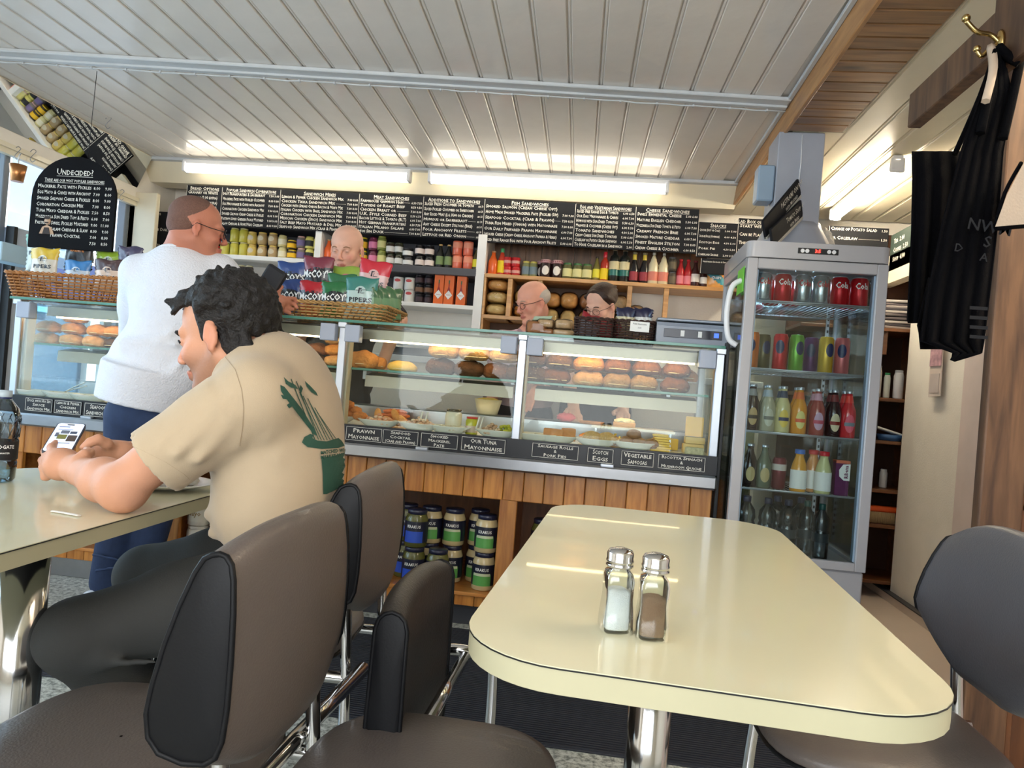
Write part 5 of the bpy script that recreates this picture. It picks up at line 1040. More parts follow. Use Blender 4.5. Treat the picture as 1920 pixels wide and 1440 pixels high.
for i, px in enumerate((787, 804)):
    for k in range(3):
        good('jar', 'jar', ['lower', 'middle', 'top'][k]+' small black jar in the '+['left', 'right'][i]+' black jar column', px-k*1.2, ZL+k*.066, R=.031, H=.064, body=(24, 22, 28), lid=(30, 28, 34), label=(64, 44, 50) if k != 1 else (120, 84, 60), where=W2, py=555, lidr=.9, lidz=.82)
for i, px in enumerate((823, 842, 865)):
    x = ay(px, 560, 4.79).x
    t = thing('sauce_box', '%s orange pepper sauce carton with bottle picture %s' % (['left', 'middle', 'right'][i], W2), 'carton', (x, 4.79, ZL+.1))
    bm = MB(); box(bm, (0, 0, 0), (.066, .06, .2), bev=.001); obj('box', bm, mc((226, 104, 34), .5), t)
    bm = MB(); prism(bm, [(-.010, -.06), (.010, -.06), (.010, .0), (.004, .02), (.004, .045), (-.004, .045), (-.004, .02), (-.010, .0)], 0, .001, FRONT(0, -.0303, 0)); obj('bottle_picture', bm, mc((150, 34, 24), .5), t)
    bm = MB(); prism(bm, [(-.004, .042), (.004, .042), (.004, .066), (-.004, .066)], 0, .0012, FRONT(0, -.0305, 0)); obj('green_cap_picture', bm, mc((40, 90, 50), .5), t)
    bm = MB(); prism(bm, [(0, -.065), (.026, -.035), (0, -.003), (-.026, -.035)], 0, .001, FRONT(0, -.0315, 0)); obj('diamond_label', bm, M_wtext, t)
    T = Txt(); T.add('TABASCO', 0, -.038, .010, FRONT(0, -.0326, 0), 'CENTER', caps=False, w=.034); T.build('lettering', mc((190, 30, 40)), t)
# ---- wooden shelf
W3 = 'on the pine shelf'
bottle('orange sauce bottle with pale capsule', 925, ZW, .165, .033, (226, 100, 36), (170, 130, 96), None, W3+', leftmost', prof=PBOT, py=490)
bottle('yellow and red hot sauce bottle with green cap', 941, ZW, .185, .028, (200, 60, 36), (70, 160, 100), (236, 206, 30), W3, prof=PBOT, lz=(.1, .55), py=490, lidz=.86)
for i, px in enumerate((953, 969)): stack('tin', 'tin', 'red paprika tin', px, ZW, 2, .063, W3+[', left pair', ', right pair'][i], R=.030, prof=[(.96, 0), (1, .02), (1, .98), (.96, 1), (.001, .98)], body=(190, 34, 40), label=(206, 150, 140), lz=(.35, .65), py=490)
for i, px in enumerate((987, 1001)): stack('jar', 'jar', 'small olive jar with gold lid', px, ZW, 1, .108, W3+[', left one', ', right one'][i], R=.028, body=(120, 124, 80), lid=(200, 186, 90), label=(110, 130, 140), py=495)
for i, px in enumerate((1016, 1024, 1045)):
    t = good('jam_jar', 'jar', ['jam jar half hidden at the back, checked lid', 'left front jam jar with red checked lid', 'right front jam jar with red checked lid'][i], px, ZW, Y=4.80 if i else 4.87, R=.040, H=.125, body=(40, 22, 24), lid=(196, 150, 150), label=(226, 222, 214), kind='oval', lz=(.16, .66), where=W3, py=500, lidz=.78, lidr=.95)
    bm = MB()
    for k in range(9):
        for j in range(2):
            a = pi+pi*(k+.5)/9; bmesh.ops.create_cube(bm, size=.006, matrix=Matrix.Translation((.0385*cos(a), .0385*sin(a), .103+j*.011)))
    o = obj('lid_checks', bm, mc((120, 30, 40)), t); o['kind'] = 'stuff'
for i, px in enumerate((1064, 1083, 1101)): stack('jar', 'jar', 'green lidded herb jar', px, ZW, 1, .112, W3+[', left one of three', ', middle one of three', ', right one of three'][i], R=.034, body=(90, 90, 50), lid=(60, 110, 60), label=(214, 210, 150), py=505)
bottle('clear bottle with yellow oval label', 1118, ZW, .165, .025, (120, 110, 50), (60, 50, 40), (222, 214, 60), W3, prof=PBOT, py=510)
bottle('yellow and red chilli bottle with red capsule', 1133, ZW, .20, .028, (180, 50, 30), (200, 30, 50), (236, 206, 30), W3, prof=PTALL, lz=(.08, .45), py=510, lidz=.82)
for i, px in enumerate((1151, 1170)):
    t = bottle('tall dark olive oil bottle, cream and teal label', px, ZW, .225, .035, (24, 28, 26), (150, 130, 100), (216, 204, 160), W3+[', left one', ', right one'][i], prof=[(.9, 0), (1, .02), (1, .66), (.8, .78), (.42, .84), (.4, .97), (.001, .97)], lz=(.38, .62), py=510)
    obj('lower_label', cmesh('oill', lambda b: label_arc(b, .0358, .045, .083, 180, 360, 12)), mc((40, 110, 100)), t)
for i, px in enumerate((1188, 1207)): bottle('black bottle with gold neck and dark red label', px, ZW, .21, .031, (20, 18, 22), (120, 110, 80), (150, 50, 60), W3+[', left one', ', right one'][i], prof=[(.9, 0), (1, .02), (1, .45), (.5, .72), (.40, .8), (.38, .97), (.001, .97)], lz=(.1, .38), py=515, neck=(.46, .76, .42, .93, mc((220, 190, 60))))
for i, px in enumerate((1224, 1243)): bottle('cream squeezy salad cream bottle with pointed cap', px, ZW, .215, .036, (226, 214, 176), (190, 186, 176), (220, 130, 110), W3+[', left one', ', right one'][i], prof=[(.9, 0), (1, .02), (1, .42), (.86, .52), (.9, .62), (.55, .74), (.5, .80), (.2, .92), (.001, .93)], lz=(.12, .4), py=515, lidz=.93, lidr=.3)
for k in range(2): good('jar', 'jar', ['lower', 'upper'][k]+' smoky grey jar between salad cream and red sauces', 1260-k, ZW+k*.096, R=.029, H=.094, body=(70, 64, 54), lid=(70, 70, 76), label=(96, 86, 66), where='', py=515)
for i, px in enumerate((1275, 1289)): bottle('red hot sauce bottle with pink label', px, ZW, .18, .026, (180, 30, 36), (200, 40, 50), (226, 130, 140), W3+[', left one', ', right one'][i], prof=PBOT, lz=(.1, .4), py=520)
bottle('dark brown sauce bottle with white label', 1303, ZW, .175, .030, (60, 24, 22), (110, 30, 36), (230, 226, 220), W3, prof=PBOT, py=520, lz=(.2, .5))
bottle('small brown sauce bottle with white label', 1319, ZW, .14, .024, (54, 26, 22), (60, 40, 36), (228, 224, 218), W3, prof=PBOT, py=525, lz=(.2, .5))
# ---- crisp packets and baskets
def packet(lab, cat, P, w, h, body, band, words, th=.03, tiltx=0, rz=0, ry=0, wcol=None, emblem=True, lowband=None, slant=0):
    t = thing('crisp_packet', lab, cat, P, rot=(tiltx, ry, rz)); nx, nz_ = 14, 18
    f = lambda u, v: max(0, (1-abs(2*u)**3))*max(0, (1-abs(2*v)**4))
    rnd = random.Random(hash(lab) % 1000 if 0 else len(lab)*7+int(abs(P[0])*1000)); ph = rnd.uniform(0, 6)
    bm = MB(); S = []
    for s in (-1, 1):
        G = []
        for j in range(nz_+1):
            v = j/nz_-.5; row = []
            for i in range(nx+1):
                u = i/nx-.5; ed = .0035*sin(v*60+ph)*(abs(u) > .42)
                row.append(bm.verts.new((u*w*(1-.05*cos(v*pi*2))+ed, s*(th/2*f(u, v)*(1+.12*sin(u*19+v*13+ph))+.0006), v*h+h/2+.004*sin(u*9+ph)*(abs(v) > .4))))
            G.append(row)
        S.append(G)
        for j in range(nz_):
            for i in range(nx):
                q = (G[j][i], G[j][i+1], G[j+1][i+1], G[j+1][i]); fc = bm.faces.new(q if s < 0 else q[::-1]); fc.smooth = True
                vv_ = (j+.5)/nz_+slant*((i+.5)/nx-.5); fc.material_index = 1 if vv_ > .66 else (2 if lowband and vv_ < .3 else 0)
    for a, b in ((0, 0), (nz_, nz_)):
        for i in range(nx): bm.faces.new((S[0][a][i], S[0][a][i+1], S[1][a][i+1], S[1][a][i]))
    for j in range(nz_):
        for i in (0, nx): bm.faces.new((S[0][j][i], S[0][j+1][i], S[1][j+1][i], S[1][j][i]))
    obj('foil_bag', bm, [mc(body, .3), mc(band, .3), mc(lowband or body, .3)], t)
    T = Txt()
    for s_, x, y, sz, ww in words: T.add(s_, x*w, y*h, sz*h, Matrix.Identity(4), 'CENTER', caps=False, off=.03, w=ww*w, shear=.0)
    def proj(bmx, off):
        for v in bmx.verts:
            u, vv_ = v.co.x/w, v.co.y/h-.5; v.co = Vector((v.co.x, -(th/2*f(u, vv_)*(1+.12*sin(u*19+vv_*13+ph))+off), v.co.y))
    bmesh.ops.subdivide_edges(T.bm, edges=[e for e in T.bm.edges if e.calc_length() > .012], cuts=2)
    proj(T.bm, .0022); T.build('lettering', wcol or mc((34, 40, 50)), t)
    if lowband and not emblem:
        bm = MB(); c = bm.verts.new((0, .52*h, 0)); R = [bm.verts.new((.40*w*cos(a), .52*h+.20*h*sin(a), 0)) for a in [2*pi*k/24 for k in range(24)]]
        for k in range(24): bm.faces.new((c, R[k], R[(k+1) % 24]))
        bmesh.ops.subdivide_edges(bm, edges=bm.edges[:], cuts=2); proj(bm, .0008); obj('round_badge', bm, mc((20, 21, 26), .4), t)
        bm = MB(); blob(bm, (.2*w, -(th/2)*.85, .22*h), (.14*w, .004, .09*h)); obj('crisp_picture', bm, mc((222, 150, 70), .5), t)
    if emblem:
        bm = MB(); c = bm.verts.new((0, .66*h, 0)); R = [bm.verts.new((.17*w*cos(a), .66*h+.12*h*sin(a), 0)) for a in [2*pi*k/20 for k in range(20)]]
        for k in range(20): bm.faces.new((c, R[k], R[(k+1) % 20]))
        proj(bm, .0014); obj('emblem_disc', bm, mc(body, .5), t)
        bm = MB()
        for poly in ([(-.06, .60), (-.02, .60), (-.02, .70), (.03, .72), (.03, .735), (-.05, .735)], [(.0, .60), (.012, .60), (.03, .69), (.015, .69)], [(.02, .60), (.10, .61), (.11, .625), (.02, .615)], [(-.12, .665), (.15, .69), (.15, .70), (-.12, .678)]):
            bm.faces.new([bm.verts.new((a*w*1.3, b*h, 0)) for a, b in poly])
        bmesh.ops.triangulate(bm, faces=bm.faces[:]); proj(bm, .0026); obj('emblem', bm, mc((34, 40, 50)), t)
    return t
def basket(lab, cx, cy, z, wx, wy, h, col, col2, flare=.03, nh=9, ry=0, sw=.0048):
    t = thing('wicker_basket', lab, 'basket', (cx, cy, z), ry)
    def per(zf, n=120):
        a, b = wx/2-flare*(1-zf), wy/2-flare*(1-zf); r = .03; P = rrect(2*a, 2*b, r, 4); pts = []; L = []
        for i in range(len(P)): p, q = P[i], P[(i+1) % len(P)]; L.append(sqrt((p[0]-q[0])**2+(p[1]-q[1])**2))
        tot = sum(L); i = 0; acc = 0
        for k in range(n):
            s = tot*k/n
            while acc+L[i] < s-1e-9: acc += L[i]; i += 1
            u = (s-acc)/L[i]; p, q = P[i], P[(i+1) % len(P)]; nx_, ny_ = q[1]-p[1], -(q[0]-p[0]); l = sqrt(nx_*nx_+ny_*ny_) or 1
            pts.append((p[0]+(q[0]-p[0])*u, p[1]+(q[1]-p[1])*u, nx_/l, ny_/l))
        return pts
    ns = int((wx+wy)*2/.034)//2*2; n = ns*2; bm = MB()
    for j in range(nh):
        zf = (j+.5)/nh; P = per(zf, n); pts = []
        for k, (x, y, nx_, ny_) in enumerate(P):
            o_ = sw*.95*(1 if (k//1+j*1) % 2 == 0 else -1)*(1 if k % 2 == 0 else 1) if 0 else sw*1.0*sin(pi*k/1.0+pi*j+.5*pi)
            pts.append((x+nx_*o_, y+ny_*o_, h*zf+random.uniform(-.0008, .0008)))
        tube(bm, pts, sw, 5, closed=True)
    o = obj('woven_wall', bm, mat('wick%s' % lab[:5], col, .6, var=.22, vscale=45), t); o['kind'] = 'stuff'
    bm = MB(); b0, b1 = per(0, n), per(1, n)
    for k in range(0, n, 2): tube(bm, [(b0[k][0], b0[k][1], 0), (b1[k][0], b1[k][1], h)], sw*.7, 5)
    o = obj('stakes', bm, mat('wicks%s' % lab[:5], col2, .6), t); o['kind'] = 'stuff'
    for zf in (0, 1.0):
        P = per(zf, n*2)
        for s in (0, pi):
            bm = MB(); tube(bm, [(x+nx_*sw*sin(k*.9+s), y+ny_*sw*sin(k*.9+s), h*zf+sw*cos(k*.9+s)) for k, (x, y, nx_, ny_) in enumerate(P)], sw*.95, 5, closed=True); obj('rim', bm, mat('wick%s' % lab[:5], (0, 0, 0)), t)
    bm = MB(); lo_hi(bm, (-wx/2+flare+.01, -wy/2+flare+.01, .002), (wx/2-flare-.01, wy/2-flare-.01, .008)); obj('base', bm, mat('wicks%s' % lab[:5], (0, 0, 0)), t)
    return t
ZC = 1.2915
def onc(px, py, Y): return ay(px, py, Y).x
xa, xb = -2.89, -2.27
basket('honey brown wicker basket of crisps on the left counter end', (xa+xb)/2, 3.28, ZC, xb-xa, .34, .125, (176, 116, 60), (140, 88, 44))
xa, xb = -1.63, -.97
basket('light wicker tray of crisps in the middle of the counter', (xa+xb)/2, 3.27, ZC, xb-xa, .36, .075, (186, 146, 90), (150, 110, 62), flare=.05, nh=6)
PP = ('PIPERS', 0, .40, .15, .72)
def pk(px, py, Y, *a, **k):
    p = ay(px, py, Y); w, h = a[1], a[2]; z = p.z-h/2
    return packet(a[0], 'crisps', (p.x, Y, max(z, ZC+.012)), w, h, *a[3:], **k)
gr = (206, 204, 196)
pk(78, 471, 3.34, 'green topped pipers style crisp packet at the back left'.replace('pipers style ', ''), .155, .19, (196, 204, 196), (60, 130, 90), [PP], ry=-.08)
pk(150, 469, 3.40, 'white crisp packet lying sideways behind the black packet', .16, .12, (196, 198, 206), (196, 198, 206), [('Crisps', 0, .4, .12, .4)], emblem=False)
pk(148, 480, 3.34, 'black crisp packet with orange oval in the left basket', .15, .15, (34, 34, 40), (40, 40, 46), [('MARMITE', 0, .62, .12, .5)], wcol=mc((226, 150, 90)), emblem=False)
pk(205, 497, 3.36, 'lime green topped crisp packet in the left basket', .15, .15, (206, 206, 180), (160, 190, 60), [PP])
pk(83, 497, 3.26, 'yellow topped crisp packet at the front left of the basket', .15, .17, (214, 204, 186), (214, 176, 40), [PP])
pk(145, 517, 3.25, 'blue topped crisp packet in the front of the left basket', .14, .15, (196, 206, 216), (50, 120, 180), [PP])
pk(203, 518, 3.25, 'brown topped crisp packet in the front of the left basket', .15, .165, (222, 196, 176), (74, 50, 52), [PP])
pk(243, 494, 3.30, 'dark violet crisp packet next to the customer\'s back', .13, .17, (90, 84, 110), (70, 64, 90), [PP], emblem=True)
for i, x in enumerate((-2.84, )): pass
MW = [('McCOY\'S', 0, .46, .26, .95)]
WT = M_wtext
pk(546, 524, 3.33, 'blue mccoys packet'.replace('mccoys', 'ridged crisp')+' in the back row, left end', .145, .17, (26, 28, 36), (44, 70, 130), MW, wcol=WT, emblem=False, lowband=(50, 80, 140), slant=.15)
pk(596, 518, 3.33, 'maroon ridged crisp packet in the back row', .15, .19, (30, 28, 34), (126, 50, 66), MW, wcol=WT, emblem=False, lowband=(176, 70, 50), slant=-.15)
pk(650, 532, 3.38, 'pink and green topped crisp packet below the bald man\'s chin', .16, .17, (206, 120, 130), (150, 180, 70), [PP], wcol=mc((34, 40, 50)))
pk(695, 527, 3.34, 'red topped crisp packet leaning at the back right of the tray', .155, .2, (222, 180, 176), (206, 44, 60), [PP], ry=.12)
pk(640, 545, 3.31, 'dark green packet wedged behind the teal packet', .14, .16, (30, 50, 42), (50, 110, 70), [('SALT', 0, .4, .16, .5)], wcol=WT, emblem=False)
pk(544, 557, 3.24, 'blue ridged crisp packet in the front row, left end', .14, .17, (26, 28, 36), (40, 66, 126), MW, wcol=WT, emblem=False, lowband=(40, 80, 160), slant=.12)
pk(588, 560, 3.22, 'red ridged crisp packet in the front row', .14, .165, (30, 26, 30), (176, 30, 40), MW, wcol=WT, emblem=False, lowband=(190, 80, 34), slant=.12)
pk(630, 561, 3.21, 'green ridged crisp packet in the front row', .145, .165, (26, 32, 30), (40, 110, 60), MW, wcol=WT, emblem=False, lowband=(60, 120, 50), slant=-.12)
pk(677, 559, 3.20, 'teal topped crisp packet standing in front of the tray packets', .15, .195, (186, 210, 206), (60, 130, 120), [PP, ('SEA SALT VINEGAR', 0, .12, .06, .62)])
for i, (px, l) in enumerate(((712, 'first'), (726, 'second'), (738, 'third'))): pk(px, 570, 3.23+.03*i, '%s green packet seen edge-on at the right end of the tray' % l, .1, .15, (110, 150, 110), (70, 110, 76), [('SALT', 0, .3, .1, .4)], rz=1.0, emblem=False)
packet('teal and orange snack packet at the right end of the pine shelf', 'crisps', (ay(1342, 530, 4.80).x, 4.80, ZW+.002), .125, .155, (60, 140, 160), (214, 150, 70), [('CRISPS', 0, .4, .14, .5)], wcol=WT, lowband=(214, 160, 90), slant=.5)
# dark baskets on the counter
basket('dark brown wicker basket left of the pair by the scale', -.045, 3.31, ZC, .178, .14, .10, (60, 38, 30), (40, 26, 22), flare=.006, nh=9, sw=.0045)
basket('dark brown wicker basket right of the pair with white card', .135, 3.31, ZC, .178, .14, .10, (66, 42, 32), (44, 28, 24), flare=.006, nh=9, sw=.0045)
for i, (px, b, bd, rz, l) in enumerate(((1100, (190, 196, 214), (150, 30, 40), .3, 'silver snack bar packet leaning in the left dark basket'), (1138, (176, 30, 40), (190, 40, 50), -.2, 'red snack packet lying in the left dark basket'))): pk(px, 612+8*i, 3.31, l, .10, .115-.03*i, b, bd, [('COOKIES', 0, .6, .16, .7)], rz=rz, emblem=False, ry=.25)
pk(1172, 603, 3.33, 'navy snack packet with clear window in the right dark basket', .085, .13, (200, 190, 150), (34, 36, 66), [('F', 0, .4, .2, .2)], emblem=False)
pk(1205, 604, 3.34, 'navy snack packet with white circle in the right dark basket', .085, .13, (206, 206, 200), (34, 36, 66), [('P', 0, .4, .2, .2)], emblem=False)
sc_ = tag(obj('price_card', (lambda b: (box(b, (0, 0, 0), (.085, .002, .045)), b)[1])(MB()), M_wtext, loc=(.155, 3.228, ZC+.075), rot=(0, .02, 0)), 'small white card clipped to the right dark basket', 'card')
T = Txt(); T.add('Pork Scratching', 0, .008, .011, FRONT(0, -.0013, 0), 'CENTER', w=.06); T.add('3.00', 0, -.008, .009, FRONT(0, -.0013, 0), 'CENTER'); T.build('lettering', M_ink, sc_)
# scale
sl = thing('shop_scale', 'grey electronic shop scale on the counter right end', 'scale', (.385, 3.34, ZC))
M_sg = mat('scale_grey', (150, 156, 168), .4)
bm = MB(); prism(bm, [(-.14, 0.01), (-.14, .055), (-.10, .105), (.14, .105), (.14, .01)], -.155, .155, Matrix(((0, 0, 1, 0), (1, 0, 0, 0), (0, 1, 0, 0), (0, 0, 0, 1)))); obj('body', bm, M_sg, sl, smooth=False)
bm = MB(); prism(bm, [(-.141, .022), (-.141, .085), (-.137, .085), (-.137, .022)], -.157, .157, Matrix(((0, 0, 1, 0), (1, 0, 0, 0), (0, 1, 0, 0), (0, 0, 0, 1)))); obj('front_bezel', bm, M_sg, sl)
bm = MB(); box(bm, (0, -.143, .055), (.25, .004, .038), bev=.001); obj('display', bm, mat('display_dark', (30, 32, 42), .2), sl)
for k, x in enumerate((-.045, .03)): bm = MB(); box(bm, (x, -.146, .055), (.016, .003, .026)); obj('button_label', bm, M_wtext, sl)
bm = MB(); box(bm, (.1, -.146, .055), (.02, .003, .02)); obj('blue_led', bm, mat('blue_led', (70, 110, 240), .4, emit=1.2), sl)
bm = MB(); box(bm, (0, .02, .118), (.31, .24, .014), bev=.005, seg=2); obj('weighing_plate', bm, mat('plate_grey', (140, 146, 156), .35, .5), sl)
for sx in (-.12, .12): bm = MB(); lathe(bm, [(.014, 0), (.014, .012)], 12, Matrix.Translation((sx, -.1, 0))); obj('foot', bm, M_black, sl)
# slicer-like machine
cm = thing('slicing_machine', 'grey and white slicing machine on the rear bench behind the counter', 'machine', (-1.10, 4.45, 1.2))
bm = MB(); prism(bm, [(-.2, .0), (-.17, .085), (.05, .10), (.10, .05), (.16, .0)], -.08, .08, FRONT(0, 0, .06)); obj('body', bm, mc((206, 208, 212)), cm)
bm = MB(); prism(bm, [(-.13, .02), (-.10, .06), (.03, .07), (.06, .02)], .0, .004, FRONT(0, -.082, .06)); obj('dark_panel', bm, mc((110, 112, 120)), cm)
bm = MB(); tube(bm, smooth_path([(-.30, 0, .11), (-.2, 0, .125), (-.15, 0, .13)], 3), .012, 8); tube(bm, smooth_path([(-.2, 0, .13), (-.2, 0, .16), (-.13, 0, .165), (-.13, 0, .13)], 4), .005, 6); obj('handle', bm, M_black, cm)
bm = MB(); box(bm, (-.02, 0, .03), (.4, .2, .06), bev=.01); obj('foot_plate', bm, M_steel, cm)
rb = thing('rear_bench', 'white worktop behind the staff along the back wall', 'worktop', (-1.2, 4.45, 0))
pb(rb, 'worktop', (-3.0, 4.34, 1.16), (.95, 4.70, 1.20), M_wp, .004)
pb(rb, 'front_panel', (-3.0, 4.38, 0), (.95, 4.40, 1.16), M_wall, .002)
pb(rb, 'dark_appliance', (-2.55, 4.35, .5), (-1.6, 4.38, 1.08), mat('oven_dark', (34, 32, 34), .3), .004)
# ---- bread
M_crust = [mat('crust_gold', (206, 138, 72), .8, var=.25, vscale=38, bump=.6, bscale=90, spec=.2), mat('crust_pale', (214, 160, 104), .8, var=.25, vscale=38, bump=.6, bscale=90, spec=.2), mat('crust_brown', (126, 78, 46), .8, var=.25, vscale=38, bump=.6, bscale=90, spec=.2), mat('crust_flour', (172, 132, 86), .8, var=.25, vscale=38, bump=.6, bscale=90, spec=.2), mat('crust_seed', (98, 66, 42), .8, var=.25, vscale=38, bump=.6, bscale=90, spec=.2)]
def roll(lab, P, r, m, rz=0, tilt=0, seeds=False, grp=None, cut=True):
    t = thing('bread_roll', lab, 'bread', P, grp=None) if 0 else thing('bread_roll', lab, 'bread', P, group=grp, rot=(tilt, 0, rz))
    bm = MB(); blob(bm, (0, 0, r[2]*.62), (r[0], r[1], r[2]), seg=22, rings=14, flat=.35, pw=.86)
    for v in bm.verts: v.co += Vector((.4*sin(P[0]*90), .3, 1))*(.0026*sin(v.co.x*95+P[0]*50)+.0024*sin(v.co.y*120+P[0]*31)+.002*sin(v.co.z*160+v.co.x*70)); v.co.z = max(v.co.z, 0)
    obj('crust', bm, m, t)
    if cut:
        bm = MB(); tube(bm, smooth_path([(r[0]*c_*.97, -r[1]*.99*sqrt(max(0, 1-c_*c_*.98))*.99, r[2]*.42) for c_ in np.linspace(-.8, .8, 9)], 2), .0022, 5); obj('slice_line', bm, mat('crumb', (230, 206, 160), .8), t)
    if seeds:
        bm = MB(); rn = random.Random(int(P[0]*999))
        for k in range(60):
            a, b = rn.uniform(0, 2*pi), rn.uniform(.15, 1.35); p = Vector((r[0]*cos(a)*sin(b), r[1]*sin(a)*sin(b), r[2]*.62+r[2]*cos(b)))
            box(bm, p*1.005, (.004, .0025, .002))
        o = obj('seeds', bm, mat('seed', (226, 200, 150), .7), t); o['kind'] = 'stuff'
    return t
ZG = 1.0835
def rollpx(lab, px, layer, r, m, Y=3.28, base=ZG, h=.055, **k):
    x = ay(px, 700, Y).x; return roll(lab, (x, Y+random.uniform(-.01, .01), base+layer*h), r, m, **k)
L4 = 'on glass shelf of the '
for i, (px, ly, l) in enumerate(((87, 0, 'lower soft roll at the far left'), (88, 1, 'upper soft roll at the far left'), (130, 0, 'bottom roll of the second pile'), (130, 1, 'middle roll of the second pile'), (134, 2, 'top golden roll of the second pile'), (174, 0, 'large pale roll, bottom of the third pile'), (180, 1, 'roll on top of the third pile'), (215, 1, 'roll partly behind the customer\'s back, upper'), (214, 0, 'dark seeded roll partly behind the customer'))):
    rollpx(l+' '+L4+'leftmost case', px, ly, (.062, .05, .036), M_crust[4] if i == 8 else M_crust[[1, 0][ly > 0]], Y=3.3, h=.058)
for i, (px, ly, m, l) in enumerate(((548, 0, 3, 'dusty flat loaf'), (590, 0, 4, 'dark bagged loaf, lower'), (592, 1, 2, 'dark bagged loaf, upper'), (632, 0, 1, 'pale roll, lower'), (630, 1, 0, 'golden roll, middle'), (628, 2, 3, 'pale roll, topmost'), (560, 1, 2, 'brown roll, upper'))):
    rollpx(l+' '+L4+'second case behind the young man', px, ly, (.062, .05, .034), M_crust[m], Y=3.34, h=.052, cut=False)
rollpx('big golden bun facing front '+L4+'third case', 680, 0, (.072, .05, .052), M_crust[0], Y=3.25)
rollpx('thin golden bun tucked beside the big bun', 706, 0, (.045, .045, .042), M_crust[0], Y=3.30)
rollpx('yellow ciabatta roll '+L4+'third case', 753, 0, (.072, .04, .030), mat('ciabatta', (236, 190, 96), .6, var=.15, bump=.3, bscale=60), Y=3.25)
for i, px in enumerate((826, 880, 932, 975)):
    rollpx('%s dark seeded roll from the left in the bottom layer of the third case' % names[i], px, 0, (.072, .055, .047), M_crust[4] if i != 2 else M_crust[2], Y=3.26, seeds=True, cut=False)
for i, px in enumerate((831, 888, 943)):
    rollpx('%s floury roll from the left, resting on the seeded rolls in the third case' % names[i], px, 1, (.076, .05, .043), M_crust[3], Y=3.25, h=.078, tilt=.1, rz=0)
for i, (px, ly, m, r) in enumerate(((1003, 0, 4, .058), (1000, 1, 4, .056), (1040, 0, 2, .070), (1047, 1, 4, .060), (1104, 0, 1, .068), (1103, 1, 0, .068), (1158, 0, 3, .060), (1157, 1, 2, .058), (1208, 0, 3, .060), (1211, 1, 2, .062), (1267, 0, 2, .062), (1268, 1, 2, .060))):
    rollpx('%s %s roll in the %s row of the right case' % (names[i//2], ['floured', 'plain', 'seedy', 'pale', 'dark'][m] if 0 else {4: 'dark seeded', 2: 'brown', 1: 'smooth pale', 0: 'smooth golden', 3: 'floury brown'}[m], ['bottom', 'top'][ly]), px, ly, (r*1.08, .055, .044), M_crust[m], Y=3.27, h=.070, seeds=(m == 4))
# rolls behind
for i, px in enumerate((1066, 1124, 1228, 1288)): rollpx('golden roll glowing behind the front rolls, %s of four in the right case' % names[i], px, 1, (.05, .045, .036), M_crust[0], Y=3.42, h=.06)
# bagged loaves
M_film = glass('bag_film', (252, 252, 250), .8, .14)
M_loaf = [mat('loaf_gold', (228, 166, 100), .8, var=.22, vscale=30, bump=.3, bscale=60, spec=.2), mat('loaf_pale', (240, 196, 134), .8, var=.2, vscale=30, bump=.3, bscale=60, spec=.2), mat('loaf_brown', (170, 116, 74), .8, var=.25, vscale=40, bump=.3, bscale=60, spec=.2), mat('loaf_grey', (206, 176, 136), .8, var=.25, vscale=40, bump=.3, bscale=60, spec=.2)]
def bagged(lab, x, Y, z, r, m, up=False, rz=0, tie=False, pw=.8):
    t = thing('bagged_loaf', lab, 'bread', (x, Y, z), rz); rr = (r[0], r[1], r[2])
    bm = MB(); blob(bm, (0, 0, rr[2]*.9), rr, seg=20, rings=14, flat=.12, pw=pw); obj('loaf', bm, m, t)
    bm = MB(); blob(bm, (0, 0, rr[2]*.92), tuple(q*1.05+.002 for q in rr), seg=30, rings=20, jit=.045, pw=pw); obj('plastic_bag', bm, M_film, t)
    return t
for i in range(3): bagged('bagged white loaf, %s of three in the left pigeonhole' % ['bottom', 'middle', 'top'][i], -.735, 4.82, 1.526+i*.083, (.075, .09, .044), M_loaf[[1, 1, 0][i]])
for i, (x, z, r, m, l) in enumerate(((-.55, 1.526, (.07, .08, .05), 0, 'behind the older man\'s head, lower'), (-.55, 1.62, (.07, .08, .055), 1, 'behind the older man\'s head, upper'),
    (-.36, 1.44, (.05, .07, .085), 1, 'upright, first right of the older man'), (-.36, 1.615, (.055, .07, .05), 0, 'on top, just right of the older man'), (-.25, 1.44, (.055, .07, .085), 1, 'upright, second right of the older man'), (-.25, 1.615, (.06, .07, .055), 0, 'round golden one right of the older man, upper row'), (-.13, 1.44, (.055, .07, .085), 0, 'upright, third right of the older man'), (-.12, 1.615, (.06, .07, .055), 2, 'brown one on top left of the woman'),
    (.0, 1.44, (.05, .07, .085), 0, 'upright behind the woman'), (.01, 1.615, (.055, .07, .05), 1, 'on top behind the woman'), (.10, 1.44, (.045, .07, .085), 1, 'upright right of the woman'), (.09, 1.615, (.05, .07, .055), 3, 'on top right of the woman'), (.22, 1.44, (.05, .07, .07), 1, 'right of the thin upright divider, lower'), (.20, 1.585, (.05, .07, .04), 3, 'leaning at the thin divider, upper'))):
    bagged('bagged loaf %s' % l, x, 4.84, z, r, M_loaf[m])
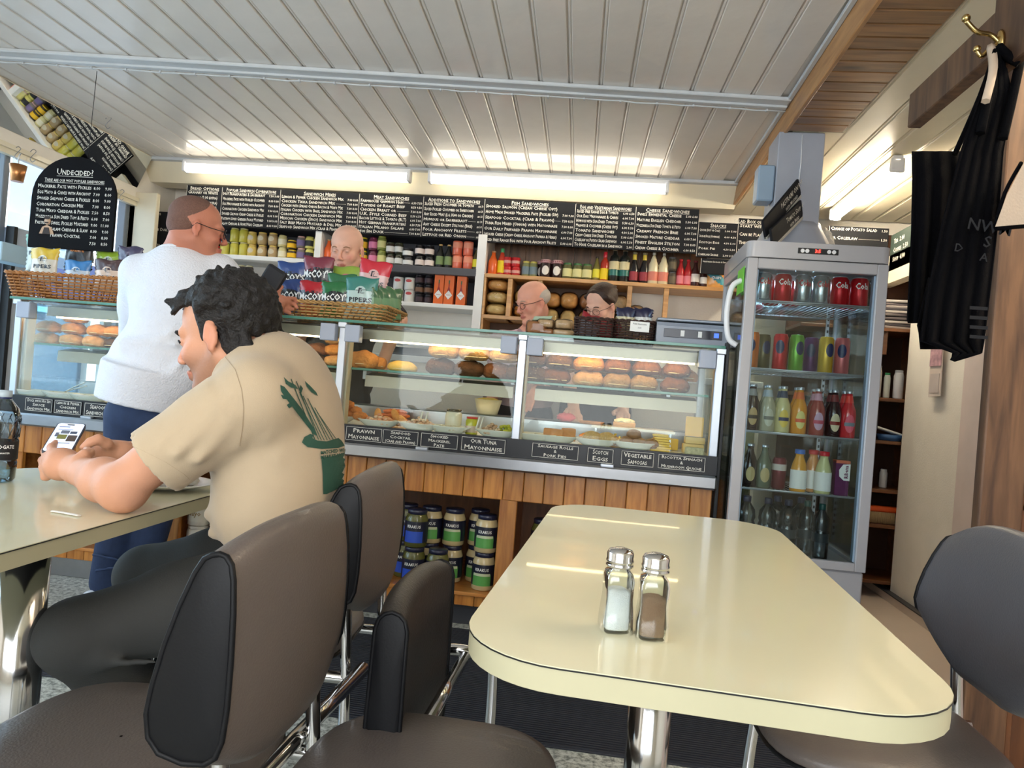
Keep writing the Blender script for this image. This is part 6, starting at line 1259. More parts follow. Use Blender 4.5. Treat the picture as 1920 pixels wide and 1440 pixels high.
# bags of dark bread on the counter
for i, (px, py, r, m, l) in enumerate(((1008, 616, (.052, .05, .036), 2, 'bagged dark rye slices with green bag top by the old man'), (1024, 622, (.045, .05, .018), 2, 'flat dark loaf, lowest right of the green topped bag'), (1024, 603, (.04, .05, .022), 3, 'square brown bread block on the flat dark loaf'), (1056, 622, (.055, .05, .018), 3, 'flat brown loaf left of the dark wicker baskets'), (1058, 604, (.042, .05, .024), 3, 'square bread block nearest the dark wicker baskets'))):
    lz_ = [0, 0, .036, 0, .036][i]; o = bagged(l, ay(px, py, 3.52).x, 3.52, ZC+.028+lz_, r, M_loaf[m], pw=.45)
    if i == 0:
        bm = MB(); prism(bm, [(-.03, .07), (.055, .07), (.07, .098), (-.02, .092)], -.004, .004, FRONT(0, 0, 0)); obj('green_bag_top', bm, mc((120, 150, 100)), o)
        bm = MB(); blob(bm, (0, 0, .075), (.05, .03, .04), seg=20, rings=12, jit=.05); bm.free()
tr = thing('steel_tray', 'grey metal tray under the dark loaves on the counter', 'tray', (ay(1035, 625, 3.52).x, 3.52, ZC))
bm = MB(); lo_hi(bm, (-.12, -.08, .006), (.12, .08, .010)); 
for s in (-1, 1): lo_hi(bm, (-.12, s*.08-.003, .0), (.12, s*.08+.003, .026)); lo_hi(bm, (s*.12-.003, -.08, .0), (s*.12+.003, .08, .026))
obj('tray_body', bm, M_alu, tr)
# ---- food on the case deck
ZD = .8265
M_dish = mat('white_dish', (238, 238, 232), .25, coat=.4)
def dish(lab, px, py, Y=3.16, rx=.10, ry=.075, rz=0):
    rx *= 1.15
    t = thing('food_dish', lab, 'dish', (ay(px, py, Y).x, Y, ZD), rz)
    bm = MB(); lathe(bm, [(.0, .002), (.6, .002), (.72, .008), (1, .030), (1.02, .032), (.98, .033), (.72, .012), (.6, .006), (0, .006)], 30, caps=False); bmesh.ops.scale(bm, vec=(rx, ry, 1), verts=bm.verts); obj('dish', bm, M_dish, t); return t
def lump(name, cat, lab, px, py, Y, z, r, m, rz=0, ry=0, grp=None, jit=.04, pw=1):
    bm = MB(); blob(bm, (0, 0, 0), r, seg=18, rings=12, jit=jit, pw=pw); return tag(obj(name, bm, m, loc=(ay(px, py, Y).x, Y, z+r[2]*.9), rot=(0, ry, rz)), lab, cat, grp)
M_fry = mat('breadcrumb', (216, 130, 60), .7, var=.25, vscale=60, bump=.8, bscale=160); M_saus = mat('sausage', (176, 96, 52), .4, var=.15, vscale=30); M_nug = mat('croquette', (224, 158, 88), .65, var=.15, vscale=50, bump=.4, bscale=150)
for i, (px, l) in enumerate(((628, 'white dish of fried chicken pieces'), (710, 'white dish of pink prawn filling'), (786, 'white dish of seafood cocktail filling'), (842, 'white dish of mackerel pate'), (932, 'white dish of tuna with gherkins'), (1005, 'white dish of sliced mozzarella'), (1045, 'white dish under the pork pies'), (1120, 'white dish under the scotch eggs'), (1192, 'white dish under the samosas'))):
    dish(l, px, 800, 3.13 if i else 3.2, .085, .065)
k = 0
for (px, Y, z) in ((612, 3.2, .83), (632, 3.16, .83), (652, 3.2, .83), (676, 3.17, .83), (625, 3.25, .85), (645, 3.22, .855), (665, 3.22, .85), (650, 3.2, .875)):
    lump('fried_chicken', 'fried food', '%s piece of golden fried chicken in the pile, counted left to right by layers' % names[k], px, 770, Y, z+.016, (.036, .03, .021), M_fry, rz=k, jit=.1); k += 1
for i, (px, z) in enumerate(((735, .83), (745, .83), (738, .85), (748, .85), (742, .868))): lump('sausage', 'sausage', 'brown cooked sausage, %s in the stack at the case back' % ['front bottom', 'rear bottom', 'left middle', 'right middle', 'top'][i], px, 760, 3.40, z+.006, (.06, .016, .015), M_saus, rz=.1*i, jit=.02)
for i, (px, z, ry, r) in enumerate(((709, .835, 1.5, .028), (728, .815, .3, .026), (742, .84, 1.1, .028), (756, .82, .7, .028), (750, .81, 0, .03))): lump('croquette', 'croquette', '%s golden oval croquette beside the prawn dish' % names[i], px, 775, 3.2, z+.024, (r*1.2, .017, .017), M_nug, ry=ry, jit=.02)
def stuffing(lab, px, Y, c, c2, n=90, rx=.075, ry=.05, h=.04, s=.010):
    bm = MB(); rn = random.Random(px)
    for k in range(n):
        a, q = rn.uniform(0, 2*pi), sqrt(rn.random()); blob(bm, (rx*q*cos(a), ry*q*sin(a), .012+h*(1-q*q)*rn.random()), (s*rn.uniform(.6, 1.5), s, s*.7), Matrix.Rotation(rn.uniform(0, 3), 4, 'Z'), seg=6, rings=4, mi=rn.random() < .3)
    tag(obj('filling', bm, [mc(c, .5), mc(c2, .5)], loc=(ay(px, 800, Y).x, Y, ZD+.006)), lab, 'filling', kind='stuff')
stuffing('pink prawn mayonnaise heaped in its dish', 710, 3.13, (226, 160, 120), (236, 200, 170))
stuffing('shredded seafood cocktail heaped in its dish', 786, 3.13, (222, 180, 150), (240, 220, 196))
stuffing('pale mackerel pate spread in its dish', 842, 3.13, (216, 204, 180), (190, 176, 150), h=.015)
stuffing('flaked tuna mayonnaise heaped in its dish', 922, 3.13, (196, 160, 130), (222, 196, 170), rx=.04)
stuffing('sliced green gherkins beside the tuna', 948, 3.17, (196, 196, 60), (150, 160, 50), rx=.035, n=40, s=.011)
stuffing('grated yellow cheese behind the scotch eggs', 1150, 3.22, (240, 200, 70), (246, 216, 110), rx=.07, n=80, s=.007)
for i, px in enumerate((785, 795, 893, 900)):
    p = ay(px, 790, 3.12); bm = MB(); tube(bm, [(0, 0, .01), (.012, .01, .075)], .004, 6); lab = ['first white spoon handle in the seafood dish', 'second white spoon handle in the seafood dish', 'spoon handle beside the pickle jar', 'spoon handle in the tuna dish'][i]
    tag(obj('serving_spoon', bm, M_dish, loc=(p.x, 3.12, ZD+.01)), lab, 'spoon')
vessel('food_jar', 'jar', 'large clear jar full of white mayonnaise on the case deck', ay(851, 778, 3.2).x, 3.2, ZD, .038, .105, PJAR, mc((232, 226, 206)), glass('jar_lid_clear', (170, 170, 160), 1), lidr=.9)
vessel('food_jar', 'jar', 'red lidded jar of yellow peppers on the case deck', ay(886, 778, 3.18).x, 3.18, ZD, .028, .078, PJAR, mc((200, 196, 60)), mc((206, 40, 40)), mc((226, 200, 180)), lz=(.12, .5), lidr=.92)
wt = thing('mixing_bowl', 'white bowl of yellow egg mayonnaise at the back of the case', 'bowl', (ay(915, 760, 3.6).x, 3.6, .906))
bm = MB(); lathe(bm, [(.045, 0), (.052, .004), (.07, .075), (.066, .075), (.05, .01), (.0, .008)], 26, caps=False); obj('bowl', bm, mat('bowl_cream', (226, 220, 190), .4), wt)
bm = MB(); blob(bm, (0, 0, .066), (.064, .064, .018), jit=.06, seg=20, rings=10); obj('egg_mix', bm, mat('egg_yellow', (236, 206, 90), .6, bump=.8, bscale=200), wt)
def wedge(name, cat, lab, px, Y, z, pts, h, m, rz=0):
    bm = MB(); prism(bm, pts, 0, h); bmesh.ops.bevel(bm, geom=bm.edges[:], offset=.002, segments=2, affect='EDGES'); return tag(obj(name, bm, m, loc=(ay(px, 800, Y).x, Y, z), rot=(0, 0, rz), smooth=True, sharp=40), lab, cat)
for i in range(5): wedge('mozzarella_slice', 'cheese', 'white curved slice of mozzarella, %s in the fanned row' % names[i], 985+i*16, 3.18+.012*i, ZD+.012+.005*i, [(.035*cos(a), .05*sin(a)) for a in np.linspace(0, 2*pi, 16)[:-1]], .006, M_dish, .2*i)
M_pie = mat('pastry', (206, 140, 78), .55, var=.15, vscale=20, bump=.3, bscale=50)
wedge('pork_pie_slice', 'pie', 'triangular pork pie wedge, left one behind its label', 1036, 3.13, ZD+.012, [(-.04, -.015), (.045, -.03), (-.03, .035)], .048, M_pie, .2)
wedge('pork_pie_slice', 'pie', 'triangular pork pie wedge, right one behind its label', 1068, 3.14, ZD+.012, [(-.03, -.025), (.035, -.02), (.0, .035)], .055, M_pie, -.2)
for i, px in enumerate((1110, 1138)): lump('scotch_egg', 'scotch egg', 'breaded %s scotch egg behind the scotch eggs label' % ['left', 'right'][i], px, 820, 3.12, ZD+.008, (.042, .035, .030), mat('egg_crumb', (206, 168, 108), .7, var=.2, vscale=60, bump=.6, bscale=200))
for i, (px, z) in enumerate(((1176, .81), (1198, .81), (1222, .808), (1188, .842))): lump('samosa', 'samosa', 'brown rounded samosa, %s' % ['left of the pile', 'middle of the pile', 'right of the pile', 'on top of the pile'][i], px, 822, 3.12, z+.030, (.032, .027, .022), mat('samosa_brown', (150, 108, 68), .55, var=.2, vscale=40), jit=.06)
M_ched = mat('cheddar', (244, 206, 96), .45, var=.05); M_gouda = mat('pale_cheese', (236, 206, 140), .5, var=.05)
for i in range(7): wedge('cheese_slice', 'cheese', 'yellow cheese slice, %s from the bottom of the front stack' % names[i], 1240+(i % 2)*3, 3.15, ZD+.002+i*.0105, rrect(.085-.003*i, .06, .006, 2), .009, M_ched, .05*((i*7) % 3-1))
wedge('cheese_block', 'cheese', 'tall leaning orange yellow cheese wedge at the case right end', 1300, 3.20, ZD+.075, [(-.035, -.01), (.04, -.02), (.035, .02), (-.03, .02)], .085, mat('emmental', (238, 190, 90), .45, var=.04), .1)
wedge('cheese_block', 'cheese', 'pale cheese block under the leaning wedge', 1302, 3.20, ZD+.002, rrect(.09, .05, .004, 2), .04, M_gouda)
wedge('cheese_block', 'cheese', 'second pale cheese block in the middle of the stack', 1304, 3.20, ZD+.044, rrect(.085, .05, .004, 2), .028, M_gouda, .04)
wedge('blue_cheese', 'cheese', 'grey rinded cheese wedge in the right front corner', 1302, 3.10, ZD+.002, [(-.035, -.02), (.045, -.02), (-.02, .025)], .032, mat('stilton', (190, 184, 150), .6, var=.3, vscale=80))
wedge('cheese_block', 'cheese', 'yellow cheese slab behind the front stack', 1252, 3.30, ZD+.002, rrect(.10, .05, .004, 2), .05, M_ched)
sh = thing('food_rack', 'white raised rack with orange pieces beneath in the right case', 'rack', (ay(1180, 790, 3.33).x, 3.33, ZD))
bm = MB(); lo_hi(bm, (-.17, -.1, .075), (.20, .1, .085)); obj('rack_shelf', bm, M_dish, sh)
for sx in (-.15, 0.0, .18):
    bm = MB(); lo_hi(bm, (sx-.004, -.095, 0), (sx+.004, -.087, .075)); obj('rack_leg', bm, M_alu, sh)
for i, px in enumerate((1098, 1125, 1142, 1152)): lump('orange_bake', 'pastry', 'orange rounded bake below the white rack, %s from the left' % names[i], px, 795, 3.30, ZD+.002, (.028, .03, .022), mat('orange_bake', (236, 150, 70), .5))
pi_ = thing('flat_quiche', 'flat brown quiche on the white rack', 'quiche', (ay(1110, 775, 3.33).x, 3.33, ZD+.0855))
bm = MB(); lathe(bm, [(.05, 0), (.06, .012), (.056, .013), (.0, .010)], 28); obj('quiche', bm, mat('quiche_brown', (176, 124, 72), .6, var=.2), pi_)
ck = thing('cheesecake', 'crumb topped cake on the white rack', 'cake', (ay(1172, 778, 3.33).x, 3.33, ZD+.0855))
bm = MB(); lathe(bm, [(.05, 0), (.052, .018), (.05, .02), (.0, .02)], 28); obj('cake_base', bm, mat('cake_base', (190, 150, 100), .6), ck)
bm = MB(); blob(bm, (0, 0, .024), (.048, .048, .016), jit=.10, seg=22, rings=10); obj('crumb_topping', bm, mat('crumb_white', (236, 226, 190), .7, bump=.8, bscale=200), ck)
pc_ = lump('pink_cloth', 'cloth', 'crumpled pink cloth on the steel ledge in the case', 1062, 775, 3.57, .905, (.045, .035, .022), mat('pink_cloth', (226, 110, 120), .9), jit=.16)
for i, (px, c, l) in enumerate(((112, (206, 200, 190), 'folded white food bag lying on the left case deck'), (168, (236, 190, 60), 'yellow paper sheet on the left case deck'))):
    bm = MB(); box(bm, (0, 0, 0), (.16, .1, .01), Matrix.Rotation(.2*i-.1, 4, 'Z') @ Matrix.Rotation(-.12*i, 4, 'Y'), bev=.003); 
    tag(obj('food_paper', bm, mc(c, .5), loc=(ay(px, 712, 3.2).x, 3.2, ZD+.022)), l, 'paper')
for i, (px, l) in enumerate(((60, 'oval white dish at the left end of the case'), (120, 'oval white dish in front of the yellow paper'), (170, 'oval white dish beside the customer\'s shirt'))): dish(l, px, 718, 3.10, .09, .06)
bm = MB(); tube(bm, smooth_path([(-.06, 0, 0), (0, 0, .02), (.05, 0, .035)], 4), .003, 6); tube(bm, smooth_path([(-.06, 0, 0), (0, -.01, .03), (.045, -.01, .05)], 4), .003, 6); tag(obj('serving_tongs', bm, M_chrome, loc=(ay(146, 710, 3.12).x, 3.12, ZD+.036)), 'steel serving tongs lying in the left case', 'tongs')
# ---- big jars in the cubbies
def krakus(lab, x, Y, z, green=True):
    t = thing('pickle_jar', lab, 'jar', (x, Y, z)); R, H = .051, .163
    pf = [(.86, 0), (.98, .03), (1, .3), (1, .62), (.98, .74), (.84, .86), (.78, .89), (.001, .89)]
    obj('glass_body', cmesh('krk', lambda b: lathe(b, [(r*R, q*H) for r, q in pf], 24)), mc((206, 186, 140), .15) if green else mc((96, 96, 50), .15), t)
    obj('lid', cmesh('krl', lambda b: lathe(b, [(.80*R, .88*H), (.84*R, .885*H), (.84*R, .985*H), (.8*R, H), (.001, H)], 24)), mc((40, 42, 66), .3), t)
    obj('dark_label', cmesh('krd', lambda b: lathe(b, [(R*1.012, .14*H), (R*1.015, .70*H)], 24, caps=False)), mc((26, 28, 48), .4), t)
    obj('picture_panel', cmesh('krp', lambda b: label_arc(b, R*1.022, .14*H, .44*H, 222, 318, 10)), mc((90, 160, 80), .4) if green else mc((40, 80, 190), .4), t)
    if green: obj('pale_arch', cmesh('kra', lambda b: label_arc(b, R*1.026, .40*H, .47*H, 226, 314, 10)), mc((196, 206, 170), .4), t)
    txt_arc('KRAKUS', R*1.03, .53*H, .018, M_wtext, t, w=.062); return t
zj = .1565
for i, (x, Y, l, g, lab) in enumerate(((-.445, 3.13, 0, 1, 'front right sauerkraut jar, bottom layer'), (-.445, 3.13, 1, 1, 'front right sauerkraut jar, top layer'), (-.497, 3.25, 0, 1, 'sauerkraut jar behind the front right one, bottom layer'), (-.497, 3.25, 1, 1, 'sauerkraut jar behind the front right one, top layer'), (-.605, 3.20, 0, 1, 'middle sauerkraut jar, bottom layer'), (-.605, 3.20, 1, 1, 'middle sauerkraut jar, top layer'), (-.712, 3.20, 0, 1, 'left sauerkraut jar, bottom layer'), (-.712, 3.20, 1, 1, 'left sauerkraut jar, top layer'),
    (-.645, 3.09, 0, 0, 'blue labelled gherkin jar at the front'), (-.752, 3.09, 0, 0, 'blue labelled gherkin jar at the left, lower'), (-.752, 3.09, 1, 0, 'blue labelled gherkin jar at the left, upper'), (-.822, 3.20, 0, 0, 'dark gherkin jar in the left rear, lower'), (-.822, 3.20, 1, 0, 'dark gherkin jar in the left rear, upper'), (-.20, 3.16, 0, 0, 'gherkin jar in the right cubby, lower'), (-.20, 3.16, 1, 0, 'gherkin jar in the right cubby, upper'), (-.09, 3.16, 0, 0, 'second gherkin jar in the right cubby, lower'), (-.09, 3.16, 1, 0, 'second gherkin jar in the right cubby, upper'))):
    krakus(lab+' of the counter', x, Y, zj+l*.1645, g)
good_ = vessel('sauce_jar', 'jar', 'red labelled jar at the back left of the jar cubby', -.90, 3.34, zj+.155, .04, .13, PJAR, mc((190, 40, 34)), mc((60, 30, 40)))
vessel('sauce_jar', 'jar', 'red labelled jar underneath at the back left of the cubby', -.90, 3.34, zj, .044, .153, PJAR, mc((180, 40, 34)), mc((60, 30, 40)))
for i, (x, l, Y) in enumerate(((-1.80, 0, 3.14), (-1.80, 1, 3.14), (-1.69, 0, 3.14), (-1.69, 1, 3.14), (-1.58, 0, 3.16), (-1.58, 1, 3.16))):
    vessel('mayonnaise_tub', 'tub', 'white mayonnaise tub, %s of the %s stack seen under the left table' % (['bottom', 'top'][l], ['left', 'middle', 'right'][i//2]), x, Y, zj+l*.142, .05, .14, [(.86, 0), (1, .04), (1, .8), (.9, .9), (.001, .9)], mc((222, 216, 200)), mc((206, 200, 186)), mc((214, 208, 190)), lidr=.92, text='Mayo', tm=mc((150, 120, 70)))
for i, x in enumerate((-2.55, -2.44, -2.33, -2.22)):
    vessel('storage_jar', 'jar', 'dark storage jar in the far left cubby, %s' % names[i], x, 3.3, zj, .045, .16, PJAR, mc((110, 70, 60)), mc((150, 40, 40)))
# ================================================================== PEOPLE
def skin(name, c, stub=(150, 112, 92)):
    if name in MAT: return MAT[name]
    m = mat(name, c, .5, var=.06, vscale=18, bump=.08, bscale=220, spec=.4); N = m.node_tree.nodes; L = m.node_tree.links; b = N['Principled BSDF']
    src = b.inputs['Base Color'].links[0].from_socket
    for at, col in (('stub', stub), ('lip', (178, 92, 84)), ('blush', (222, 120, 100))):
        a = N.new('ShaderNodeAttribute'); a.attribute_name = at; x = N.new('ShaderNodeMix'); x.data_type = 'RGBA'; L.new(a.outputs['Fac'], x.inputs[0]); L.new(src, x.inputs[6]); x.inputs[7].default_value = C(*col); src = x.outputs[2]
    L.new(src, b.inputs['Base Color']); return m
def paint(o, HC, R, sc=1, stub=0, blush=.35):
    me = o.data; n = len(me.vertices); co = np.empty(n*3, np.float32); me.vertices.foreach_get('co', co); co = co.reshape(-1, 3)-np.array(HC)
    l = (co @ np.array(R))/sc; a, b, c = l[:, 0], np.abs(l[:, 1]), l[:, 2]; d = np.sqrt((l**2).sum(1)); st = lambda x, e0, e1: np.clip((x-e0)/(e1-e0), 0, 1)
    S_ = st(-c, .008, .045)*st(a, -.012, .008)*st(-a-.9*c, -.075, -.055)*st(-c, .125, .112)*st(d, .18, .16)
    S_ = np.maximum(S_, .9*st(-c, .005, .03)*st(a, -.006, .004)*st(-a, -.03, -.016)*st(b, .055, .062)*st(d, .16, .15))
    Lp = st(-np.sqrt(((a-.098)/.02)**2+(b/.024)**2+((c+.056)/.010)**2), -1.15, -.85); S_ = S_*(1-Lp)
    B_ = np.exp(-(((a-.085)/.03)**2+((b-.042)/.018)**2+((c+.018)/.018)**2))+.9*np.exp(-(((a-.118)/.018)**2+(b/.02)**2+((c+.016)/.018)**2))+.7*st(b, .074, .080)*np.exp(-(c/.04)**2-(a/.04)**2)
    for nm, v in (('stub', S_*stub), ('lip', Lp*.8), ('blush', np.clip(B_, 0, 1)*blush)):
        at = me.attributes.new(nm, 'FLOAT', 'POINT'); at.data.foreach_set('value', v.astype(np.float32))
def head(S, c, f, u, sc=1.0, k=.012):
    f = f.normalized(); u = (u-f*u.dot(f)).normalized(); s = f.cross(u); R = Matrix((f, s, u)).transposed()
    P = lambda a, b, d: c+(f*a+s*b+u*d)*sc
    E = lambda a, r, k=k, sub=0: S.ell(P(*a), tuple(q*sc for q in r), R, k, sub)
    Cp = lambda a, b, r0, r1, k=k: S.cap(P(*a), P(*b), r0*sc, r1*sc, k)
    E((-.008, 0, .048), (.098, .077, .083)); E((.032, 0, -.025), (.062, .060, .085), .02)
    for g in (-1, 1):
        Cp((.0, g*.050, -.040), (.070, g*.018, -.090), .024, .018, .02)
        Cp((.078, g*.040, .030), (.092, g*.012, .030), .011, .012); E((.064, g*.040, -.020), (.024, .022, .022), .02)
        E((.100, g*.031, .011), (.013, .016, .010), .010, 1); E((.0835, g*.031, .011), (.0115, .0125, .0115), .003)
        E((.107, g*.011, -.026), (.010, .008, .007), .006)
        E((-.004, g*.079, .002), (.0165, .0075, .029), .006); E((-.0005, g*.0895, .005), (.0085, .0085, .0175), .003, 1); E((.010, g*.078, -.002), (.0045, .006, .008), .004); E((.0, g*.079, -.026), (.009, .006, .009), .005)
        Cp((.094, g*.020, -.053), (.104, g*.003, -.050), .0045, .0055, .006); Cp((.092, g*.016, -.061), (.101, g*.002, -.062), .0050, .0062, .006)
    Cp((.092, 0, .022), (.116, 0, -.016), .0075, .0088, .009); E((.117, 0, -.021), (.0095, .0100, .0088), .006); E((.082, 0, -.088), (.020, .022, .017), .015)
    return P, R, s
def eyes(P, R, par, sc, iris=(50, 40, 34), closed=False):
    for g in (-1, 1):
        bm = MB(); blob(bm, P(.0868, g*.031, .0105), (.0095*sc, .0098*sc, .005*sc) if not closed else (.009*sc, .0095*sc, .0018*sc), R.to_4x4(), seg=12, rings=8)
        obj('eye', bm, mat('iris_%d' % iris[0], iris, .2), par)
def brows(P, par, sc, col, th=.0035, name='eyebrows'):
    for g in (-1, 1):
        bm = MB(); tube(bm, smooth_path([P(.100, g*.014, .030), P(.099, g*.030, .036), P(.086, g*.046, .030)], 4), [th*sc*.8]*2+[th*sc]*6+[th*.5*sc], 6)
        obj('eyebrow', bm, mat('brow_%d' % col[0], col, .8), par)
def spectacles(P, par, sc, col=(40, 36, 38), rimless=False):
    bm = MB()
    for g in (-1, 1):
        pts = [P(.109-.012*abs(.4*cos(a)), g*.034+.025*cos(a), .008+.018*sin(a)) for a in [2*pi*k/16 for k in range(16)]]
        tube(bm, pts, .0016*sc if not rimless else .0009*sc, 5, closed=True); tube(bm, [P(.103, g*.059, .014), P(.05, g*.078, .012), P(-.005, g*.084, .018), P(-.02, g*.082, .0)], .0017*sc, 5)
    tube(bm, smooth_path([P(.111, -.010, .012), P(.115, 0, .016), P(.111, .010, .012)], 3), .0016*sc, 5)
    obj('glasses', bm, mat('spec_%d' % col[0], col, .3, .4), par)
def hand(S, W, Pm, fingers, thumb, r=.0085, pr=(.020, .030), k=.008):
    S.cap(W, Pm, .026, .030, .015)
    for f in fingers:
        n = len(f); S.cap(Pm.lerp(f[0], .35), f[0], .017, r*1.25, .010)
        S.chain(f, [r*1.2*(1-.09*i) for i in range(n)], .0045)
    S.cap(Pm.lerp(W, .4), thumb[0], .018, .0125, .010); S.chain(thumb, [.0125, .0115, .0105, .0085][:len(thumb)], .005)
# ---------------- the young man at the left table
man = thing('person', 'seated young man with dark curly hair and beige t-shirt looking at phone', 'person', (-.66, 1.6, 0))
M_skin1 = skin('skin_tan', (208, 152, 122)); loc0 = Vector(man.location)
def put(o, par): o.parent = par; o.location = Vector(o.location)-Vector(par.location); return o
def so(name, S, m, par, it=2): o = sobj(name, S, m, None, it); o.parent = par; o.location = -Vector(par.location); return o
def bo_(name, bm, m, par): o = obj(name, bm, m, par); o.location = -Vector(par.location); return o
Sn, Sf = ad(474, 742, 1.43), ad(548, 712, 1.74)
En, Wn, Pn = ad(228, 912, 1.40), ad(146, 882, 1.51), ad(117, 868, 1.54)
Ef, Wf, Pf = ad(330, 850, 1.86), ad(226, 850, 1.68), ad(200, 847, 1.67)
PE = Vector((-.70, 1.60, .57))
fh = Vector((-.985, .02, -.30)); uh = Vector((-.30, .02, .95))
ear = ad(391, 630, 1.475); f_ = fh.normalized(); u_ = (uh-f_*uh.dot(f_)).normalized(); s_ = f_.cross(u_)
HC = ear-s_*(.080 if s_.y < 0 else -.080)
S = Solid(.0048)
P1, R1, s1 = head(S, HC, fh, uh, 1.0)
nb_ = ad(478, 676, 1.575)
S.cap(P1(-.03, 0, -.05), nb_, .052, .058, .03)
S.cap(nb_, Sn, .045, .048, .03); S.cap(nb_, Sf, .045, .048, .03)
S.ell(ad(515, 780, 1.58), (.09, .145, .17), k=.04); S.ell(ad(530, 920, 1.58), (.09, .14, .15), k=.04); S.ell(PE, (.11, .15, .10), k=.04)
# arms
mid = Sn.lerp(En, .55)+Vector((-.01, -.005, -.0))
S.chain([Sn, mid, En], [.050, .047, .043], .02)
fm = En.lerp(Wn, .4); S.chain([En, fm, Wn], [.044, .042, .028], .02)
S.ell(En+Vector((.01, 0, -.012)), (.036, .034, .034), k=.02)
S.chain([Sf, Ef, Wf], [.048, .042, .027], .02)
q = lambda *a: [ad(x, y, t) for x, y, t in a]
hand(S, Wn, Pn, [q((98, 850, 1.54), (97, 838, 1.57), (104, 832, 1.60), (113, 835, 1.62)), q((88, 860, 1.545), (85, 847, 1.59), (95, 841, 1.63), (108, 845, 1.65)), q((83, 876, 1.55), (80, 863, 1.60), (90, 856, 1.64), (104, 860, 1.66)), q((86, 893, 1.55), (83, 882, 1.60), (92, 875, 1.63), (104, 877, 1.65))],
     q((146, 864, 1.50), (158, 853, 1.51), (168, 849, 1.53), (163, 843, 1.55)))
S.ell(Pn+Vector((0, 0, -.004)), (.036, .040, .034), k=.012)
hand(S, Wf, Pf, [q((184, 836, 1.66), (172, 842, 1.665), (160, 850, 1.665), (152, 854, 1.66)), q((183, 848, 1.67), (170, 853, 1.68), (158, 858, 1.68), (150, 861, 1.675)), q((185, 859, 1.68), (172, 864, 1.69), (160, 867, 1.69)), q((190, 868, 1.68), (178, 873, 1.69), (168, 875, 1.69))],
     q((200, 832, 1.63), (184, 824, 1.61), (170, 829, 1.60), (156, 839, 1.592)))
bdy = so('body', S, M_skin1, man, 1)
paint(bdy, HC, R1, 1, .75)
eyes(P1, R1, man, 1)
for g in (-1, 1):
    bm = MB(); tube(bm, smooth_path([P1(.0985, g*.020, .012), P1(.0975, g*.031, .017), P1(.088, g*.043, .010)], 4), .0022, 5); bo_('upper_lash', bm, mat('lash', (24, 20, 20), .7), man)
def fixl(par):
    for c in par.children:
        if c.name.split('.')[0] in ('eye', 'eyebrow', 'glasses') and not c.get('_f'): c.location = -Vector(par.location)
brows(P1, man, 1, (34, 28, 26), .0045); fixl(man)
# stubble and hair
rn = random.Random(5)
S = Solid(.0045)
S.ell(P1(-.018, 0, .054), (.089, .082, .082), R1, .01)
cnt = 0
while cnt < 1050:
    d = Vector((rn.gauss(0, 1), rn.gauss(0, 1), rn.gauss(0, 1))).normalized()
    a, b, c_ = d
    if a > .35 and c_ < .30: continue
    if a > -.25 and c_ < -.05 and abs(b) > .3: continue
    if c_ < -.72 or (a > -.1 and c_ < .0): continue
    if a > .75 and c_ < .55: continue
    rr = (.090, .085, .086); jit = rn.uniform(.95, 1.05); p = P1(-.018+a*rr[0]*jit, b*rr[1]*jit, .055+c_*rr[2]*jit)
    t1 = Vector((rn.gauss(0, 1), rn.gauss(0, 1), rn.gauss(0, 1))).normalized()*.013
    S.cap(p, p+t1*.8, .0070, .0055, .006); S.cap(p+t1*.8, p+t1*.5+Vector((rn.gauss(0, 1), rn.gauss(0, 1), rn.gauss(0, 1))).normalized()*.009, .0055, .004, .005); cnt += 1
for k in range(30):
    b = rn.uniform(-.055, .062); S.cap(P1(.062, b, .100+rn.uniform(-.015, .012)), P1(.088+rn.uniform(-.012, .010), b+rn.uniform(-.008, .008), .088+rn.uniform(-.018, .014)), .0075, .005, .006)
for g in (-1, 1):
    S.cap(P1(.012, g*.070, .05), P1(.018, g*.070, .0), .012, .006, .008)
    for k in range(14): a = rn.uniform(-.09, -.02); S.cap(P1(a, g*.06, -.02+rn.uniform(-.03, .02)), P1(a-.006, g*.058, -.045+rn.uniform(-.02, .02)), .011, .006, .006)
so('hair', S, mat('hair_black', (22, 19, 19), .6, var=.3, vscale=60, bump=.5, bscale=180), man, 1)
# t-shirt
S = Solid(.0058)
S.ell(ad(516, 788, 1.575), (.122, .175, .20), Matrix.Rotation(radians(-14), 3, 'Y'), .05)
S.ell(ad(548, 800, 1.60), (.095, .165, .19), Matrix.Rotation(radians(-10), 3, 'Y'), .05)
S.ell(ad(520, 930, 1.57), (.125, .165, .15), k=.06); S.ell(PE+Vector((.02, 0, .07)), (.13, .165, .12), k=.05)
S.cap(nb_+Vector((.015, 0, -.03)), Sn+Vector((.01, .02, -.015)), .064, .070, .04); S.cap(nb_+Vector((0, 0, -.03)), Sf+Vector((.01, -.02, -.02)), .070, .070, .04)
cuff = ad(290, 868, 1.385); up = (Sn-cuff).normalized()
S.cap(Sn, Sn.lerp(cuff, .45), .074, .072, .04); S.cyl(Sn.lerp(cuff, .25), cuff, .072, .072, .02)
cuf2 = Sf.lerp(Ef, .6); S.cap(Sf, Sf.lerp(Ef, .3), .070, .070, .04); S.cyl(Sf.lerp(Ef, .2), cuf2, .068, .070, .02)
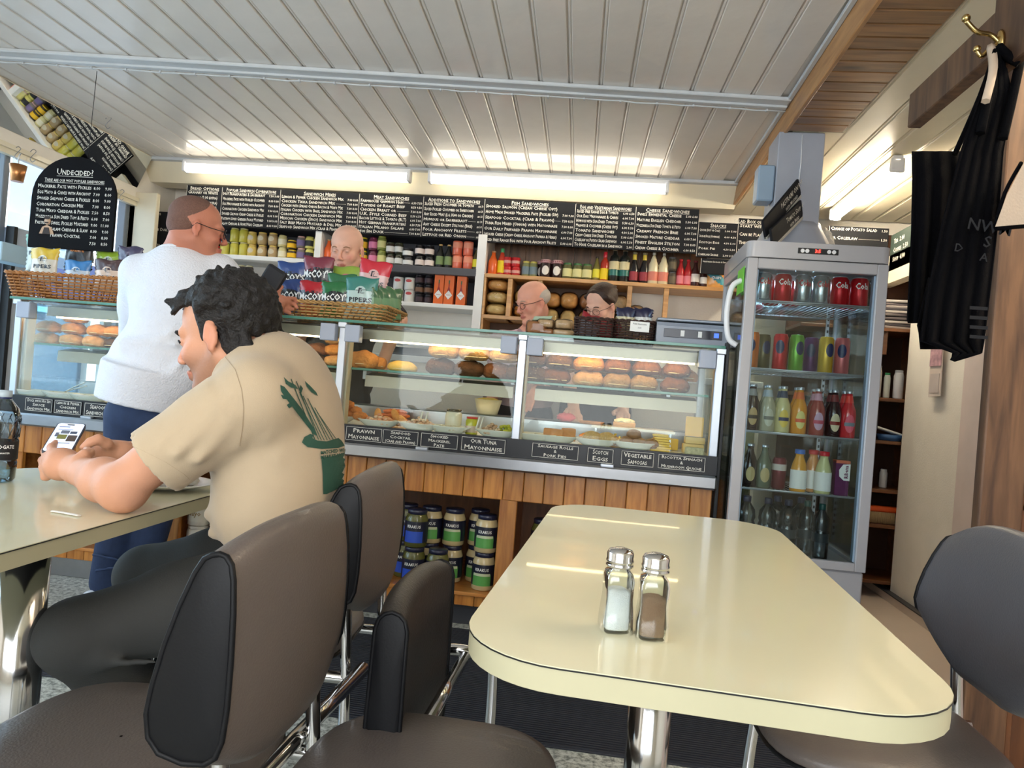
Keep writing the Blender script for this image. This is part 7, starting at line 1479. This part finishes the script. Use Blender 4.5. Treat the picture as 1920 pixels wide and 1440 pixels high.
# folds
fold = lambda a, b, r=.010, k=.018: S.cap(a, b, r, r*.6, k)
for (x0, y0, t0, x1, y1, t1) in ((402, 842, 1.47, 462, 800, 1.41), (404, 850, 1.47, 480, 835, 1.42), (405, 860, 1.48, 470, 880, 1.42), (404, 870, 1.48, 440, 940, 1.43), (440, 775, 1.365, 372, 862, 1.345), (440, 745, 1.37, 330, 850, 1.325), (470, 750, 1.38, 445, 830, 1.385), (400, 760, 1.37, 300, 840, 1.33), (412, 846, 1.44, 500, 815, 1.41), (408, 856, 1.44, 520, 860, 1.43), (392, 965, 1.50, 440, 930, 1.44), (400, 1000, 1.50, 500, 940, 1.43)):
    fold(ad(x0, y0, t0), ad(x1, y1, t1), .012)
# openings: sleeve ends, neck
S.cyl(cuff+up*.05, cuff-up*.05, .060, .066, .002, 1); up2 = (Sf-cuf2).normalized(); S.cyl(cuf2+up2*.04, cuf2-up2*.05, .056, .060, .002, 1)
nd = (P1(-.02, 0, -.02)-nb_).normalized(); S.cyl(nb_+nd*.012, nb_+nd*.12, .066, .075, .004, 1)
shirt = so('t_shirt', S, mat('beige_cotton', (190, 170, 142), .85, var=.03, vscale=20, bump=.12, bscale=500, sheen=.2), man, 3)
bm = MB(); A1 = nd.orthogonal().normalized(); A2 = nd.cross(A1)
tube(bm, [nb_+nd*.018+(A1*cos(a)+A2*sin(a))*.069 for a in [2*pi*k/32 for k in range(32)]], .0065, 8, closed=True); bo_('collar', bm, mat('beige_cotton', (0, 0, 0)), man)
# print on the back, laid over the cloth
sbm = MB(); sbm.from_mesh(shirt.data); bvh = BVHTree.FromBMesh(sbm)
def on_shirt(x, y, off=.0018):
    d = ray(x, y).normalized(); h = bvh.ray_cast(CAMP, d)
    if h[0] is None: return None
    return h[0]+(h[1] if h[1].dot(d) < 0 else -h[1])*off
def cx(x, y): return (60+x/2.25, 480+y/2.25)
def printed(name, polys, col, off=.0018):
    bm = MB()
    for poly in polys:
        try: bm.faces.new([bm.verts.new(cx(*p)+(0,)) for p in poly])
        except Exception: pass
    bmesh.ops.triangulate(bm, faces=bm.faces[:])
    for _ in range(3):
        es = [e for e in bm.edges if e.calc_length() > 7]
        if es: bmesh.ops.subdivide_edges(bm, edges=es, cuts=1); bmesh.ops.triangulate(bm, faces=bm.faces[:])
    bad = []
    for v in bm.verts:
        p = on_shirt(v.co.x, v.co.y, off)
        if p is None: bad.append(v)
        else: v.co = p-loc0
    bmesh.ops.delete(bm, geom=bad, context='VERTS'); return obj(name, bm, mat('print_%d' % col[0], col, .7, var=.02), man)
G1 = (44, 84, 70)
for pts_ in ([(815, 425), (858, 480), (884, 560), (893, 640), (888, 720), (876, 800)], [(388, 786), (470, 822), (560, 866), (640, 918), (664, 940)]):
    L_ = [(x-1.0, y) for x, y in pts_]; R_ = [(x+1.4, y+.6) for x, y in pts_]
    printed('seam', [[L_[i], R_[i], R_[i+1], L_[i+1]] for i in range(len(pts_)-1)], (156, 136, 110), .0012)
stalks = []
for (x0, y0, x1, y1, w0) in ((1090, 520, 1190, 772, 4), (1112, 530, 1206, 775, 3.5), (1125, 575, 1218, 777, 3.5), (1140, 590, 1230, 778, 3.5), (1160, 600, 1243, 777, 3.5), (1172, 625, 1255, 776, 3.5), (1190, 640, 1268, 774, 3.5), (1200, 660, 1280, 772, 3)):
    stalks.append([(x0-w0/2, y0), (x0+w0/2, y0), (x1+w0/2, y1), (x1-w0/2, y1)])
printed('leaf_print', [[(1045, 545), (1062, 552), (1092, 590), (1135, 645), (1192, 735), (1200, 760), (1186, 752), (1120, 668), (1062, 592), (1048, 570)], [(1060, 512), (1078, 530), (1108, 545), (1120, 562), (1090, 556), (1068, 540)], [(1047, 585), (1070, 592), (1080, 606), (1056, 602)], [(1072, 628), (1096, 612), (1112, 622), (1082, 642)], [(1148, 528), (1170, 548), (1196, 575), (1204, 592), (1176, 576), (1156, 552)], [(1130, 545), (1140, 560), (1132, 580), (1124, 562)]]+stalks, G1)
printed('hat_print', [[(1136, 786), (1146, 764), (1172, 750), (1184, 756), (1180, 768), (1200, 778), (1240, 782), (1290, 768), (1304, 780), (1316, 800), (1290, 810), (1220, 814), (1160, 806)], [(1218, 850), (1260, 846), (1318, 828), (1338, 900), (1350, 950), (1300, 975), (1240, 1004), (1226, 1004), (1224, 920)]], G1)
T = Txt(); T.add('MATCHED WITH', 0, 0, 9, Matrix.Identity(4), caps=False, off=.04, w=52); T.add('MARKET MADE', 0, -8, 8, Matrix.Identity(4), caps=False, off=.04, w=50)
bad = []
for v in T.bm.verts:
    x, y = v.co.x, -v.co.y; p = on_shirt(600+x, 852+y-x*.12, .002)
    if p is None: bad.append(v)
    else: v.co = p-loc0
bmesh.ops.delete(T.bm, geom=bad, context='VERTS'); T.build('lettering', mat('print_44', G1, .7), man)
sbm.free()
# trousers
S = Solid(.007)
Kn, Kf = ad(142, 1192, 1.42), ad(272, 1078, 1.78); An, Af = ad(330, 1400, 1.62), Vector((-.98, 1.80, .10))
S.ell(PE+Vector((0, 0, -.01)), (.135, .17, .105), k=.05)
S.chain([PE+Vector((-.03, -.10, 0)), Kn.lerp(PE, .5)+Vector((0, -.03, .0)), Kn], [.098, .090, .070], .03); S.chain([PE+Vector((-.03, .10, 0)), Kf.lerp(PE, .5)+Vector((0, .03, .02)), Kf], [.095, .085, .068], .03)
S.chain([Kn, Kn.lerp(An, .4), An], [.068, .064, .052], .03); S.chain([Kf, Kf.lerp(Af, .5), Af], [.066, .060, .05], .03)
for (x0, y0, t0, x1, y1, t1) in ((120, 1250, 1.40, 190, 1235, 1.38), (170, 1245, 1.40, 290, 1240, 1.38)): S.cap(ad(x0, y0, t0), ad(x1, y1, t1), .010, .006, .02)
so('trousers', S, mat('charcoal_cloth', (52, 53, 52), .8, var=.08, vscale=10, bump=.15, bscale=400), man, 3)
for A_ in (An, Af):
    S = Solid(.006); b = Vector((A_.x, A_.y, .045)); S.cap(b+Vector((.03, 0, 0)), b+Vector((-.14, 0, -.008)), .042, .032, .03); S.cap(A_, b, .04, .04, .02); S.cyl(b+Vector((-.05, 0, -.03)), b+Vector((-.05, 0, -.2)), .3, .3, .002, 1); so('shoe', S, M_black, man, 1)
# ---------------- the customer standing at the counter
cus = thing('person', 'standing customer in white crinkled shirt and jeans, seen from behind', 'person', (-1.85, 2.78, 0))
M_skin2 = skin('skin_ruddy', (190, 124, 100))
fh = Vector((.80, .58, -.10)); uh = Vector((0, 0, 1)); f_ = fh.normalized(); u_ = (uh-f_*uh.dot(f_)).normalized(); s_ = f_.cross(u_)
ear = ad(370, 427, 2.86); HC = ear-s_*(.08*1.02 if s_.y < 0 else -.08*1.02)
if (HC-CAMP).length < (ear-CAMP).length: HC = ear+s_*(.08 if s_.y < 0 else -.08)
tt = 2.92
nk_, SL, SR = ad(336, 478, tt+.02), ad(262, 512, tt+.02), ad(412, 512, tt+.06)
S = Solid(.0056); P2, R2, s2 = head(S, HC, fh, uh, 1.03)
S.cap(P2(-.035, 0, -.04), nk_, .060, .066, .03); S.cap(nk_, SL, .05, .05, .03); S.cap(nk_, SR, .05, .05, .03)
S.ell(ad(318, 590, tt), (.15, .10, .22), k=.04); S.ell(ad(290, 740, tt), (.14, .10, .16), k=.04)
ER = ad(478, 602, tt+.02); WR = ad(518, 572, 3.12); PR = ad(528, 566, 3.17)
S.chain([SR, ER, WR], [.05, .044, .030], .02)
hand(S, WR, PR, [q((540, 560, 3.20), (552, 560, 3.23), (558, 566, 3.24)), q((540, 568, 3.19), (552, 570, 3.22), (557, 577, 3.22)), q((538, 576, 3.18), (549, 580, 3.20)), q((534, 582, 3.17), (543, 587, 3.18))], q((520, 556, 3.16), (522, 545, 3.19), (528, 538, 3.20)), r=.009)
EL = ad(255, 630, tt+.20); WL = ad(300, 600, 3.12); S.chain([SL, EL, WL], [.05, .044, .03], .02); S.ell(WL+Vector((.03, .05, 0)), (.035, .05, .03), k=.02)
paint(so('body', S, M_skin2, cus, 1), HC, R2, 1.03, .15)
S = Solid(.006); S.ell(P2(-.014, 0, .054), (.098, .079, .084), R2, .01); S.ell(P2(-.04, 0, .005), (.070, .066, .05), R2, .02); S.ell(P2(.07, 0, .02), (.062, .1, .12), R2, .01, 1); so('hair', S, mat('hair_shaved', (116, 84, 72), .75, var=.2, vscale=200, bump=.4, bscale=500), cus, 1)
spectacles(P2, cus, 1.03); fixl(cus)
S = Solid(.0065)
S.cap(nk_+Vector((0, 0, -.03)), SL+Vector((.02, 0, -.02)), .078, .075, .04); S.cap(nk_+Vector((0, 0, -.03)), SR+Vector((-.02, 0, -.02)), .078, .078, .04)
S.ell(ad(330, 570, tt+.0), (.19, .125, .22), k=.06); S.ell(ad(292, 690, tt-.02), (.195, .135, .20), k=.06)
hem = ad(268, 758, tt-.02); S.cyl(ad(285, 690, tt-.02), hem, .185, .178, .03)
S.cap(SR, SR.lerp(ER, .55), .080, .078, .03); S.cyl(SR.lerp(ER, .4), ER.lerp(WR, .25), .075, .068, .02)
S.cap(SL, SL.lerp(EL, .55), .078, .075, .03); S.cyl(SL.lerp(EL, .4), EL, .072, .068, .02)
for (x0, y0, x1, y1, r) in ((228, 640, 330, 645, .012), (230, 655, 320, 625, .010), (215, 700, 262, 690, .012), (240, 720, 300, 640, .010), (215, 740, 245, 670, .011), (300, 720, 350, 670, .010)):
    S.cap(ad(x0, y0, tt-.128), ad(x1, y1, tt-.125), r*.8, r*.5, .03)
S.cyl(nk_+Vector((0, 0, .02)), nk_+Vector((0, 0, .15)), .074, .08, .004, 1)
csh = so('shirt', S, mat('white_linen', (222, 224, 232), .8, var=.02, vscale=30, bump=.5, bscale=140), cus, 3)
bm = MB(); prev = None
tube(bm, [nk_+Vector((.074*cos(a), .070*sin(a), .022+.010*cos(a))) for a in [2*pi*k/28 for k in range(28)]], .011, 8, closed=True); bo_('collar', bm, mat('white_linen', (0, 0, 0)), cus)
S = Solid(.008); hp = ad(278, 775, tt)
S.ell(hp, (.155, .115, .11), k=.05); fl, fr_ = ad(198, 1090, 2.98), ad(262, 1085, 3.02)
kl, kr_ = ad(232, 930, 2.93), ad(300, 930, 2.98)
S.chain([hp+Vector((-.08, 0, -.02)), kl, fl], [.095, .075, .062], .03); S.chain([hp+Vector((.08, 0, -.02)), kr_, fr_], [.095, .075, .062], .03)
for (x0, y0, x1, y1) in ((175, 1040, 225, 1050), (180, 1070, 230, 1062), (205, 800, 250, 830), (240, 790, 300, 850)): S.cap(ad(x0, y0, 2.87), ad(x1, y1, 2.87), .009, .006, .02)
so('jeans', S, mat('denim_navy', (36, 52, 84), .8, var=.15, vscale=30, bump=.2, bscale=500), cus, 3)
for b in (fl, fr_):
    S = Solid(.006); g = Vector((b.x, b.y, .04)); S.cap(g+Vector((-.02, -.05, 0)), g+Vector((.05, .15, -.005)), .045, .036, .03); S.cyl(g+Vector((0, 0, -.03)), g+Vector((0, 0, -.2)), .3, .3, .002, 1); so('shoe', S, mat('shoe_white', (200, 204, 212), .6), cus, 1)
wl = tag(obj('wallet', (lambda b: (box(b, (0, 0, 0), (.10, .03, .12), Matrix.Rotation(.5, 4, 'Y'), bev=.012, seg=2), b)[1])(MB()), mat('black_leather', (28, 27, 30), .6), loc=ad(510, 525, 3.18)), 'black leather wallet held open in the standing customer\'s hand', 'wallet')
# ---------------- staff behind the counter
def staff(lab, HCp, fh, uh, sk, shirtm, sc=1.0, lean=Vector((0, 0, 0)), armL=None, armR=None, sleeve=.5, apron=None, wid=.20, height=None, hairfn=None, specs=None, browc=(120, 90, 70), zf=.0, foldseed=1, belly=.12):
    HC = HCp; t = thing('person', lab, 'person', (HC.x, HC.y, 0)); S = Solid(.0055)
    P, R, s = head(S, HC, fh, uh, sc); nb = HC+Vector((0, .02, -.165))+lean; shx = wid-.03
    fb = Vector((fh.x, fh.y, 0)).normalized(); side = Vector((-fb.y, fb.x, 0)) if 0 else Vector((1, 0, 0))
    L_, R_ = nb+Vector((-shx, 0, -.055)), nb+Vector((shx, 0, -.055))
    S.cap(P(-.03, 0, -.05), nb, .052*sc, .060, .03); S.cap(nb, L_, .045, .048, .03); S.cap(nb, R_, .045, .048, .03)
    hipz = .98; S.ell(Vector((nb.x, nb.y, nb.z-.22)), (wid-.05, .09, .2), k=.04); S.ell(Vector((nb.x, nb.y, hipz)), (wid-.05, .09, .15), k=.04)
    arms = []
    for sh, arm in ((L_, armL), (R_, armR)):
        if arm is None: arm = (sh+Vector((0, -.03, -.27)), sh+Vector((0, -.20, -.34)))
        e, w = arm; S.chain([sh, e, w], [.048, .042, .029], .02); d = (w-e).normalized(); pm = w+d*.05
        sd = d.cross(Vector((0, 0, 1))).normalized()
        hand(S, w, pm, [[pm+d*.035+sd*o, pm+d*.06+sd*o*1.05+Vector((0, 0, -.008)), pm+d*(.078-abs(o)*.5)+sd*o+Vector((0, 0, -.024))] for o in (-.028, -.010, .010, .027)], [pm+sd*.035-d*.01, pm+sd*.05+d*.015, pm+sd*.05+d*.035], r=.0085); arms.append((sh, e, w))
    paint(so('body', S, sk, t, 1), HC, R, sc, 0, .5); eyes(P, R, t, sc, closed=True); brows(P, t, sc, browc, .003)
    if specs: spectacles(P, t, sc, specs)
    fixl(t)
    S = Solid(.0075); S.cap(nb+Vector((0, 0, -.03)), L_+Vector((.01, 0, -.01)), .070, .068, .04); S.cap(nb+Vector((0, 0, -.03)), R_+Vector((-.01, 0, -.01)), .070, .068, .04)
    S.ell(Vector((nb.x, nb.y, nb.z-.22)), (wid, .12, .22), k=.06); S.ell(Vector((nb.x, nb.y, 1.05)), (wid*.95, belly+.01, .22), k=.06)
    for sh, e, w in arms: S.cap(sh, sh.lerp(e, .4), .070, .068, .03); S.cyl(sh.lerp(e, .3), (sh.lerp(e, sleeve*2) if sleeve <= .5 else e.lerp(w, (sleeve-.5)*2)), .066, .060, .02); 
    S.cyl(nb+Vector((0, 0, .012)), nb+Vector((0, 0, .12)), .064, .072, .004, 1)
    for k in range(6): a = nb+Vector((random.uniform(-.14, .14), -.115, -.12-.09*k)); S.cap(a, a+Vector((random.uniform(-.08, .08), 0, -.08)), .010, .006, .02)
    so('shirt', S, shirtm, t, 2)
    bm = MB(); 
    for g in (-1, 1): bm.faces.new([bm.verts.new(nb+Vector(p)) for p in ((0, -.085, -.012), (g*.055, -.055, .032), (g*.075, -.075, -.01), (g*.045, -.105, -.05))])
    r = bmesh.ops.solidify(bm, geom=bm.faces[:], thickness=.004); bo_('collar', bm, shirtm, t)
    S = Solid(.009); S.ell(Vector((nb.x, nb.y, .92)), (wid*.88, .115, .12), k=.04)
    for g in (-1, 1): S.chain([Vector((nb.x+g*.09, nb.y, .88)), Vector((nb.x+g*.10, nb.y-.01, .48)), Vector((nb.x+g*.10, nb.y+.01, .08))], [.09, .07, .055], .03)
    so('trousers', S, mat('staff_trousers', (40, 42, 50), .8), t, 1)
    bm = MB()
    for g in (-1, 1): box(bm, (nb.x+g*.10, nb.y-.05, .035), (.09, .26, .07), bev=.02, seg=2)
    bo_('shoes', bm, M_black, t)
    if apron:
        bm = MB(); n = 20; G = []
        for j, z in enumerate((nb.z-.13, nb.z-.3, 1.08, .95, .70, .55)):
            w_ = [.10, .14, .19, .20, .20, .20][j]; G.append([bm.verts.new((nb.x+w_*(-1+2*k/n), nb.y-(.132+(.012 if z < 1.2 else 0))*sqrt(max(.2, 1-(.7*w_/.2*(-1+2*k/n))**2))-.004*sin(k*1.3), z)) for k in range(n+1)])
        for j in range(5):
            for k in range(n): bm.faces.new((G[j][k], G[j][k+1], G[j+1][k+1], G[j+1][k])).smooth = True
        o = bo_('apron', bm, apron, t); md = o.modifiers.new('s', 'SOLIDIFY'); md.thickness = .004
        bm = MB()
        for g in (-1, 1): tube(bm, smooth_path([(nb.x+g*.09, nb.y-.12, nb.z-.13), (nb.x+g*.075, nb.y-.085, nb.z-.02), (nb.x+g*.05, nb.y, nb.z+.01)], 4), .006, 6)
        bo_('apron_strap', bm, apron, t)
    if hairfn: hairfn(t, P, R)
    return t, P, R
# bald man
HCb = ad(651, 472, 3.92)
z_ = ad(735, 640, 3.72)
staff('bald smiling man serving behind the middle crisp tray', HCb, Vector((.02, -.95, -.30)), Vector((0, -.28, .95)), skin('skin_pink', (236, 184, 160)), mat('black_shirt', (40, 40, 44), .8), 1.08, armR=(ad(748, 600, 3.84), ad(722, 668, 3.66)), apron=mat('black_apron', (34, 35, 40), .8, var=.3, vscale=30), browc=(176, 130, 100), wid=.215)
# older man
HCo = ad(1001, 570, 4.14)
def hair_old(t, P, R):
    S = Solid(.005); S.ell(P(-.030, 0, .034), (.082, .084, .062), R, .01); S.ell(P(-.005, 0, .108), (.10, .062, .045), R, .01, 1); S.ell(P(.065, 0, .02), (.062, .1, .12), R, .01, 1); so('hair', S, mat('hair_grey', (190, 180, 170), .7, bump=.4, bscale=200), t, 1)
staff('older balding man with glasses and pink striped shirt behind the counter', HCo, Vector((-.72, -.62, -.34)), Vector((-.2, -.15, .96)), skin('skin_rosy', (236, 172, 148)), mat('pink_shirt', (222, 196, 204), .8, bump=.15, bscale=300), 1.0, lean=Vector((-.02, .03, -.01)), armR=(ad(1035, 690, 4.1), ad(1000, 740, 3.86)), sleeve=.9, specs=(60, 44, 40), hairfn=hair_old, wid=.19, browc=(200, 170, 150))
# woman
HCw = ad(1128, 576, 4.05)
def hair_w(t, P, R):
    S = Solid(.005); S.ell(P(-.024, 0, .058), (.098, .084, .080), R, .01); S.ell(P(-.085, 0, .03), (.04, .05, .05), R, .02)
    for k in range(46):
        a = random.uniform(-.9, .9); S.cap(P(.058-.03*abs(a), a*.062, .118-.02*abs(a)), P(-.08, a*.072+random.uniform(-.01, .01), .085+random.uniform(-.02, .02)), .006, .009, .004)
    for g in (-1, 1): S.cap(P(.035, g*.072, .075), P(-.02, g*.078, .03), .014, .012, .01)
    so('hair', S, mat('hair_brown', (58, 40, 32), .5, var=.3, vscale=70, bump=.4, bscale=150), t, 1)
staff('woman with tied brown hair and thin glasses looking down behind the counter', HCw, Vector((-.52, -.72, -.46)), Vector((-.22, -.38, .90)), skin('skin_fair', (234, 186, 164)), mat('black_shirt', (0, 0, 0)), .96, lean=Vector((.01, .03, 0)), armL=(ad(1062, 690, 4.0), ad(1075, 760, 3.75)), apron=mat('black_apron', (0, 0, 0)), specs=(120, 100, 90), hairfn=hair_w, wid=.18, browc=(70, 48, 40))
